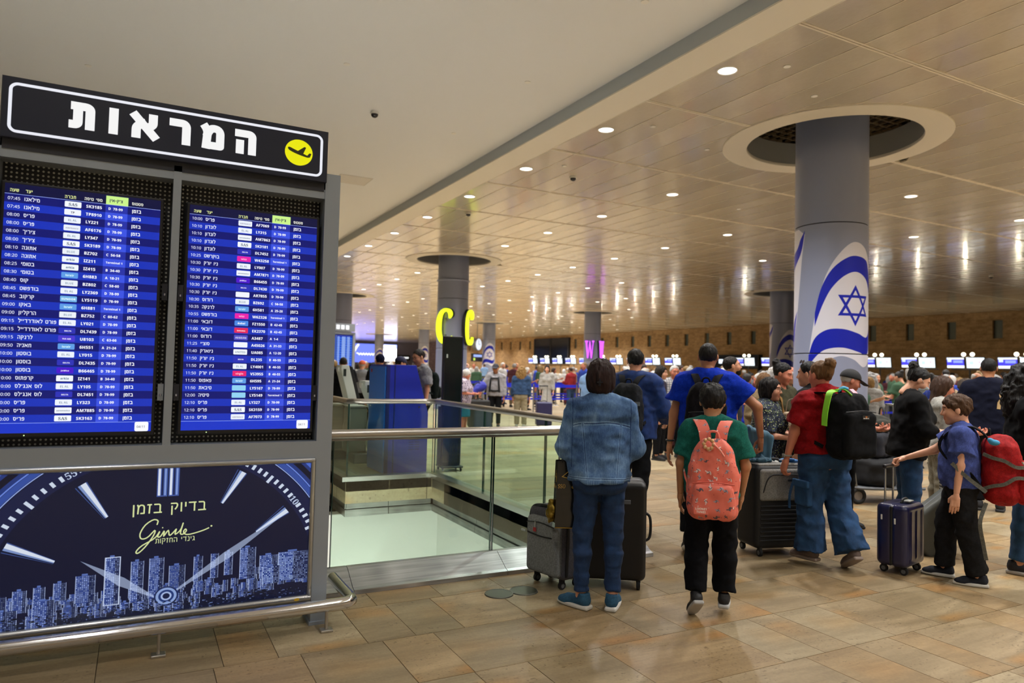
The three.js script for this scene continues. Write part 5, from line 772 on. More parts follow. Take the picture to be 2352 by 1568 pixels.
const H = { black: hairM(0x0e0c0c), dark: hairM(0x17110e), auburn: hairM(0x24100e), brown: hairM(0x3a2416), light: hairM(0x6a4a2a), blond: hairM(0x8a6a3c), grey: hairM(0x9a9896), white: hairM(0xc9c6c2), ginger: hairM(0x7a3c1c) };
const soleW = std(0xc9c7c0, 0.6), soleB = std(0x17171a, 0.7);

// ================================================================ LUGGAGE BUILDERS
function wheels(t, w, d, mat = M.rubber, r = 0.028) {
  for (const [x, z] of [[-1, -1], [1, -1], [-1, 1], [1, 1]]) { const c = part('caster', [rbox(0.03, 0.035, 0.04, 0.008, x * (w / 2 - 0.06), r * 2, z * (d / 2 - 0.05)), cyl(r, r, 0.022, 0, 0, 0, 20).rotateZ(PI / 2).translate(x * (w / 2 - 0.06), r, z * (d / 2 - 0.05))], mat, t); part('hub', cyl(r * 0.55, r * 0.55, 0.026, 0, 0, 0, 16).rotateZ(PI / 2).translate(x * (w / 2 - 0.06), r, z * (d / 2 - 0.05)), M.plasticGrey, c); }
}
function telescopic(t, w, h, z, top) { part('telescopic_tubes', [cyl(0.008, 0.008, top - h + 0.1, -w / 2, (top + h - 0.1) / 2, z, 12), cyl(0.008, 0.008, top - h + 0.1, w / 2, (top + h - 0.1) / 2, z, 12)], M.aluminium, t); part('grip', rbox(w + 0.05, 0.035, 0.032, 0.014, 0, top, z), M.plasticBlack, t); }
function ribbedShell(w, h, d, y, ribs, seamY, r = 0.045) {   // two hard shells with vertical ribs
  const f = (x, yy, z) => { const q = rboxD(x, yy - y - h / 2, z, w / 2, h / 2, d / 2, r), rib = ribs ? 0.006 * Math.max(0, Math.cos(x * ribs)) * (Math.abs(x) < w / 2 - 0.05 ? 1 : 0) * (Math.abs(yy - y - h / 2) < h / 2 - 0.06 ? 1 : 0) : 0; return q - rib + (Math.abs(z) < 0.012 ? 0.006 : 0); };
  return sdfGeo(f, [-w / 2 - 0.03, y - 0.03, -d / 2 - 0.03], [w / 2 + 0.03, y + h + 0.03, d / 2 + 0.03], 0.009);
}
// ---- backpack worn by a figure; y0 = height of its bottom
function backpack(fig, name, label, o) {
  const { root, py, s } = fig, zb = -(0.12 * (o.b ?? 1) * s + 0.028), p = V(0, o.y0, zb).applyAxisAngle(V(0, 1, 0), root.rotation.y).add(root.position);
  const t = thing(name, label, 'backpack', [p.x, p.y, p.z], root.rotation.y), { w, h, d } = o, ys = py + 0.47 * s - o.y0, D = -zb;
  const bag = (x, y, z) => { const k = 1 - (o.taper ?? 0.3) * Math.max(0, y / h - 0.55) ** 1.5 * 2, kz = 1 - 0.3 * Math.max(0, y / h - 0.6); return rboxD(x / k, y - h / 2, (z + d / 2 * kz) / 1, w / 2, h / 2, d / 2 * kz, Math.min(0.1, d * 0.47)) * 0.9 + 0.009 * n3(x * 17, y * 12, z * 17) + 0.007 * (Math.abs(n3(x * 24 + y * 9, y * 15, z * 24)) - 0.3) + 0.003 * n3(x * 60, y * 40, z * 60); };
  part('main_bag', sdfGeo(bag, [-w / 2 - 0.04, -0.05, -d - 0.05], [w / 2 + 0.04, h + 0.05, 0.05], 0.009, o.uv), o.mat, t);
  const ph = h * (o.pocketH ?? 0.44), pd = o.pocketD ?? 0.05; part('front_pocket', sdfGeo((x, y, z) => rboxD(x, y - ph / 2 - 0.02, z + d + pd / 2 - 0.025, w * 0.42 * (1 - 0.15 * Math.max(0, y / ph - 0.6)), ph / 2, pd / 2 + 0.02, Math.min(0.05, pd / 2 + 0.019)) + 0.007 * n3(x * 20, y * 15, z * 20) + 0.004 * (Math.abs(n3(x * 30 + y * 12, y * 18, z * 30)) - 0.3), [-w / 2, -0.03, -d - pd - 0.05], [w / 2, ph + 0.06, -d + 0.08], 0.009, o.uv), o.pocketMat ?? o.mat, t);
  part('zip', tube([[-w * 0.4, ph + 0.012, -d - pd * 0.4], [0, ph + 0.024, -d - pd * 0.75], [w * 0.4, ph + 0.012, -d - pd * 0.4]], 0.004, 20, 6), o.zipMat ?? M.black, t);
  const k = s * (o.sx ?? 1);
  for (const q of [-1, 1]) {
    part('shoulder_strap', strap([[q * 0.05 * k, h * 0.9, -0.045], [q * 0.07 * k, Math.max(h * 0.97, ys - 0.03 * s), -0.012], [q * 0.105 * k, ys + 0.03 * s, D * 0.55], [q * 0.118 * k, ys - 0.015 * s, D * 1.5], [q * 0.12 * k, ys - 0.16 * s, D * 1.98 + 0.01], [q * 0.17 * k, ys - 0.3 * s, D * 1.5], [q * 0.2 * k, ys - 0.36 * s, D * 0.8], [q * Math.min(w * 0.46, 0.17 * k), 0.09, -0.01]], (u) => u < 0.62 ? (o.strapW ?? 0.06) : 0.028, 0.01, (u) => V(1, 0, 0.15).lerp(V(q * -0.2, 1, 0), Math.max(0, Math.min(1, (u - 0.62) * 3))), 44), o.strapMat ?? o.mat, t);
  }
  part('carry_loop', tube([[-0.035, h - 0.005, -0.05], [-0.02, h + 0.035, -0.05], [0.02, h + 0.035, -0.05], [0.035, h - 0.005, -0.05]], 0.008, 16, 8), o.strapMat ?? o.mat, t);
  t.userData.base = undefined; return t;
}
const face = (x, z, a) => 180 - Math.atan2(x, -z) / DEG + a;
// printed and faded cloths
T.jacket = pixels(1024, 1024, (u, v) => {      // u: across the back (-0.5..0.5 m), v: up (-0.25..0.6 m)
  const x = u - 0.5, y = v * 0.85 - 0.25, X = Math.abs(x), w = 0.006 * tn(u, v, 9, 9, 3);
  let k = 0.55 * tn(u, v, 256, 60, 2) + 0.4 * tn(u, v, 250, 250, 5) + 0.9 * tn(u, v, 6, 7, 7) + 0.6 * tn(u, v, 19, 13, 8);
  const yoke = Math.abs(y + w - 0.335 + X * X * 0.7), band = Math.abs(y + 0.05), pan = Math.abs(X - 0.115 - (y - 0.1) * 0.09), hem = Math.abs(y + 0.105);
  let s = 0; if (X < 0.2) { if (yoke < 0.003) s = -1.9; else if (yoke < 0.013) s = 1.1; } if (y < 0.33 && y > -0.05 && X < 0.2) { if (pan < 0.002) s = -1.5; else if (pan < 0.009) s = 0.7; } if (band < 0.002) s = -1.8; else if (band < 0.01) s = 1.3; if (hem < 0.006) s = 1.2;
  if (y < -0.05 && X < 0.11 && X > 0.05 && Math.abs(Math.sin(x * 240)) > 0.82) s = 1.1; if (Math.abs(X - 0.205) < 0.003 && y > 0.02) s = -1.2; if (Math.abs(X - 0.29) < 0.002) s = 1.0;
  const fade = Math.max(0, 0.7 * tn(u, v, 5, 4, 15) + 0.5 * tn(u, v, 11, 15, 16) + 0.25 * tn(u, v, 40, 26, 17)) * 46; k = k * 20 + s * 30 + fade * 1.25; return [cl(66 + k), cl(98 + k * 1.02), cl(140 + k * 0.92)];
});
T.coral = canvas(512, 512, (g, w, h) => {
  g.fillStyle = '#e4715f'; g.fillRect(0, 0, w, h); seed = 31;
  for (let i = 0; i < 64; i++) { const x = (i % 8) * 64 + rr(14, 50), y = Math.floor(i / 8) * 64 + rr(14, 50), a = rr(0, 6.3), k = rr(1.0, 1.6); g.save(); g.translate(x, y); g.rotate(a); g.scale(k, k); g.fillStyle = pick(['#e8d8d4', '#9a94a2', '#d8c2c0', '#5a4c58']); g.beginPath(); g.ellipse(0, 0, 5, 9, 0, 0, 7); g.fill(); g.beginPath(); g.ellipse(8, 6, 3, 7, 1.2, 0, 7); g.fill(); g.beginPath(); g.ellipse(-7, -8, 2.5, 6, -1, 0, 7); g.fill(); g.fillStyle = '#4a3a46'; g.fillRect(-6, 2, 11, 2.5); g.fillRect(3, -9, 2.5, 9); g.restore(); }
  for (let i = 0; i < 60; i++) { g.fillStyle = '#a82a34'; g.beginPath(); g.arc(rr(0, w), rr(0, h), 2.6, 0, 7); g.fill(); }
});
T.coralText = canvas(256, 128, (g, w, h) => { g.fillStyle = '#e4715f'; g.fillRect(0, 0, w, h); g.fillStyle = '#f4efe8'; g.font = 'bold 52px sans-serif'; g.textAlign = 'center'; g.fillText('LOONEY', w / 2, 54); g.fillText('TUNES', w / 2, 106); });
T.floral = canvas(256, 256, (g, w, h) => { g.fillStyle = '#141a2a'; g.fillRect(0, 0, w, h); seed = 5; for (let i = 0; i < 240; i++) { g.fillStyle = pick(['#b9c46a', '#d8dcc0', '#2c4a7a', '#6f8a4a', '#1a3050']); g.beginPath(); g.ellipse(rr(0, w), rr(0, h), rr(2, 7), rr(2, 5), rr(0, 3), 0, 7); g.fill(); } });
T.scallop = canvas(256, 256, (g, w, h) => { g.fillStyle = '#cfc4cc'; g.fillRect(0, 0, w, h); for (let j = 0; j < 8; j++) for (let i = 0; i < 8; i++) { g.fillStyle = (i + j) % 2 ? '#4a3a5c' : '#8a7a94'; g.beginPath(); g.ellipse(i * 32 + (j % 2) * 16, j * 32, 13, 15, 0, 0, 7); g.fill(); } });
T.gingham = canvas(128, 128, (g, w, h) => { g.fillStyle = '#c9c2b2'; g.fillRect(0, 0, w, h); g.fillStyle = 'rgba(12,12,14,.75)'; for (let i = 0; i < 4; i++) { g.fillRect(i * 32, 0, 16, h); g.fillRect(0, i * 32, w, 16); } });
T.plaid = canvas(128, 128, (g, w, h) => { g.fillStyle = '#b9b4b0'; g.fillRect(0, 0, w, h); g.fillStyle = 'rgba(60,70,90,.45)'; for (let i = 0; i < 4; i++) { g.fillRect(i * 32, 0, 12, h); g.fillRect(0, i * 32, w, 12); } });
T.quilt = canvas(128, 128, (g, w, h) => { g.fillStyle = '#b09c84'; g.fillRect(0, 0, w, h); g.strokeStyle = '#6a543c'; g.lineWidth = 4; for (let i = -4; i < 9; i++) { g.beginPath(); g.moveTo(i * 32, 0); g.lineTo(i * 32 + 128, 128); g.moveTo(i * 32, 128); g.lineTo(i * 32 + 128, 0); g.stroke(); } });
T.heather = pixels(256, 256, (u, v) => { const k = 200 + 34 * tn(u, v, 128, 20, 3) + 26 * tn(u, v, 30, 100, 4); return [cl(k), cl(k), cl(k + 3)]; });
const pat = (t, k, r = 0.85) => std(0xffffff, r, { map: rep(t, k, k) });
const denim = (c, k = 3) => std(c, 0.9, { map: rep(T.denim, k, k), bumpMap: rep(T.denim, k, k), bumpScale: 0.001 });

// ================================================================ PEOPLE IN THE FOREGROUND
{
  // woman in denim
  const x = 2.72, z = -3.87;
  const f = person('woman with short auburn hair in faded denim jacket and slim jeans, seen from behind', x, z, face(x, z, 6), {
    h: 1.62, b: 1.06, sw: 0.94, hw: 1.0, res: 0.009, seat: 0.8, head: 1.05, headPitch: 0.08, headYaw: -0.1, lean: 0.05,
    armL: { u: [0.3, -1, 0.02], f: [-0.2, -0.4, 1], pose: 'grip' }, armR: { u: [-0.27, -1, 0.05], f: [0.3, -0.4, 1], pose: 'hold' },
    legL: { u: [0.05, -1, 0.02], l: [0.02, -1, -0.05], yaw: 0.85 }, legR: { u: [-0.04, -1, 0.02], l: [0.0, -1, -0.05], yaw: -0.3 },
    top: { name: 'denim_jacket', sleeve: 1.92, loose: 0.55, hem: -0.085, collar: true, mat: std(0xffffff, 0.88, { map: T.jacket, bumpMap: T.jacket, bumpScale: 0.0025 }), uv: (a, b) => [a + 0.5, (b + 0.25) / 0.85] },
    bottom: { name: 'jeans', len: 0.95, loose: 0.05, crinkle: 0.009, mat: denim(0x234674, 3) }, shoes: { mat: std(0x2b6488, 0.8, { map: rep(T.weave, 8, 8) }), sole: soleW }, hair: { style: 'bob', mat: H.auburn }, skin: 'light', wr: 1.5 });
  part('hair_clip', [rbox(0.014, 0.05, 0.012, 0.004, f.hc.x + 0.02, f.hc.y - 0.02, f.hc.z - 0.135), rbox(0.04, 0.012, 0.012, 0.004, f.hc.x + 0.02, f.hc.y - 0.02, f.hc.z - 0.138)], std(0x2a2a30, 0.2, { metalness: 0.6 }), f.root);
}
{
  // boy with coral backpack
  const x = 3.3, z = -3.45;
  const f = person('boy with black hair in a teal T-shirt and black trousers walking away', x, z, face(x, z, 2), {
    h: 1.42, b: 1.02, sw: 0.95, res: 0.009, headYaw: -0.15, lean: 0.04, head: 1.0,
    armL: { u: [0.26, -1, -0.05], f: [0.0, -1, 0.3], pose: 'relaxed' }, armR: { u: [-0.32, -1, -0.05], f: [0.1, -1, 0.36], pose: 'relaxed' },
    legL: { u: [0.04, -1, 0.06], l: [0.02, -1, -0.34], yaw: 0.25, pitch: 0.62 }, legR: { u: [-0.05, -1, 0.14], l: [0, -1, -0.02], yaw: -0.1 },
    top: { sleeve: 0.8, loose: 0.6, hem: -0.13, mat: cloth(0x1f7265) }, bottom: { len: 0.95, loose: 1.2, flare: 0.1, mat: cloth(0x0d0e14) }, shoes: { mat: std(0x16161a, 0.6), sole: std(0xa8a8a6, 0.6) }, hair: { style: 'messy', mat: H.black }, skin: 'olive', wr: 1.3 });
  const t = backpack(f, 'coral_backpack', 'coral pink patterned backpack on the back of the boy in teal', { y0: 0.65, w: 0.305, h: 0.5, d: 0.15, b: 1.02, mat: pat(T.coral, 2.2, 0.6), pocketH: 0.44, strapW: 0.07, taper: 0.75, zipMat: std(0xc85848, 0.6) });
  const tx = new THREE.PlaneGeometry(0.085, 0.045); tx.rotateY(PI); tx.translate(0.07, 0.075, -0.2055); part('printed_wordmark', tx, std(0xffffff, 0.6, { map: T.coralText }), t);
  part('beaded_keyring', [0, 1, 2, 3, 4, 5, 6, 7].map((i) => new THREE.SphereGeometry(0.012, 10, 8).translate(0.03 + 0.028 * Math.cos(i * 0.8), 0.47 + 0.03 * Math.sin(i * 0.8), -0.155 - 0.006 * i % 3 * 0.01)), std(0xd8a878, 0.35), t);
  part('gathering_cord', tube([[0.03, 0.5, -0.12], [0, 0.47, -0.16], [-0.04, 0.43, -0.165], [-0.06, 0.4, -0.17]], 0.007, 16, 6), std(0xe88a78, 0.6), t);
}
{
  // man in bright blue T-shirt
  const x = 4.43, z = -4.7;
  const f = person('tall man with cropped black hair in a bright royal blue T-shirt, seen from behind', x, z, face(x, z, -3), {
    h: 1.8, b: 1.1, sw: 1.08, res: 0.011, lean: 0.04, headPitch: 0.0,
    armL: { u: [0.3, -1, -0.08], f: [0.12, -1, -0.02], pose: 'relaxed' }, armR: { u: [-0.8, -0.72, 0.05], f: [-0.12, -1, 0.12], h: [0.0, -1, 0.25], pose: 'grip', thumb: [0.4, 0.2, 1] },
    legL: { u: [0.06, -1, -0.16], l: [0.03, -1, -0.28], pitch: 0.3 }, legR: { u: [-0.05, -1, 0.12], l: [0, -1, -0.02] },
    top: { sleeve: 0.62, loose: 1.0, hem: -0.12, collar: true, mat: cloth(0x0a38cc) }, bottom: { len: 0.93, loose: 0.7, mat: cloth(0x11131a) }, shoes: { mat: std(0x1a1a1c, 0.6), sole: soleW }, hair: { style: 'crop', mat: H.black }, skin: 'tan' });
  backpack(f, 'black_backpack', 'soft black backpack worn by the man in the royal blue T-shirt', { y0: 1.0, w: 0.33, h: 0.47, d: 0.17, b: 1.1, mat: cloth(0x16141a), taper: 0.55, zipMat: std(0x2a2a30, 0.4) });
  const a = f.arms[0]; part('wrist_watch', cached('watchL', () => new THREE.TorusGeometry(0.034, 0.008, 8, 24)).clone().rotateX(PI / 2).translate(a.wr[0], a.wr[1] + 0.02, a.wr[2]), M.black, f.root);
}
{
  // man in dark blue shirt
  const x = 4.55, z = -5.9;
  const f = person('man with thick black hair in a dark blue shirt and black trousers', x, z, face(x, z, -14), {
    h: 1.76, b: 1.18, sw: 1.12, res: 0.012, lean: 0.05, headYaw: 0.25, armL: { u: [0.4, -1, 0.1], f: [-0.1, -0.6, 0.8] }, armR: { u: [-0.4, -1, 0.1], f: [0.1, -0.5, 0.9] },
    legL: { u: [0.05, -1, 0.1], l: [0, -1, -0.05] }, legR: { u: [-0.06, -1, -0.2], l: [0, -1, -0.3], pitch: 0.35 },
    top: { sleeve: 1.9, loose: 0.9, hem: -0.14, collar: true, mat: denim(0x1c4284, 5) }, bottom: { len: 0.95, loose: 0.6, mat: cloth(0x0c0c10) }, shoes: { mat: std(0x1a1a1c, 0.6), sole: std(0x8f8a7a, 0.6) }, hair: { style: 'short', mat: H.black }, skin: 'light' });
  const t = backpack(f, 'grey_rucksack', 'charcoal roll-top rucksack with buckled flap on the man in the dark blue shirt', { y0: 0.93, w: 0.32, h: 0.5, d: 0.17, b: 1.1, mat: cloth(0x2c2e32), taper: 0.35, strapMat: cloth(0x26272a) });
  part('flap_strap', [strap([[-0.15, 0.3, -0.175], [0, 0.3, -0.2], [0.15, 0.3, -0.175]], 0.04, 0.006, [0, 1, 0], 12), rbox(0.03, 0.02, 0.012, 0.004, -0.08, 0.3, -0.2), rbox(0.03, 0.02, 0.012, 0.004, 0.08, 0.3, -0.2)], std(0x60646a, 0.4), t);
}
{
  // woman in red
  const x = 5.04, z = -3.98;
  const f = person('woman in red T-shirt and wide blue cargo jeans, brown hair in a bun', x, z, 168, {
    h: 1.64, b: 1.26, sw: 1.0, hw: 1.04, res: 0.0095, bust: 0.7, seat: 1, headYaw: 0.1, lean: 0.06,
    armL: { u: [0.34, -1, 0.12], f: [0.1, -1, 0.3], pose: 'hold' }, armR: { u: [-0.3, -1, 0.05], f: [0, -1, 0.2] },
    legL: { u: [0.03, -1, 0.1], l: [0.0, -1, 0.0], yaw: 0.3 }, legR: { u: [-0.02, -1, -0.12], l: [-0.04, -1, -0.42], yaw: -0.2, pitch: 0.5 },
    top: { sleeve: 0.82, loose: 0.9, hem: -0.035, mat: cloth(0x9a0c14), scoop: 1.1 }, bottom: { name: 'cargo_jeans', len: 0.99, loose: 1.25, flare: 1.0, top: 0.03, mat: denim(0x24507c, 3) }, shoes: { mat: std(0x6a5a54, 0.7), sole: std(0x8a7a70, 0.7) }, hair: { style: 'bun', mat: H.light }, skin: 'ruddy', wr: 1.4 });
  const L = f.legs[0]; part('cargo_pocket', sdfGeo((a, b, c) => rboxD(a, b, c, 0.03, 0.1, 0.085, 0.02) + 0.003 * n3(a * 30, b * 20, c * 20), [-0.06, -0.14, -0.12], [0.06, 0.14, 0.12], 0.008).translate(L.kn[0] + 0.085, L.kn[1] + 0.08, L.kn[2] - 0.02), denim(0x2a5a88, 3), f.root);
  part('cargo_flap', rbox(0.03, 0.06, 0.19, 0.012, L.kn[0] + 0.115, L.kn[1] + 0.16, L.kn[2] - 0.02), denim(0x34689a, 3), f.root); part('pocket_tab', strap([[L.kn[0] + 0.13, L.kn[1] + 0.15, L.kn[2] + 0.06], [L.kn[0] + 0.14, L.kn[1] + 0.05, L.kn[2] + 0.08], [L.kn[0] + 0.135, L.kn[1] - 0.06, L.kn[2] + 0.09]], 0.025, 0.006, [0, 0, 1], 10), denim(0x34689a, 3), f.root);
  const a = f.arms[0]; part('wrist_watch', [new THREE.TorusGeometry(0.033, 0.007, 8, 24).rotateX(PI / 2).translate(a.wr[0], a.wr[1] + 0.015, a.wr[2]), rbox(0.012, 0.028, 0.032, 0.004, a.wr[0] + 0.034, a.wr[1] + 0.015, a.wr[2])], std(0x8c8a86, 0.4), f.root);
  const t = backpack(f, 'black_backpack', 'large black backpack with lime green ribbon and orange badge on the red-shirted woman', { y0: 0.9, w: 0.35, h: 0.52, d: 0.21, b: 1.24, mat: cloth(0x101114), pocketMat: cloth(0x131417), pocketH: 0.7, pocketD: 0.06, taper: 0.3, sx: 1.1 });
  part('ribbon', [strap([[0.08, 0.54, -0.05], [0.15, 0.52, -0.07], [0.185, 0.44, -0.08], [0.2, 0.34, -0.075], [0.2, 0.26, -0.07]], 0.06, 0.005, [0, 0.2, 1], 18), strap([[0.08, 0.545, -0.05], [0.05, 0.545, -0.11], [0.02, 0.5, -0.16]], 0.022, 0.006, [0, 0, 1], 10)], std(0x86d42a, 0.6), t);
  part('pink_luggage_tag', strap([[-0.06, 0.55, -0.06], [-0.07, 0.5, -0.12], [-0.08, 0.43, -0.15]], 0.04, 0.005, [1, 0, 0], 10), std(0xd8a0b0, 0.6), t); part('blue_cord', tube([[0.06, 0.53, -0.05], [0.02, 0.56, -0.06], [-0.02, 0.55, -0.07]], 0.014, 14, 8), std(0x3a9ac8, 0.5), t);
  T.badge = canvas(128, 64, (g) => { g.fillStyle = '#131417'; g.fillRect(0, 0, 128, 64); g.fillStyle = '#d87a2a'; g.beginPath(); g.moveTo(44, 30); g.lineTo(60, 8); g.lineTo(70, 20); g.lineTo(96, 16); g.lineTo(76, 32); g.fill(); g.fillStyle = '#e8e0d4'; for (let i = 0; i < 7; i++) g.fillRect(14 + i * 14, 36 + (i % 3) * 3, 9, 18 - (i % 3) * 4); });
  const bg = new THREE.PlaneGeometry(0.065, 0.032); bg.rotateY(PI); bg.translate(-0.01, 0.34, -0.279); part('badge', bg, std(0xffffff, 0.6, { map: T.badge }), t);
}
{
  // boy pulling the navy case
  const x = 5.66, z = -3.24;
  const f = person('boy with light brown hair in a periwinkle blue T-shirt pulling a navy suitcase', x, z, face(x, z, 92), {
    h: 1.43, b: 1.08, sw: 0.96, res: 0.009, head: 1.03, headPitch: 0.12, lean: 0.02, belly: 0.3,
    armL: { u: [0.16, -1, 0.04], f: [0.03, -1, 0.12], pose: 'relaxed' }, armR: { u: [-0.12, -0.66, 0.75], f: [0.02, -0.36, 0.93], h: [0, -0.35, 0.94], pose: 'grip', thumb: [0.9, 0.3, 0.2] },
    legL: { u: [0.02, -1, -0.12], l: [0.0, -1, -0.2], yaw: 0.1 }, legR: { u: [-0.02, -1, 0.28], l: [0, -1, 0.02], yaw: -0.1 },
    top: { sleeve: 0.62, loose: 0.8, hem: -0.07, mat: cloth(0x4f5fa8) }, bottom: { len: 0.97, loose: 1.1, flare: 0.2, mat: cloth(0x232325) }, shoes: { mat: std(0x0d1422, 0.8), sole: soleW }, hair: { style: 'messy', mat: hairM(0x4c331e) }, skin: 'fair', wr: 1.3 });
  const t = backpack(f, 'red_backpack', 'bulky red hiking backpack with grey straps on the boy in periwinkle blue', { y0: 0.62, w: 0.32, h: 0.52, d: 0.25, b: 1.1, mat: cloth(0xb21a1c, { roughness: 0.7 }), pocketMat: cloth(0xc02022), pocketH: 0.6, pocketD: 0.06, taper: 0.25, strapMat: cloth(0x1a1b1e) });
  const gs = cloth(0x77776f); for (const [a, b] of [[0.38, 0.3], [0.12, 0.22]]) part('compression_strap', strap([[0.14, a, 0.0], [0.168, a * 0.7 + b * 0.3, -0.06], [0.175, (a + b) / 2, -0.13], [0.168, b, -0.2], [0.14, b, -0.26]], 0.025, 0.006, [0, 1, 0], 12), gs, t);
  part('waist_strap', strap([[0.15, 0.02, -0.02], [0.19, -0.12, 0.02], [0.17, -0.28, 0.0], [0.16, -0.4, -0.02]], 0.026, 0.005, [0, 0, 1], 16), gs, t); part('side_strap', strap([[0.16, 0.1, -0.02], [0.2, 0.2, 0.1], [0.205, 0.3, 0.2]], 0.028, 0.005, [0, 1, 0], 10), gs, t);
  part('plush_charm', sdfGeo((a, b, c) => smin(ell(a, b, c, 0, 0, 0, 0.025, 0.022, 0.035), ell(a, b, c, 0, 0.018, 0.028, 0.018, 0.016, 0.018), 0.015), [-0.05, -0.05, -0.06], [0.05, 0.06, 0.07], 0.006).translate(0.165, 0.47, -0.07), std(0x3a8cb4, 0.8), t);
  part('pocket_trim', tube([[0.14, 0.34, -0.24], [0.12, 0.22, -0.3], [0.1, 0.1, -0.31]], 0.007, 14, 6), std(0xb8b0a4, 0.6), t);
}
// ================================================================ LUGGAGE IN THE FOREGROUND
{
  // grey soft cabin case: front pocket looks to -x
  const t = thing('grey_suitcase', 'small heather-grey soft suitcase with red tag beside the woman in the denim jacket', 'suitcase', [2.75, 0, -4.43], -78 * DEG), gm = std(0x5c5c64, 0.9, { map: rep(T.heather, 6, 6) }), gl = std(0x9aa0a0, 0.9, { map: rep(T.heather, 6, 6) });
  part('body', sdfGeo((x, y, z) => rboxD(x, y - 0.31, z, 0.19, 0.24, 0.115, 0.04), [-0.24, 0.03, -0.16], [0.24, 0.6, 0.16], 0.009), gm, t);
  part('black_band', [tube([[-0.19, 0.1, 0.085], [-0.19, 0.5, 0.085], [-0.15, 0.545, 0.085], [0.15, 0.545, 0.085], [0.19, 0.5, 0.085], [0.19, 0.1, 0.085]], 0.012, 60, 8)], M.black, t);
  part('front_pocket', sdfGeo((x, y, z) => { let d = rboxD(x, y - 0.29, z - 0.12, 0.165, 0.2, 0.045, 0.035); return Math.max(d, -rboxD(x - 0.2 + (y - 0.3) * 0.25, y - 0.27, z - 0.17, 0.055, 0.16, 0.03, 0.02)); }, [-0.2, 0.05, 0.04], [0.2, 0.54, 0.2], 0.008), gl, t);
  part('pocket_zip', [tube([[-0.15, 0.44, 0.166], [0, 0.455, 0.168], [0.14, 0.44, 0.166]], 0.004, 14, 6), tube([[-0.14, 0.37, 0.168], [0, 0.36, 0.17], [0.12, 0.365, 0.166]], 0.005, 14, 6)], M.black, t);
  part('zip_pull', [rbox(0.01, 0.05, 0.006, 0.003, -0.05, 0.43, 0.175), rbox(0.05, 0.016, 0.008, 0.003, -0.185, 0.37, 0.165)], std(0x9a9c9a, 0.4), t); part('red_tag', rbox(0.03, 0.03, 0.008, 0.004, -0.05, 0.4, 0.178), std(0xa02028, 0.4), t);
  part('top_handle', tube([[-0.07, 0.548, 0], [-0.05, 0.575, 0], [0.05, 0.575, 0], [0.07, 0.548, 0]], 0.012, 16, 8), M.black, t); telescopic(t, 0.2, 0.55, -0.1, 1.02); wheels(t, 0.38, 0.24);
}
{
  const t = thing('black_suitcase', 'big plain black hard-shell suitcase behind the legs of the denim woman', 'suitcase', [3.1, 0, -4.28], -34 * DEG);
  part('shell', ribbedShell(0.52, 0.7, 0.3, 0.06, 0), std(0x0b0b0e, 0.5), t); part('zip_band', rbox(0.522, 0.66, 0.02, 0.01, 0, 0.41, 0), M.rubber, t); part('side_handle', tube([[0.262, 0.32, 0], [0.29, 0.34, 0], [0.29, 0.5, 0], [0.262, 0.52, 0]], 0.01, 16, 8), M.rubber, t); part('top_handle', tube([[-0.08, 0.757, 0], [-0.06, 0.785, 0], [0.06, 0.785, 0], [0.08, 0.757, 0]], 0.011, 16, 8), M.rubber, t);
  part('lock', rbox(0.05, 0.03, 0.01, 0.004, 0.12, 0.62, 0.152), M.plasticGrey, t); wheels(t, 0.54, 0.32, M.rubber, 0.032);
}
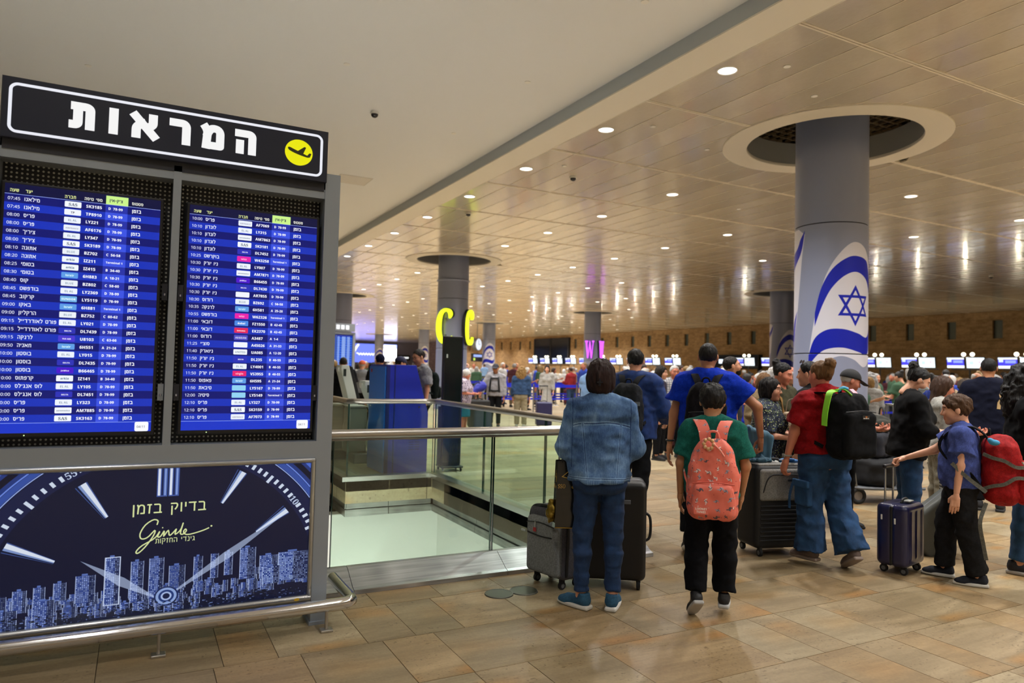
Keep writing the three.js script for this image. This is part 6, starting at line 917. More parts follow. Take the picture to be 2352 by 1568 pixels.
{
  const t = thing('expandable_suitcase', 'black suitcase with grey upper pocket panel standing between the teal boy and the red-shirted woman', 'suitcase', [4.97, 0, -4.47], -14 * DEG);
  part('shell', sdfGeo((x, y, z) => rboxD(x, y - 0.42, z, 0.245, 0.355, 0.165, 0.05), [-0.3, 0.03, -0.22], [0.3, 0.81, 0.22], 0.01), std(0x0f1013, 0.6), t);
  part('upper_panel', sdfGeo((x, y, z) => rboxD(x, y - 0.61, z - 0.16, 0.215, 0.135, 0.028, 0.025), [-0.25, 0.44, 0.11], [0.25, 0.78, 0.21], 0.008), std(0xa3a29c, 0.85, { map: rep(T.heather, 6, 6) }), t); part('top_panel', rbox(0.42, 0.02, 0.28, 0.01, 0, 0.773, 0), std(0xb4b2aa, 0.85, { map: rep(T.heather, 6, 6) }), t);
  const rb = []; for (let i = 0; i < 9; i++) rb.push(rbox(0.42, 0.016, 0.014, 0.007, 0, 0.14 + i * 0.036, 0.166)); part('ribs', rb, std(0x141518, 0.5), t);
  part('zip', [tube([[-0.2, 0.55, 0.192], [-0.16, 0.66, 0.192], [-0.12, 0.695, 0.192], [0, 0.7, 0.192], [0.18, 0.7, 0.192]], 0.005, 30, 6)], M.black, t); part('badge', rbox(0.045, 0.018, 0.006, 0.003, 0.06, 0.65, 0.19), std(0x3a3a3c, 0.3, { metalness: 0.6 }), t); part('top_handle', tube([[-0.08, 0.78, 0.02], [-0.06, 0.805, 0.02], [0.06, 0.805, 0.02], [0.08, 0.78, 0.02]], 0.012, 16, 8), M.black, t); wheels(t, 0.5, 0.36, M.rubber, 0.033);
  const s = thing('blue_luggage_straps', 'bright blue knotted luggage strap lying on top of the suitcase with grey panel', 'strap', [5.0, 0.785, -4.42], -14 * DEG); part('knot', [tube([[-0.02, 0.02, 0.05], [0.03, 0.035, 0.07], [0.06, 0.02, 0.04], [0.1, 0.018, 0.06], [0.15, 0.016, 0.05]], 0.016, 24, 8), tube([[0.02, 0.016, 0.1], [0.05, 0.03, 0.06], [0.1, 0.03, 0.09]], 0.014, 20, 8)], std(0x1a6ab0, 0.55), s); part('white_tag', rbox(0.05, 0.008, 0.03, 0.003, -0.0, 0.03, 0.06), M.white, s);
  // teal jacket held on the case
  const j = thing('teal_jacket', 'slate teal jacket bunched on the suitcase under the hand of the blue-shirted man', 'jacket', [4.88, 0.785, -4.54], -20 * DEG);
  part('folded_cloth', sdfGeo((x, y, z) => { const w = 0.115 + 0.12 * Math.max(0, y - 0.1) * (x > 0 ? 1.4 : 0.3), tl = y - 0.14 - 0.35 * Math.abs(x - 0.02) * 0.3 + 0.35 * x; let d = rboxD(x - 0.01, tl + 0.0, z, w, 0.135, 0.05, 0.04); d = smin(d, ell(x, y, z, 0.0, 0.015, 0.02, 0.13, 0.025, 0.08), 0.03); return Math.max(d * 0.8 + 0.03 * (Math.abs(n3(x * 17 + 3, y * 3, z * 9)) - 0.3) + 0.008 * n3(x * 40, y * 10, z * 40), 0.001 - y); }, [-0.2, -0.01, -0.13], [0.22, 0.36, 0.15], 0.008), std(0x3d6478, 0.75), j); part('sleeve', sdfGeo((x, y, z) => cap([0.06, 0.02, 0.06], [-0.04, 0.02, 0.1], 0.02, 0.022)(x, y, z) + 0.006 * n3(x * 30, y * 30, z * 30), [-0.1, -0.01, 0], [0.12, 0.08, 0.16], 0.008), std(0x35586a, 0.75), j);
}
{
  const t = thing('navy_suitcase', 'small navy ribbed hard suitcase with extended handle pulled by the boy in periwinkle blue', 'suitcase', [5.5, 0, -3.62], 12 * DEG), nm = std(0x10123e, 0.35, { clearcoat: 0.4 });
  part('shell', ribbedShell(0.37, 0.49, 0.24, 0.06, 60), nm, t); part('zip_band', rbox(0.372, 0.46, 0.024, 0.01, 0, 0.305, 0), M.black, t); part('top_handle', tube([[-0.06, 0.55, 0.03], [-0.04, 0.575, 0.03], [0.04, 0.575, 0.03], [0.06, 0.55, 0.03]], 0.011, 16, 8), M.black, t); part('side_label', rbox(0.004, 0.045, 0.012, 0.001, -0.187, 0.42, 0.03), M.white, t); part('side_label', rbox(0.004, 0.04, 0.012, 0.001, -0.187, 0.44, -0.07), M.white, t); part('luggage_tag', rbox(0.09, 0.012, 0.05, 0.005, 0.0, 0.568, 0.06), std(0xb8bcb8, 0.5), t); telescopic(t, 0.15, 0.55, -0.09, 0.83); wheels(t, 0.37, 0.25, M.rubber, 0.03);
}
{
  // gift bag
  const t = thing('gift_bag', 'tall glossy black paper gift bag with gold print hanging from the denim woman\'s hand', 'paper bag', [2.585, 0.5, -4.05], -24 * DEG);
  T.gift = canvas(256, 512, (g, w, h) => { g.fillStyle = '#0b0a0c'; g.fillRect(0, 0, w, h); g.strokeStyle = '#c9a23c'; g.lineWidth = 6; g.beginPath(); g.moveTo(60, 120); g.lineTo(150, 70); g.lineTo(120, 130); g.closePath(); g.stroke(); g.beginPath(); g.ellipse(196, 130, 26, 32, 0.3, 0, 7); g.stroke(); g.fillStyle = '#b8923a'; g.beginPath(); g.ellipse(196, 132, 16, 20, 0.3, 0, 7); g.fill(); g.font = 'bold 46px serif'; g.fillText('SSO', 14, 210); g.beginPath(); g.ellipse(190, 200, 18, 12, 0, 0, 7); g.fill(); });
  const bag = new THREE.BufferGeometry(); { const W = 0.085, D = 0.05, hh = 0.44, P = [], U = [], ring = [[-W, D], [W, D], [W + 0.012, 0], [W, -D], [-W, -D], [-W - 0.012, 0]]; for (let i = 0; i < 6; i++) { const a = ring[i], b = ring[(i + 1) % 6], k = 0.86; const q = [[a[0], 0, a[1]], [b[0], 0, b[1]], [b[0] * k, hh, b[1] * 0.7], [a[0] * k, hh, a[1] * 0.7]]; for (const j of [0, 1, 2, 0, 2, 3]) { P.push(...q[j]); U.push(j === 0 || j === 3 ? 0 : 1, j < 2 ? 0 : 1); } } for (const j of [[0, 1, 2], [0, 2, 3], [0, 3, 4], [0, 4, 5]]) for (const i of [...j].reverse()) { P.push(ring[i][0], 0, ring[i][1]); U.push(0, 0); } bag.setAttribute('position', new THREE.Float32BufferAttribute(P, 3)); bag.setAttribute('uv', new THREE.Float32BufferAttribute(U, 2)); bag.computeVertexNormals(); }
  part('paper_body', bag, std(0xffffff, 0.25, { map: T.gift, side: THREE.DoubleSide, clearcoat: 0.4 }), t); part('gold_edge', tube([[-0.085, 0.002, 0.05], [0.085, 0.002, 0.05], [0.097, 0.002, 0], [0.085, 0.002, -0.05]], 0.003, 16, 5), std(0xb08a30, 0.3, { metalness: 0.8 }), t);
  part('cord_handle', [tube([[-0.04, 0.43, 0.034], [-0.02, 0.52, 0.02], [0.03, 0.56, 0.0], [0.05, 0.43, 0.034]], 0.005, 24, 6), tube([[-0.04, 0.43, -0.034], [0, 0.54, -0.01], [0.05, 0.43, -0.034]], 0.005, 24, 6)], std(0x111111, 0.6), t);
  part('gold_tissue', sdfGeo((x, y, z) => ell(x, y, z, 0, 0, 0, 0.03, 0.08, 0.04) + 0.012 * n3(x * 60, y * 40, z * 60), [-0.06, -0.12, -0.08], [0.06, 0.12, 0.08], 0.008).translate(-0.105, 0.1, 0.0), std(0x7a641e, 0.3, { metalness: 0.7 }), t);
}

// ================================================================ PEOPLE IN THE MIDDLE DISTANCE
{
  const res = 0.0135, bk = { len: 0.96, loose: 0.5, mat: cloth(0x121318) }, sh = { mat: std(0x1a1a1e, 0.7), sole: soleB }, shW = { mat: std(0xb8b4ae, 0.7), sole: soleW }, jeans = (c = 0x29527c) => ({ name: 'jeans', len: 0.95, loose: 0.5, mat: denim(c, 3) });
  const fwdArms = { armL: { u: [0.2, -1, 0.2], f: [-0.35, -0.1, 1], pose: 'hold' }, armR: { u: [-0.2, -1, 0.2], f: [0.35, -0.1, 1], pose: 'hold' } };
  const P = (label, x, z, a, o) => person(label, x, z, face(x, z, a), { res, shoes: sh, ...o });
  // masked woman
  let f = P('woman with black bun and pale blue face mask in a black top, looking down', 6.62, -4.28, -78, { h: 1.66, b: 1.2, bust: 0.8, seat: 0.9, lean: 0.1, headPitch: 0.55, ...fwdArms, top: { sleeve: 1.45, loose: 0.9, hem: -0.14, mat: cloth(0x0e0e10), scoop: 1.35 }, bottom: jeans(0x25507a), hair: { style: 'bun', mat: H.black }, skin: 'fair' });
  { const m = part('face_mask', cached('mask', () => sdfGeo((x, y, z) => { const d = headSDF(x, y, z) - 0.005; return Math.max(d, -(headSDF(x, y, z) - 0.001) - 0.02, y + 0.012, -0.105 - y, Math.abs(x) - 0.058, 0.03 - z); }, [-0.08, -0.13, 0.02], [0.08, 0.02, 0.13], 0.006)), std(0xa9bfd0, 0.8), f.root); f.hm.decompose(m.position, m.quaternion, m.scale); const m2 = part('mask_loop', [tube([[0.055, -0.02, 0.06], [0.08, 0.01, 0.02], [0.086, 0.02, -0.015]], 0.002, 8, 5), tube([[-0.055, -0.02, 0.06], [-0.08, 0.01, 0.02], [-0.086, 0.02, -0.015]], 0.002, 8, 5)], M.white, f.root); f.hm.decompose(m2.position, m2.quaternion, m2.scale); }
  // woman in dark coat with curly hair
  f = P('woman with thick curly black hair in a black coat over a mustard blouse', 6.43, -3.15, -88, { h: 1.66, b: 1.22, bust: 0.6, res: 0.011, lean: 0.06, ...fwdArms, legL: { u: [0.03, -1, 0.1], l: [0, -1, -0.1] }, legR: { u: [-0.03, -1, -0.05], l: [0, -1, -0.12] }, top: { name: 'coat', sleeve: 1.95, loose: 1.3, hem: -0.18, collar: true, mat: cloth(0x0b0c10) }, bottom: jeans(0x2a557c), hair: { style: 'wavy', mat: H.black }, skin: 'light', shoes: { mat: std(0x14141e, 0.7), sole: std(0x9c9690, 0.6) } });
  { const hh = f.root.children.find((m) => m.name === 'hair'); hh.scale.multiplyScalar(1.22); hh.position.y += 0.0; hh.position.z -= 0.03; }
  part('blouse_front', sdfGeo((x, y, z) => ell(x, y, z, 0, f.py + 0.2, 0.125, 0.085, 0.22, 0.05), [-0.14, f.py - 0.1, 0.04], [0.14, f.py + 0.46, 0.2], 0.012), cloth(0x8a5210), f.root); part('red_shoe_trim', [box(-0.11, -0.06, 0.035, 0.05, 0.0, 0.12)], std(0x7a1820, 0.6), f.root);
  { const t = thing('shoulder_bag', 'puffy grey fur-trimmed bag carried by the woman in the black coat', 'bag', [6.66, 0.95, -2.95]); part('bag_body', sdfGeo((x, y, z) => ell(x, y, z, 0, 0.1, 0, 0.16, 0.11, 0.13) + 0.016 * n3(x * 26, y * 26, z * 26), [-0.22, -0.06, -0.2], [0.22, 0.26, 0.2], 0.011), std(0x6c665c, 0.9), t); part('bag_strap', strap([[-0.1, 0.16, 0], [-0.14, 0.34, -0.08], [-0.17, 0.46, -0.16]], 0.03, 0.008, [0, 0, 1], 10), M.black, t); }
  f = P('man in a navy T-shirt with a tan strap over his shoulder, cropped dark hair', 9.05, -4.85, 5, { h: 1.83, b: 1.12, sw: 1.08, armL: { u: [0.35, -1, 0.1], f: [-0.1, -0.7, 0.6] }, top: { sleeve: 0.65, loose: 0.8, mat: cloth(0x10142a) }, bottom: bk, hair: { style: 'crop', mat: H.black }, skin: 'tan' });
  { part('shoulder_strap', strap([[-0.08, f.py + 0.2, -0.16], [-0.1, f.py + 0.42, -0.11], [-0.1, f.py + 0.5, 0], [-0.08, f.py + 0.4, 0.12]], 0.035, 0.008, [1, 0, 0], 14), std(0xa88c60, 0.7), f.root); }
  P('woman in white top with long chestnut hair and dark shoulder strap, face in profile', 7.68, -4.62, -74, { h: 1.58, b: 1.02, bust: 0.6, headPitch: 0.2, ...fwdArms, top: { sleeve: 1.9, loose: 0.6, mat: cloth(0xbcbab2) }, bottom: { len: 0.96, loose: 0.9, mat: cloth(0x9c9684) }, hair: { style: 'long', mat: H.brown }, skin: 'ruddy' });
  P('person with curly grey-brown hair in dark clothes behind the white-topped woman', 9.85, -5.6, -100, { h: 1.56, b: 1.08, top: { sleeve: 1.9, loose: 0.6, mat: cloth(0x2a2a2c) }, bottom: bk, hair: { style: 'messy', mat: hairM(0x4a4038) }, skin: 'tan' });
  f = P('white-haired man in a black baseball cap looking down beside the large flag column', 6.56, -4.95, -72, { h: 1.63, b: 1.1, headPitch: 0.35, fwd: 0.03, ...fwdArms, top: { sleeve: 0.7, loose: 0.6, mat: cloth(0x3a3c44) }, bottom: bk, hair: { style: 'crop', mat: H.white }, cap: std(0x101114, 0.8), skin: 'ruddy' });
  P('man in black T-shirt with mirrored sunglasses pushed up on dark hair', 5.74, -4.67, 72, { h: 1.69, b: 1.1, sw: 1.04, top: { sleeve: 0.72, loose: 0.8, mat: cloth(0x0d0d10) }, bottom: bk, hair: { style: 'short', mat: H.black }, glasses: 'up', skin: 'light' });
  f = P('young woman with dark tied-up hair in olive top and tan cardigan pointing sideways', 6.46, -5.7, -128, { h: 1.69, b: 1.05, bust: 0.6, headPitch: 0.3, headYaw: 0.35, armL: { u: [0.25, -0.8, 0.5], f: [0.3, 0.15, 1], pose: 'point' }, armR: { u: [-0.2, -1, 0.1], f: [0.2, -0.6, 0.8] }, top: { sleeve: 1.2, loose: 0.5, mat: cloth(0x4c4a36), scoop: 1.2 }, bottom: bk, hair: { style: 'bun', mat: H.black }, skin: 'ruddy' });
  part('cardigan_edge', strap([[0.1, f.py + 0.46, 0.03], [0.11, f.py + 0.3, 0.14], [0.12, f.py, 0.15], [0.12, f.py - 0.2, 0.12]], 0.07, 0.012, [1, 0, 0], 16), cloth(0x9a7444), f.root); part('cardigan_edge', strap([[-0.1, f.py + 0.46, 0.03], [-0.11, f.py + 0.3, 0.14], [-0.12, f.py, 0.15], [-0.12, f.py - 0.2, 0.12]], 0.07, 0.012, [1, 0, 0], 16), cloth(0x9a7444), f.root);
  P('older woman with short dark hair and glasses in a dark floral blouse', 5.49, -5.0, -104, { h: 1.52, b: 1.16, bust: 0.9, belly: 0.4, ...fwdArms, top: { name: 'blouse', sleeve: 0.95, loose: 0.9, hem: -0.14, mat: pat(T.floral, 4) }, bottom: bk, hair: { style: 'bob', mat: H.dark }, glasses: true, skin: 'light' });
  { const t = thing('black_handbag', 'shiny black leather handbag in front of the woman in the floral blouse', 'handbag', [5.7, 0.78, -4.72], -0.6); part('bag_body', sdfGeo((x, y, z) => rboxD(x, y - 0.1, z, 0.14, 0.1, 0.06, 0.05) + 0.008 * n3(x * 20, y * 20, z * 20), [-0.18, -0.03, -0.1], [0.18, 0.24, 0.1], 0.01), std(0x0c0c0e, 0.22), t); part('bag_strap', tube([[-0.1, 0.18, 0], [-0.06, 0.34, 0], [0.06, 0.34, 0], [0.1, 0.18, 0]], 0.008, 20, 6), M.black, t); }
  { const t = thing('quilted_handbag', 'beige lattice-patterned handbag at the hip of the woman in olive', 'handbag', [6.3, 0.98, -5.35], -0.5); part('bag_body', rbox(0.24, 0.17, 0.09, 0.03, 0, 0.09, 0), pat(T.quilt, 9), t); part('bag_strap', tube([[-0.1, 0.16, 0], [-0.05, 0.3, -0.04], [0.06, 0.3, -0.04], [0.1, 0.16, 0]], 0.006, 18, 6), std(0x5a4630, 0.6), t); }
  P('woman with long light brown hair and glasses in beige, behind the floral blouse', 7.37, -6.78, -150, { h: 1.57, glasses: true, ...fwdArms, top: { sleeve: 1.9, loose: 0.7, mat: cloth(0x9a8464) }, bottom: bk, hair: { style: 'long', mat: H.light }, skin: 'fair' });
  P('bearded man with glasses and sunglasses on his head beneath the black overhead sign', 6.52, -6.55, -76, { h: 1.78, b: 1.05, headPitch: -0.12, glasses: true, top: { sleeve: 0.7, loose: 0.6, mat: cloth(0x4a4c52) }, bottom: bk, hair: [{ style: 'crop', mat: H.dark }, { style: 'beard', mat: H.dark }], skin: 'light' });
  P('child in a royal blue hooded top next to the floral blouse woman', 7.6, -7.6, -40, { h: 1.36, head: 1.05, top: { sleeve: 1.9, loose: 1, mat: cloth(0x1a2fb0) }, bottom: jeans(), hair: { style: 'bob', mat: cloth(0x1f36c0) }, skin: 'tan' });
  P('white-haired man with glasses in a pale checked shirt facing the camera', 8.7, -10.1, -160, { h: 1.68, b: 1.1, glasses: true, belly: 0.4, top: { sleeve: 0.8, loose: 0.6, mat: pat(T.plaid, 6), collar: true }, bottom: bk, hair: { style: 'short', mat: H.white }, skin: 'ruddy' });
  P('woman with dark hair glancing back just behind the dark blue shirt', 8.2, -9.9, -110, { h: 1.66, top: { sleeve: 1.8, mat: cloth(0x50485c) }, bottom: bk, hair: { style: 'long', mat: H.dark }, skin: 'fair' });
  P('grey-haired man in a navy shirt standing beyond the woman in the black coat', 10.1, -4.7, -150, { h: 1.8, b: 1.1, top: { sleeve: 1.9, loose: 0.8, mat: cloth(0x161c30) }, bottom: bk, hair: { style: 'short', mat: H.grey }, skin: 'ruddy' });
  P('balding man with a fringe of dark hair in black among the queue', 13.4, -8.6, -70, { h: 1.66, b: 1.12, top: { sleeve: 1.9, loose: 0.7, mat: cloth(0x16161a) }, bottom: bk, hair: { style: 'side', mat: H.dark }, skin: 'ruddy' });
  P('woman with long dark-blond hair in a white blouse, seen from behind', 12.75, -9.05, 4, { h: 1.55, top: { name: 'blouse', sleeve: 1.2, loose: 1, mat: cloth(0xc4c2bc) }, bottom: bk, hair: { style: 'long', mat: H.blond }, skin: 'light' });
  P('grey-haired man in a grey jacket holding his hand to his face', 12.2, -9.0, -80, { h: 1.62, armL: { u: [0.2, -0.9, 0.4], f: [-0.3, 0.9, 0.35] }, top: { sleeve: 1.9, loose: 0.8, mat: cloth(0x54585c) }, bottom: bk, hair: { style: 'short', mat: H.grey }, skin: 'ruddy' });
  // left side, beyond the opening
  f = P('tall dark-haired man with glasses in a pale grey T-shirt behind the blue kiosk', 4.14, -11.05, 118, { h: 1.83, b: 0.98, headPitch: 0.3, headYaw: 0.1, armL: { u: [0.2, -1, 0], f: [0.05, -1, 0.15] }, armR: { u: [-0.2, -0.8, 0.4], f: [0.1, 0.4, 0.9] }, top: { sleeve: 0.75, loose: 0.8, mat: cloth(0x9c9ca2) }, bottom: bk, hair: { style: 'short', mat: H.dark }, glasses: true, skin: 'light' });
  { const t = backpack(f, 'dark_backpack', 'dark green backpack on the man in the pale grey T-shirt', { y0: 1.0, w: 0.3, h: 0.45, d: 0.15, mat: cloth(0x14201e) }); }
  P('man in a navy cap bending over behind the blue kiosk', 3.95, -11.85, -70, { h: 1.72, lean: 0.15, headPitch: 0.35, ...fwdArms, top: { sleeve: 1.9, mat: cloth(0x1c1e28) }, bottom: bk, cap: std(0x10143a, 0.8), hair: { style: 'crop', mat: H.dark }, skin: 'light' });
  P('person in a navy knitted hat partly hidden by the blue kiosk', 4.0, -12.8, 20, { h: 1.76, top: { sleeve: 1.9, mat: cloth(0x15161c) }, bottom: bk, hair: [{ style: 'crop', mat: H.dark }, { style: 'short', mat: cloth(0x10143a) }], skin: 'light' });
  P('broad man in black T-shirt and khaki trousers with his back turned', 3.85, -14.9, 4, { h: 1.7, b: 1.2, sw: 1.1, top: { sleeve: 0.7, loose: 0.8, mat: cloth(0x0e0f14) }, bottom: { len: 0.95, loose: 0.5, mat: cloth(0x6a5a42) }, hair: { style: 'crop', mat: H.dark }, skin: 'tan' });
  P('person in an orange cap with a grey shirt and khaki rucksack beyond the white kiosks', 5.05, -17.7, -10, { h: 1.66, top: { sleeve: 0.8, mat: cloth(0x8a8c90) }, bottom: bk, cap: std(0xb0522a, 0.8), hair: { style: 'crop', mat: H.grey }, skin: 'light' });
  P('woman in black with dark hair standing by the far kiosks', 4.75, -15.8, -60, { h: 1.6, top: { sleeve: 0.6, mat: cloth(0x101014) }, bottom: bk, hair: { style: 'long', mat: H.black }, skin: 'tan' });
  f = P('white-haired elderly woman in a purple and cream patterned blouse and turquoise skirt', 6.75, -15.1, -110, { h: 1.49, b: 1.2, bust: 0.9, belly: 0.4, headPitch: 0.25, ...fwdArms, top: { name: 'blouse', sleeve: 0.95, loose: 1, hem: -0.2, mat: pat(T.scallop, 3.2) }, bottom: { name: 'skirt', skirt: 0.5, mat: cloth(0x2a8ca8) }, hair: { style: 'fringe', mat: H.white }, skin: 'ruddy', shoes: shW });
  f = P('man in a white sweatshirt and dark cap with chest straps, walking towards the opening', 8.25, -16.5, 172, { h: 1.66, b: 1.05, armL: { u: [0.2, -1, 0], f: [0.05, -1, 0.1] }, armR: { u: [-0.45, -0.9, 0.2], f: [-0.25, -0.8, 0.4], pose: 'grip' }, top: { sleeve: 1.95, loose: 1, mat: cloth(0xb9b7bc) }, bottom: { len: 0.96, loose: 0.3, mat: cloth(0x14161a) }, cap: std(0x20202a, 0.8), hair: { style: 'crop', mat: H.dark }, skin: 'tan' });
  part('chest_harness', [strap([[0.09, f.py + 0.5, 0], [0.1, f.py + 0.35, 0.15], [0.13, f.py, 0.16]], 0.05, 0.012, [1, 0, 0], 14), strap([[-0.09, f.py + 0.5, 0], [-0.1, f.py + 0.35, 0.15], [-0.13, f.py, 0.16]], 0.05, 0.012, [1, 0, 0], 14), strap([[-0.1, f.py + 0.36, 0.158], [0, f.py + 0.36, 0.165], [0.1, f.py + 0.36, 0.158]], 0.03, 0.01, [0, 1, 0], 8), strap([[-0.17, f.py + 0.05, 0.1], [0, f.py + 0.03, 0.17], [0.17, f.py + 0.05, 0.1]], 0.05, 0.012, [0, 1, 0], 12)], M.black, f.root);
  P('woman with big curly blond hair in a blue denim jacket and cream trousers, walking away', 8.85, -16.2, -8, { h: 1.6, b: 1.05, top: { name: 'denim_jacket', sleeve: 1.9, loose: 0.8, hem: -0.02, mat: denim(0x3a5a84, 4) }, bottom: { len: 0.96, loose: 0.8, mat: cloth(0xb0a488) }, hair: { style: 'wavy', mat: H.blond }, skin: 'light', shoes: shW });
  P('young woman with dark hair in a long white dress walking towards the camera', 12.3, -20.7, 178, { h: 1.68, b: 0.95, bust: 0.5, top: { name: 'dress_top', sleeve: 1.95, loose: 0.3, hem: -0.05, mat: cloth(0xc6c4c0) }, bottom: { name: 'dress_skirt', skirt: 0.62, mat: cloth(0xc2c0bc) }, hair: { style: 'long', mat: H.dark }, skin: 'fair', shoes: { mat: std(0xa88468, 0.7), sole: soleB } });
}
// luggage beyond the opening
{
  const simple = (name, label, x, z, turn, w, h, d, mat, top) => { const t = thing(name, label, 'suitcase', [x, 0, z], turn * DEG, undefined); part('shell', rbox(w, h, d, 0.05, 0, h / 2 + 0.06, 0, 3), mat, t); part('zip_band', rbox(w + 0.004, h * 0.92, 0.03, 0.01, 0, h / 2 + 0.06, 0), M.black, t); part('top_handle', tube([[-0.08, h + 0.055, 0], [-0.05, h + 0.085, 0], [0.05, h + 0.085, 0], [0.08, h + 0.055, 0]], 0.012, 12, 6), M.black, t); wheels(t, w, d); if (top) telescopic(t, 0.2, h + 0.06, -d / 3, top); return t; };
  simple('black_suitcase', 'black suitcase under a blue bag between the patterned blouse woman and the capped man', 7.6, -16.1, -10, 0.52, 0.68, 0.32, std(0x121214, 0.6), 1.05); simple('slate_suitcase', 'slate blue suitcase beside the elderly woman in the patterned blouse', 6.95, -14.6, 0, 0.45, 0.6, 0.28, std(0x2c3a52, 0.6)); simple('purple_suitcase', 'purple-navy suitcase rolling beside the curly blond woman', 9.55, -16.2, -20, 0.42, 0.62, 0.28, std(0x1c1b48, 0.5), 1.1);
  const b = thing('blue_duffel', 'royal blue duffel bag leaning on the black suitcase by the capped man', 'bag', [7.5, 0.84, -16.1], 0.2); part('bag_body', sdfGeo((x, y, z) => cap([-0.14, 0.08, 0], [0.2, 0.24, 0], 0.1, 0.12)(x, y, z) + 0.01 * n3(x * 16, y * 16, z * 16), [-0.28, -0.06, -0.16], [0.36, 0.4, 0.16], 0.016), std(0x1a2090, 0.7), b); part('carry_handle', tube([[-0.1, 0.2, 0.05], [0, 0.32, 0.03], [0.1, 0.32, 0.05]], 0.012, 12, 6), M.black, b);
}
// trolley with dark bags between the red-shirted woman and the masked woman
{
  const t = thing('luggage_trolley', 'airport luggage trolley with big black wheel behind the red-shirted woman', 'trolley', [8.3, 0, -5.8], face(8.3, -5.8, -60) * DEG);
  part('deck', [tube([[-0.3, 0.2, 0.45], [-0.3, 0.2, -0.4], [0.3, 0.2, -0.4], [0.3, 0.2, 0.45]], 0.018, 40, 8), box(-0.28, 0.28, 0.19, 0.21, -0.38, 0.42)], M.plasticGrey, t); part('push_frame', pipe([[-0.28, 0.2, -0.4], [-0.28, 1.0, -0.52], [0.28, 1.0, -0.52], [0.28, 0.2, -0.4]], 0.018, 0.08), M.steelDull, t); part('push_bar', tube([[-0.26, 1.0, -0.52], [0, 1.0, -0.53], [0.26, 1.0, -0.52]], 0.024, 10, 10), std(0x22307a, 0.5), t);
  for (const [x, z] of [[-0.28, -0.38], [0.28, -0.38], [0, 0.42]]) { const w = part('trolley_wheel', new THREE.TorusGeometry(0.075, 0.028, 10, 28).rotateY(PI / 2).translate(x, 0.103, z), M.rubber, t); part('wheel_hub', cyl(0.055, 0.055, 0.03, 0, 0, 0, 20).rotateZ(PI / 2).translate(x, 0.103, z), std(0x6a6058, 0.5), w); }
  const bag = (name, label, x, y, z, a, f, lo, hi, m) => { const g = thing(name, label, 'bag', [x, y, z], a); part('bag_body', sdfGeo(f, lo, hi, 0.013), m, g); part('carry_handle', tube([[-0.1, hi[1] - 0.06, 0.03], [-0.06, hi[1] + 0.02, 0.03], [0.06, hi[1] + 0.02, 0.03], [0.1, hi[1] - 0.06, 0.03]], 0.01, 14, 6), M.black, g); };
  bag('black_duffel', 'black soft duffel lying at the bottom of the trolley', 8.3, 0.215, -5.78, 0.5, (x, y, z) => rboxD(x, y - 0.17, z, 0.34, 0.165, 0.24, 0.07) + 0.014 * n3(x * 12, y * 12, z * 12), [-0.42, -0.03, -0.32], [0.42, 0.4, 0.32], std(0x111216, 0.8)); bag('navy_holdall', 'navy holdall stacked on the black duffel on the trolley', 8.28, 0.545, -5.8, 0.2, (x, y, z) => rboxD(x, y - 0.16, z, 0.27, 0.155, 0.19, 0.06) + 0.014 * n3(x * 14, y * 14, z * 14), [-0.34, -0.03, -0.28], [0.34, 0.38, 0.28], std(0x10131f, 0.8)); bag('camouflage_bag', 'grey-green camouflage bag on top of the bags on the trolley', 8.34, 0.86, -5.78, 0.9, (x, y, z) => ell(x, y, z, 0, 0.1, 0, 0.18, 0.11, 0.14) + 0.018 * n3(x * 18, y * 18, z * 18), [-0.26, -0.05, -0.22], [0.26, 0.28, 0.22], std(0x2e2e28, 0.9));
}
{
  // tilted grey case, checked bag behind the boy
  const t = thing('tilted_suitcase', 'grey wheeled suitcase tipped over sideways behind the boy in periwinkle blue', 'suitcase', [6.2, 0.14, -3.92], face(6.3, -3.9, 20) * DEG); const g = new THREE.Group(); const k = part('shell', rbox(0.36, 0.55, 0.22, 0.04, 0, 0.2, 0, 3).rotateZ(0.85), std(0x4a4d48, 0.5), t); part('zip_band', rbox(0.364, 0.5, 0.03, 0.01, 0, 0.2, 0).rotateZ(0.85), M.plasticGrey, t); part('label', rbox(0.04, 0.09, 0.006, 0.002, 0.0, 0.12, 0.112).rotateZ(0.85), M.white, t); part('telescopic_tube', tube([[-0.02, 0.1, 0.12], [-0.18, 0.26, 0.13], [-0.32, 0.4, 0.13]], 0.01, 10, 8), M.aluminium, t); part('caster', [cyl(0.03, 0.03, 0.03, 0.18, -0.1, 0.08, 16), cyl(0.03, 0.03, 0.03, 0.18, -0.1, -0.08, 16)], M.rubber, t);
  const c = thing('checked_bag', 'black and cream gingham checked tote hanging behind the boy in periwinkle blue', 'bag', [7.1, 0.42, -4.1], face(6.9, -4.05, 10) * DEG); part('bag_body', sdfGeo((x, y, z) => rboxD(x, y - 0.24, z, 0.15, 0.24, 0.07, 0.06) + 0.006 * n3(x * 16, y * 12, z * 16), [-0.2, -0.03, -0.12], [0.2, 0.54, 0.12], 0.012), pat(T.gingham, 8), c); part('bag_strap', tube([[-0.08, 0.46, 0], [-0.06, 0.62, 0], [0.06, 0.62, 0], [0.08, 0.46, 0]], 0.01, 18, 6), M.black, c);
}
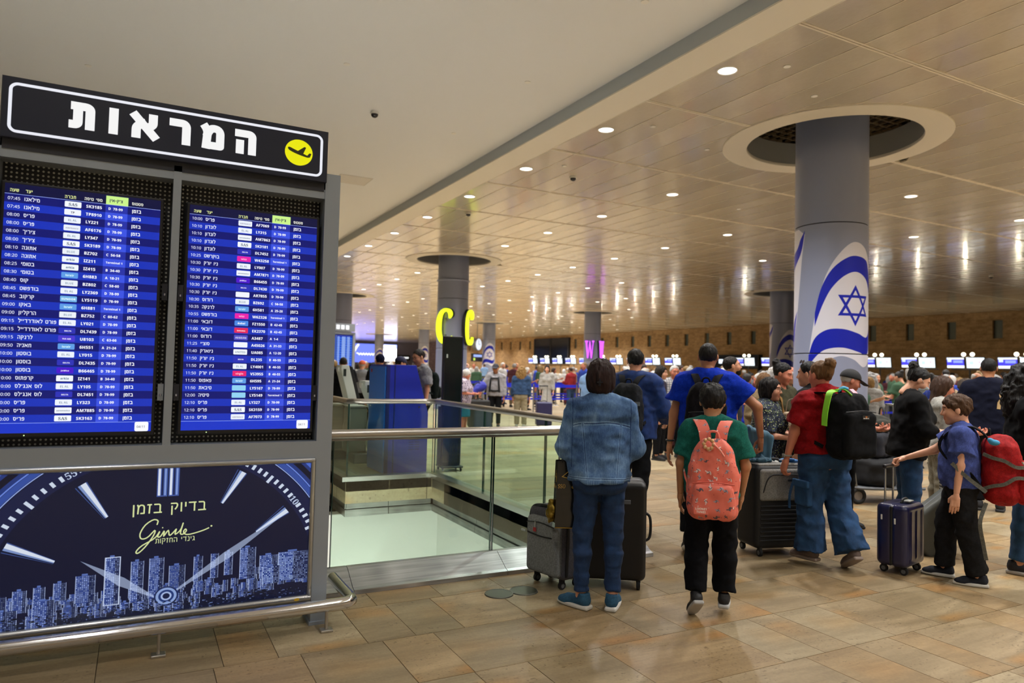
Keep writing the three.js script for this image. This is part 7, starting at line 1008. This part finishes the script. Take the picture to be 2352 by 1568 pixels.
// ================================================================ THE QUEUE IN THE DISTANCE
{
  const tops = { white: 0xb6b4b0, black: 0x101013, grey: 0x6d6f74, navy: 0x151b3a, red: 0x8c1a1e, 'light blue': 0x6f8fb8, beige: 0x9a886c, green: 0x35543c, blue: 0x1d3a9c, maroon: 0x4a1a24 }, bots = { black: 0x121216, blue: 0x2a4468, khaki: 0x6a5c46 }, hairs = { dark: 0x15110f, brown: 0x38261a, grey: 0x8e8c8a, blond: 0x7d6238, white: 0xc4c2be };
  const tm = {}, bm = {}, hm = {}; for (const [k, c] of Object.entries(tops)) tm[k] = std(c, 0.9); for (const [k, c] of Object.entries(bots)) bm[k] = std(c, 0.9); for (const [k, c] of Object.entries(hairs)) hm[k] = std(c, 0.6);
  const base = { res: 0.026, shoes: { mat: M.black, sole: soleB } }, any = { mat: M.black };
  const styles = [['short', 'man', { h: 1.76, b: 1.05, sw: 1.06, top: { sleeve: 0.7, loose: 0.7, ...any }, bottom: { len: 0.95, loose: 0.5, ...any } }], ['crop', 'man', { h: 1.72, b: 1.18, belly: 0.6, sw: 1.06, armL: { u: [0.2, -1, 0.2], f: [-0.4, 0, 1] }, armR: { u: [-0.2, -1, 0.1], f: [0.3, -0.2, 1] }, top: { sleeve: 1.9, loose: 0.8, ...any }, bottom: { len: 0.95, loose: 0.5, ...any } }], ['long', 'woman', { h: 1.62, bust: 0.7, top: { sleeve: 1.9, loose: 0.5, ...any }, bottom: { len: 0.95, loose: 0.4, ...any } }], ['bob', 'woman', { h: 1.6, b: 1.12, bust: 0.8, headYaw: 0.4, armL: { u: [0.15, -1, 0.2], f: [-0.2, 0.3, 1] }, top: { sleeve: 0.8, loose: 0.7, ...any }, bottom: { len: 0.95, loose: 0.6, ...any } }], ['side', 'balding man', { h: 1.73, b: 1.12, belly: 0.5, headYaw: -0.4, top: { sleeve: 0.8, loose: 0.7, ...any }, bottom: { len: 0.95, loose: 0.5, ...any } }], ['wavy', 'woman', { h: 1.65, bust: 0.7, headYaw: -0.3, top: { sleeve: 1.2, loose: 0.6, ...any }, bottom: { len: 0.95, loose: 0.8, ...any } }], ['bun', 'woman', { h: 1.63, bust: 0.6, headPitch: 0.3, armL: { u: [0.2, -1, 0.2], f: [-0.3, 0.1, 1] }, armR: { u: [-0.2, -1, 0.2], f: [0.3, 0.1, 1] }, top: { sleeve: 0.7, loose: 0.6, ...any }, bottom: { len: 0.95, loose: 0.5, ...any } }]];
  const protos = styles.map(([st, who, o]) => { const g = new THREE.Group(); figure({ ...base, ...o, hair: { style: st, mat: M.black } }, g); return { g, who, st }; });
  const word = { short: 'short', crop: 'cropped', long: 'long', bob: 'bobbed', side: 'receding', wavy: 'wavy', bun: 'tied-up' };
  seed = 2024; const spots = [], taken = scene.children.filter((c) => /^(person|luggage|grey|black|navy|expandable|slate|purple|tilted|queue_post|flight_info|column)/.test(c.name)).map((c) => [c.position.x, c.position.z]), free = (x, z, r) => !taken.some(([p, q]) => Math.hypot(p - x, q - z) < r);
  for (let tries = 0; spots.length < 205 && tries < 9000; tries++) {
    const a = rr(24, 64) * DEG, d = 12 + 24 * Math.pow(rnd(), 0.8), x = d * Math.sin(a), z = -d * Math.cos(a), deg = a / DEG;
    if (deg < 33 && d < 25) continue; if (deg < 42 && d < 14.5) continue; if (deg > 42 && deg < 55 && d < 13) continue; if (deg >= 55 && d < 13.5) continue; if (deg < 29 && rnd() < 0.3) continue;
    if (x > 36 || x < 8) continue; if (COLS.some(([p, q]) => Math.hypot(p - x, q - z) < 1.0)) continue; if (spots.some(([p, q]) => Math.hypot(p - x, q - z) < 0.66)) continue; if (!free(x, z, 0.75)) continue; if ([-10.8, -13.6, -16.2, -21.6, -23.6, -26, -31].some((q) => Math.abs(z - q) < 0.35)) continue;
    spots.push([x, z]);
  }
  for (let i = 0; i < 26; i++) { const d = rr(18, 55), a = rr(13.5, 26) * DEG, x = d * Math.sin(a), z = -d * Math.cos(a); if (x > 4.6 && !COLS.some(([p, q]) => Math.hypot(p - x, q - z) < 1.0) && !spots.some(([p, q]) => Math.hypot(p - x, q - z) < 0.7) && free(x, z, 1.6)) spots.push([x, z]); }
  taken.push(...spots);
  const sk = Object.keys(skins), luggageM = ['black', 'navy', 'maroon', 'grey', 'blue'], caseG = rbox(0.42, 0.62, 0.27, 0.05, 0, 0.37, 0), footG = merge([[-0.15, -0.09], [0.15, -0.09], [-0.15, 0.09], [0.15, 0.09]].map(([x, z]) => cyl(0.03, 0.03, 0.06, x, 0.03, z, 10))), poleG = merge([cyl(0.01, 0.01, 0.4, -0.09, 0.86, -0.1, 8), cyl(0.01, 0.01, 0.4, 0.09, 0.86, -0.1, 8), rbox(0.24, 0.04, 0.04, 0.015, 0, 1.06, -0.1)]);
  spots.forEach(([x, z], i) => {
    const p = pick(protos), tk = pick(Object.keys(tops)), bk = pick(Object.keys(bots)), hk = p.st === 'side' ? pick(['grey', 'dark', 'white']) : pick(Object.keys(hairs)), s = pick(sk), r = p.g.clone();
    r.name = numbered('person'); r.position.set(x, 0, z); r.rotation.y = face(x, z, rr(-140, 60) + (rnd() < 0.3 ? 180 : 0)) * DEG; r.scale.setScalar(rr(0.95, 1.05)); scene.add(r);
    r.traverse((m) => { if (!m.isMesh) return; m.material = m.name === 'body' ? skinMats[s] : m.name === 'hair' ? hm[hk] : m.name === 'shirt' ? tm[tk] : m.name === 'trousers' ? bm[bk] : m.material; });
    tag(r, `${p.who} with ${word[p.st]} ${hk} hair, ${tk} top and ${bk} trousers in the far crowd`, 'person', 'people waiting in the far crowd');
    let q = null; if (i % 3 === 0) for (let k = 0; k < 10 && !q; k++) { const cx = x + 0.6 * Math.cos(i + k * 0.63), cz = z + 0.6 * Math.sin(i + k * 0.63); if (free(cx, cz, 0.52)) q = [cx, cz]; }
    if (q) { taken.push(q); const c = pick(luggageM), t = thing('suitcase', `${c} upright suitcase standing in the far crowd`, 'suitcase', [q[0], 0, q[1]], i, 'suitcases in the far crowd'); part('shell', caseG, tm[c], t); part('casters', footG, M.rubber, t); part('telescopic_handle', poleG, M.aluminium, t); }
  });
}
renderer.render(scene, camera);
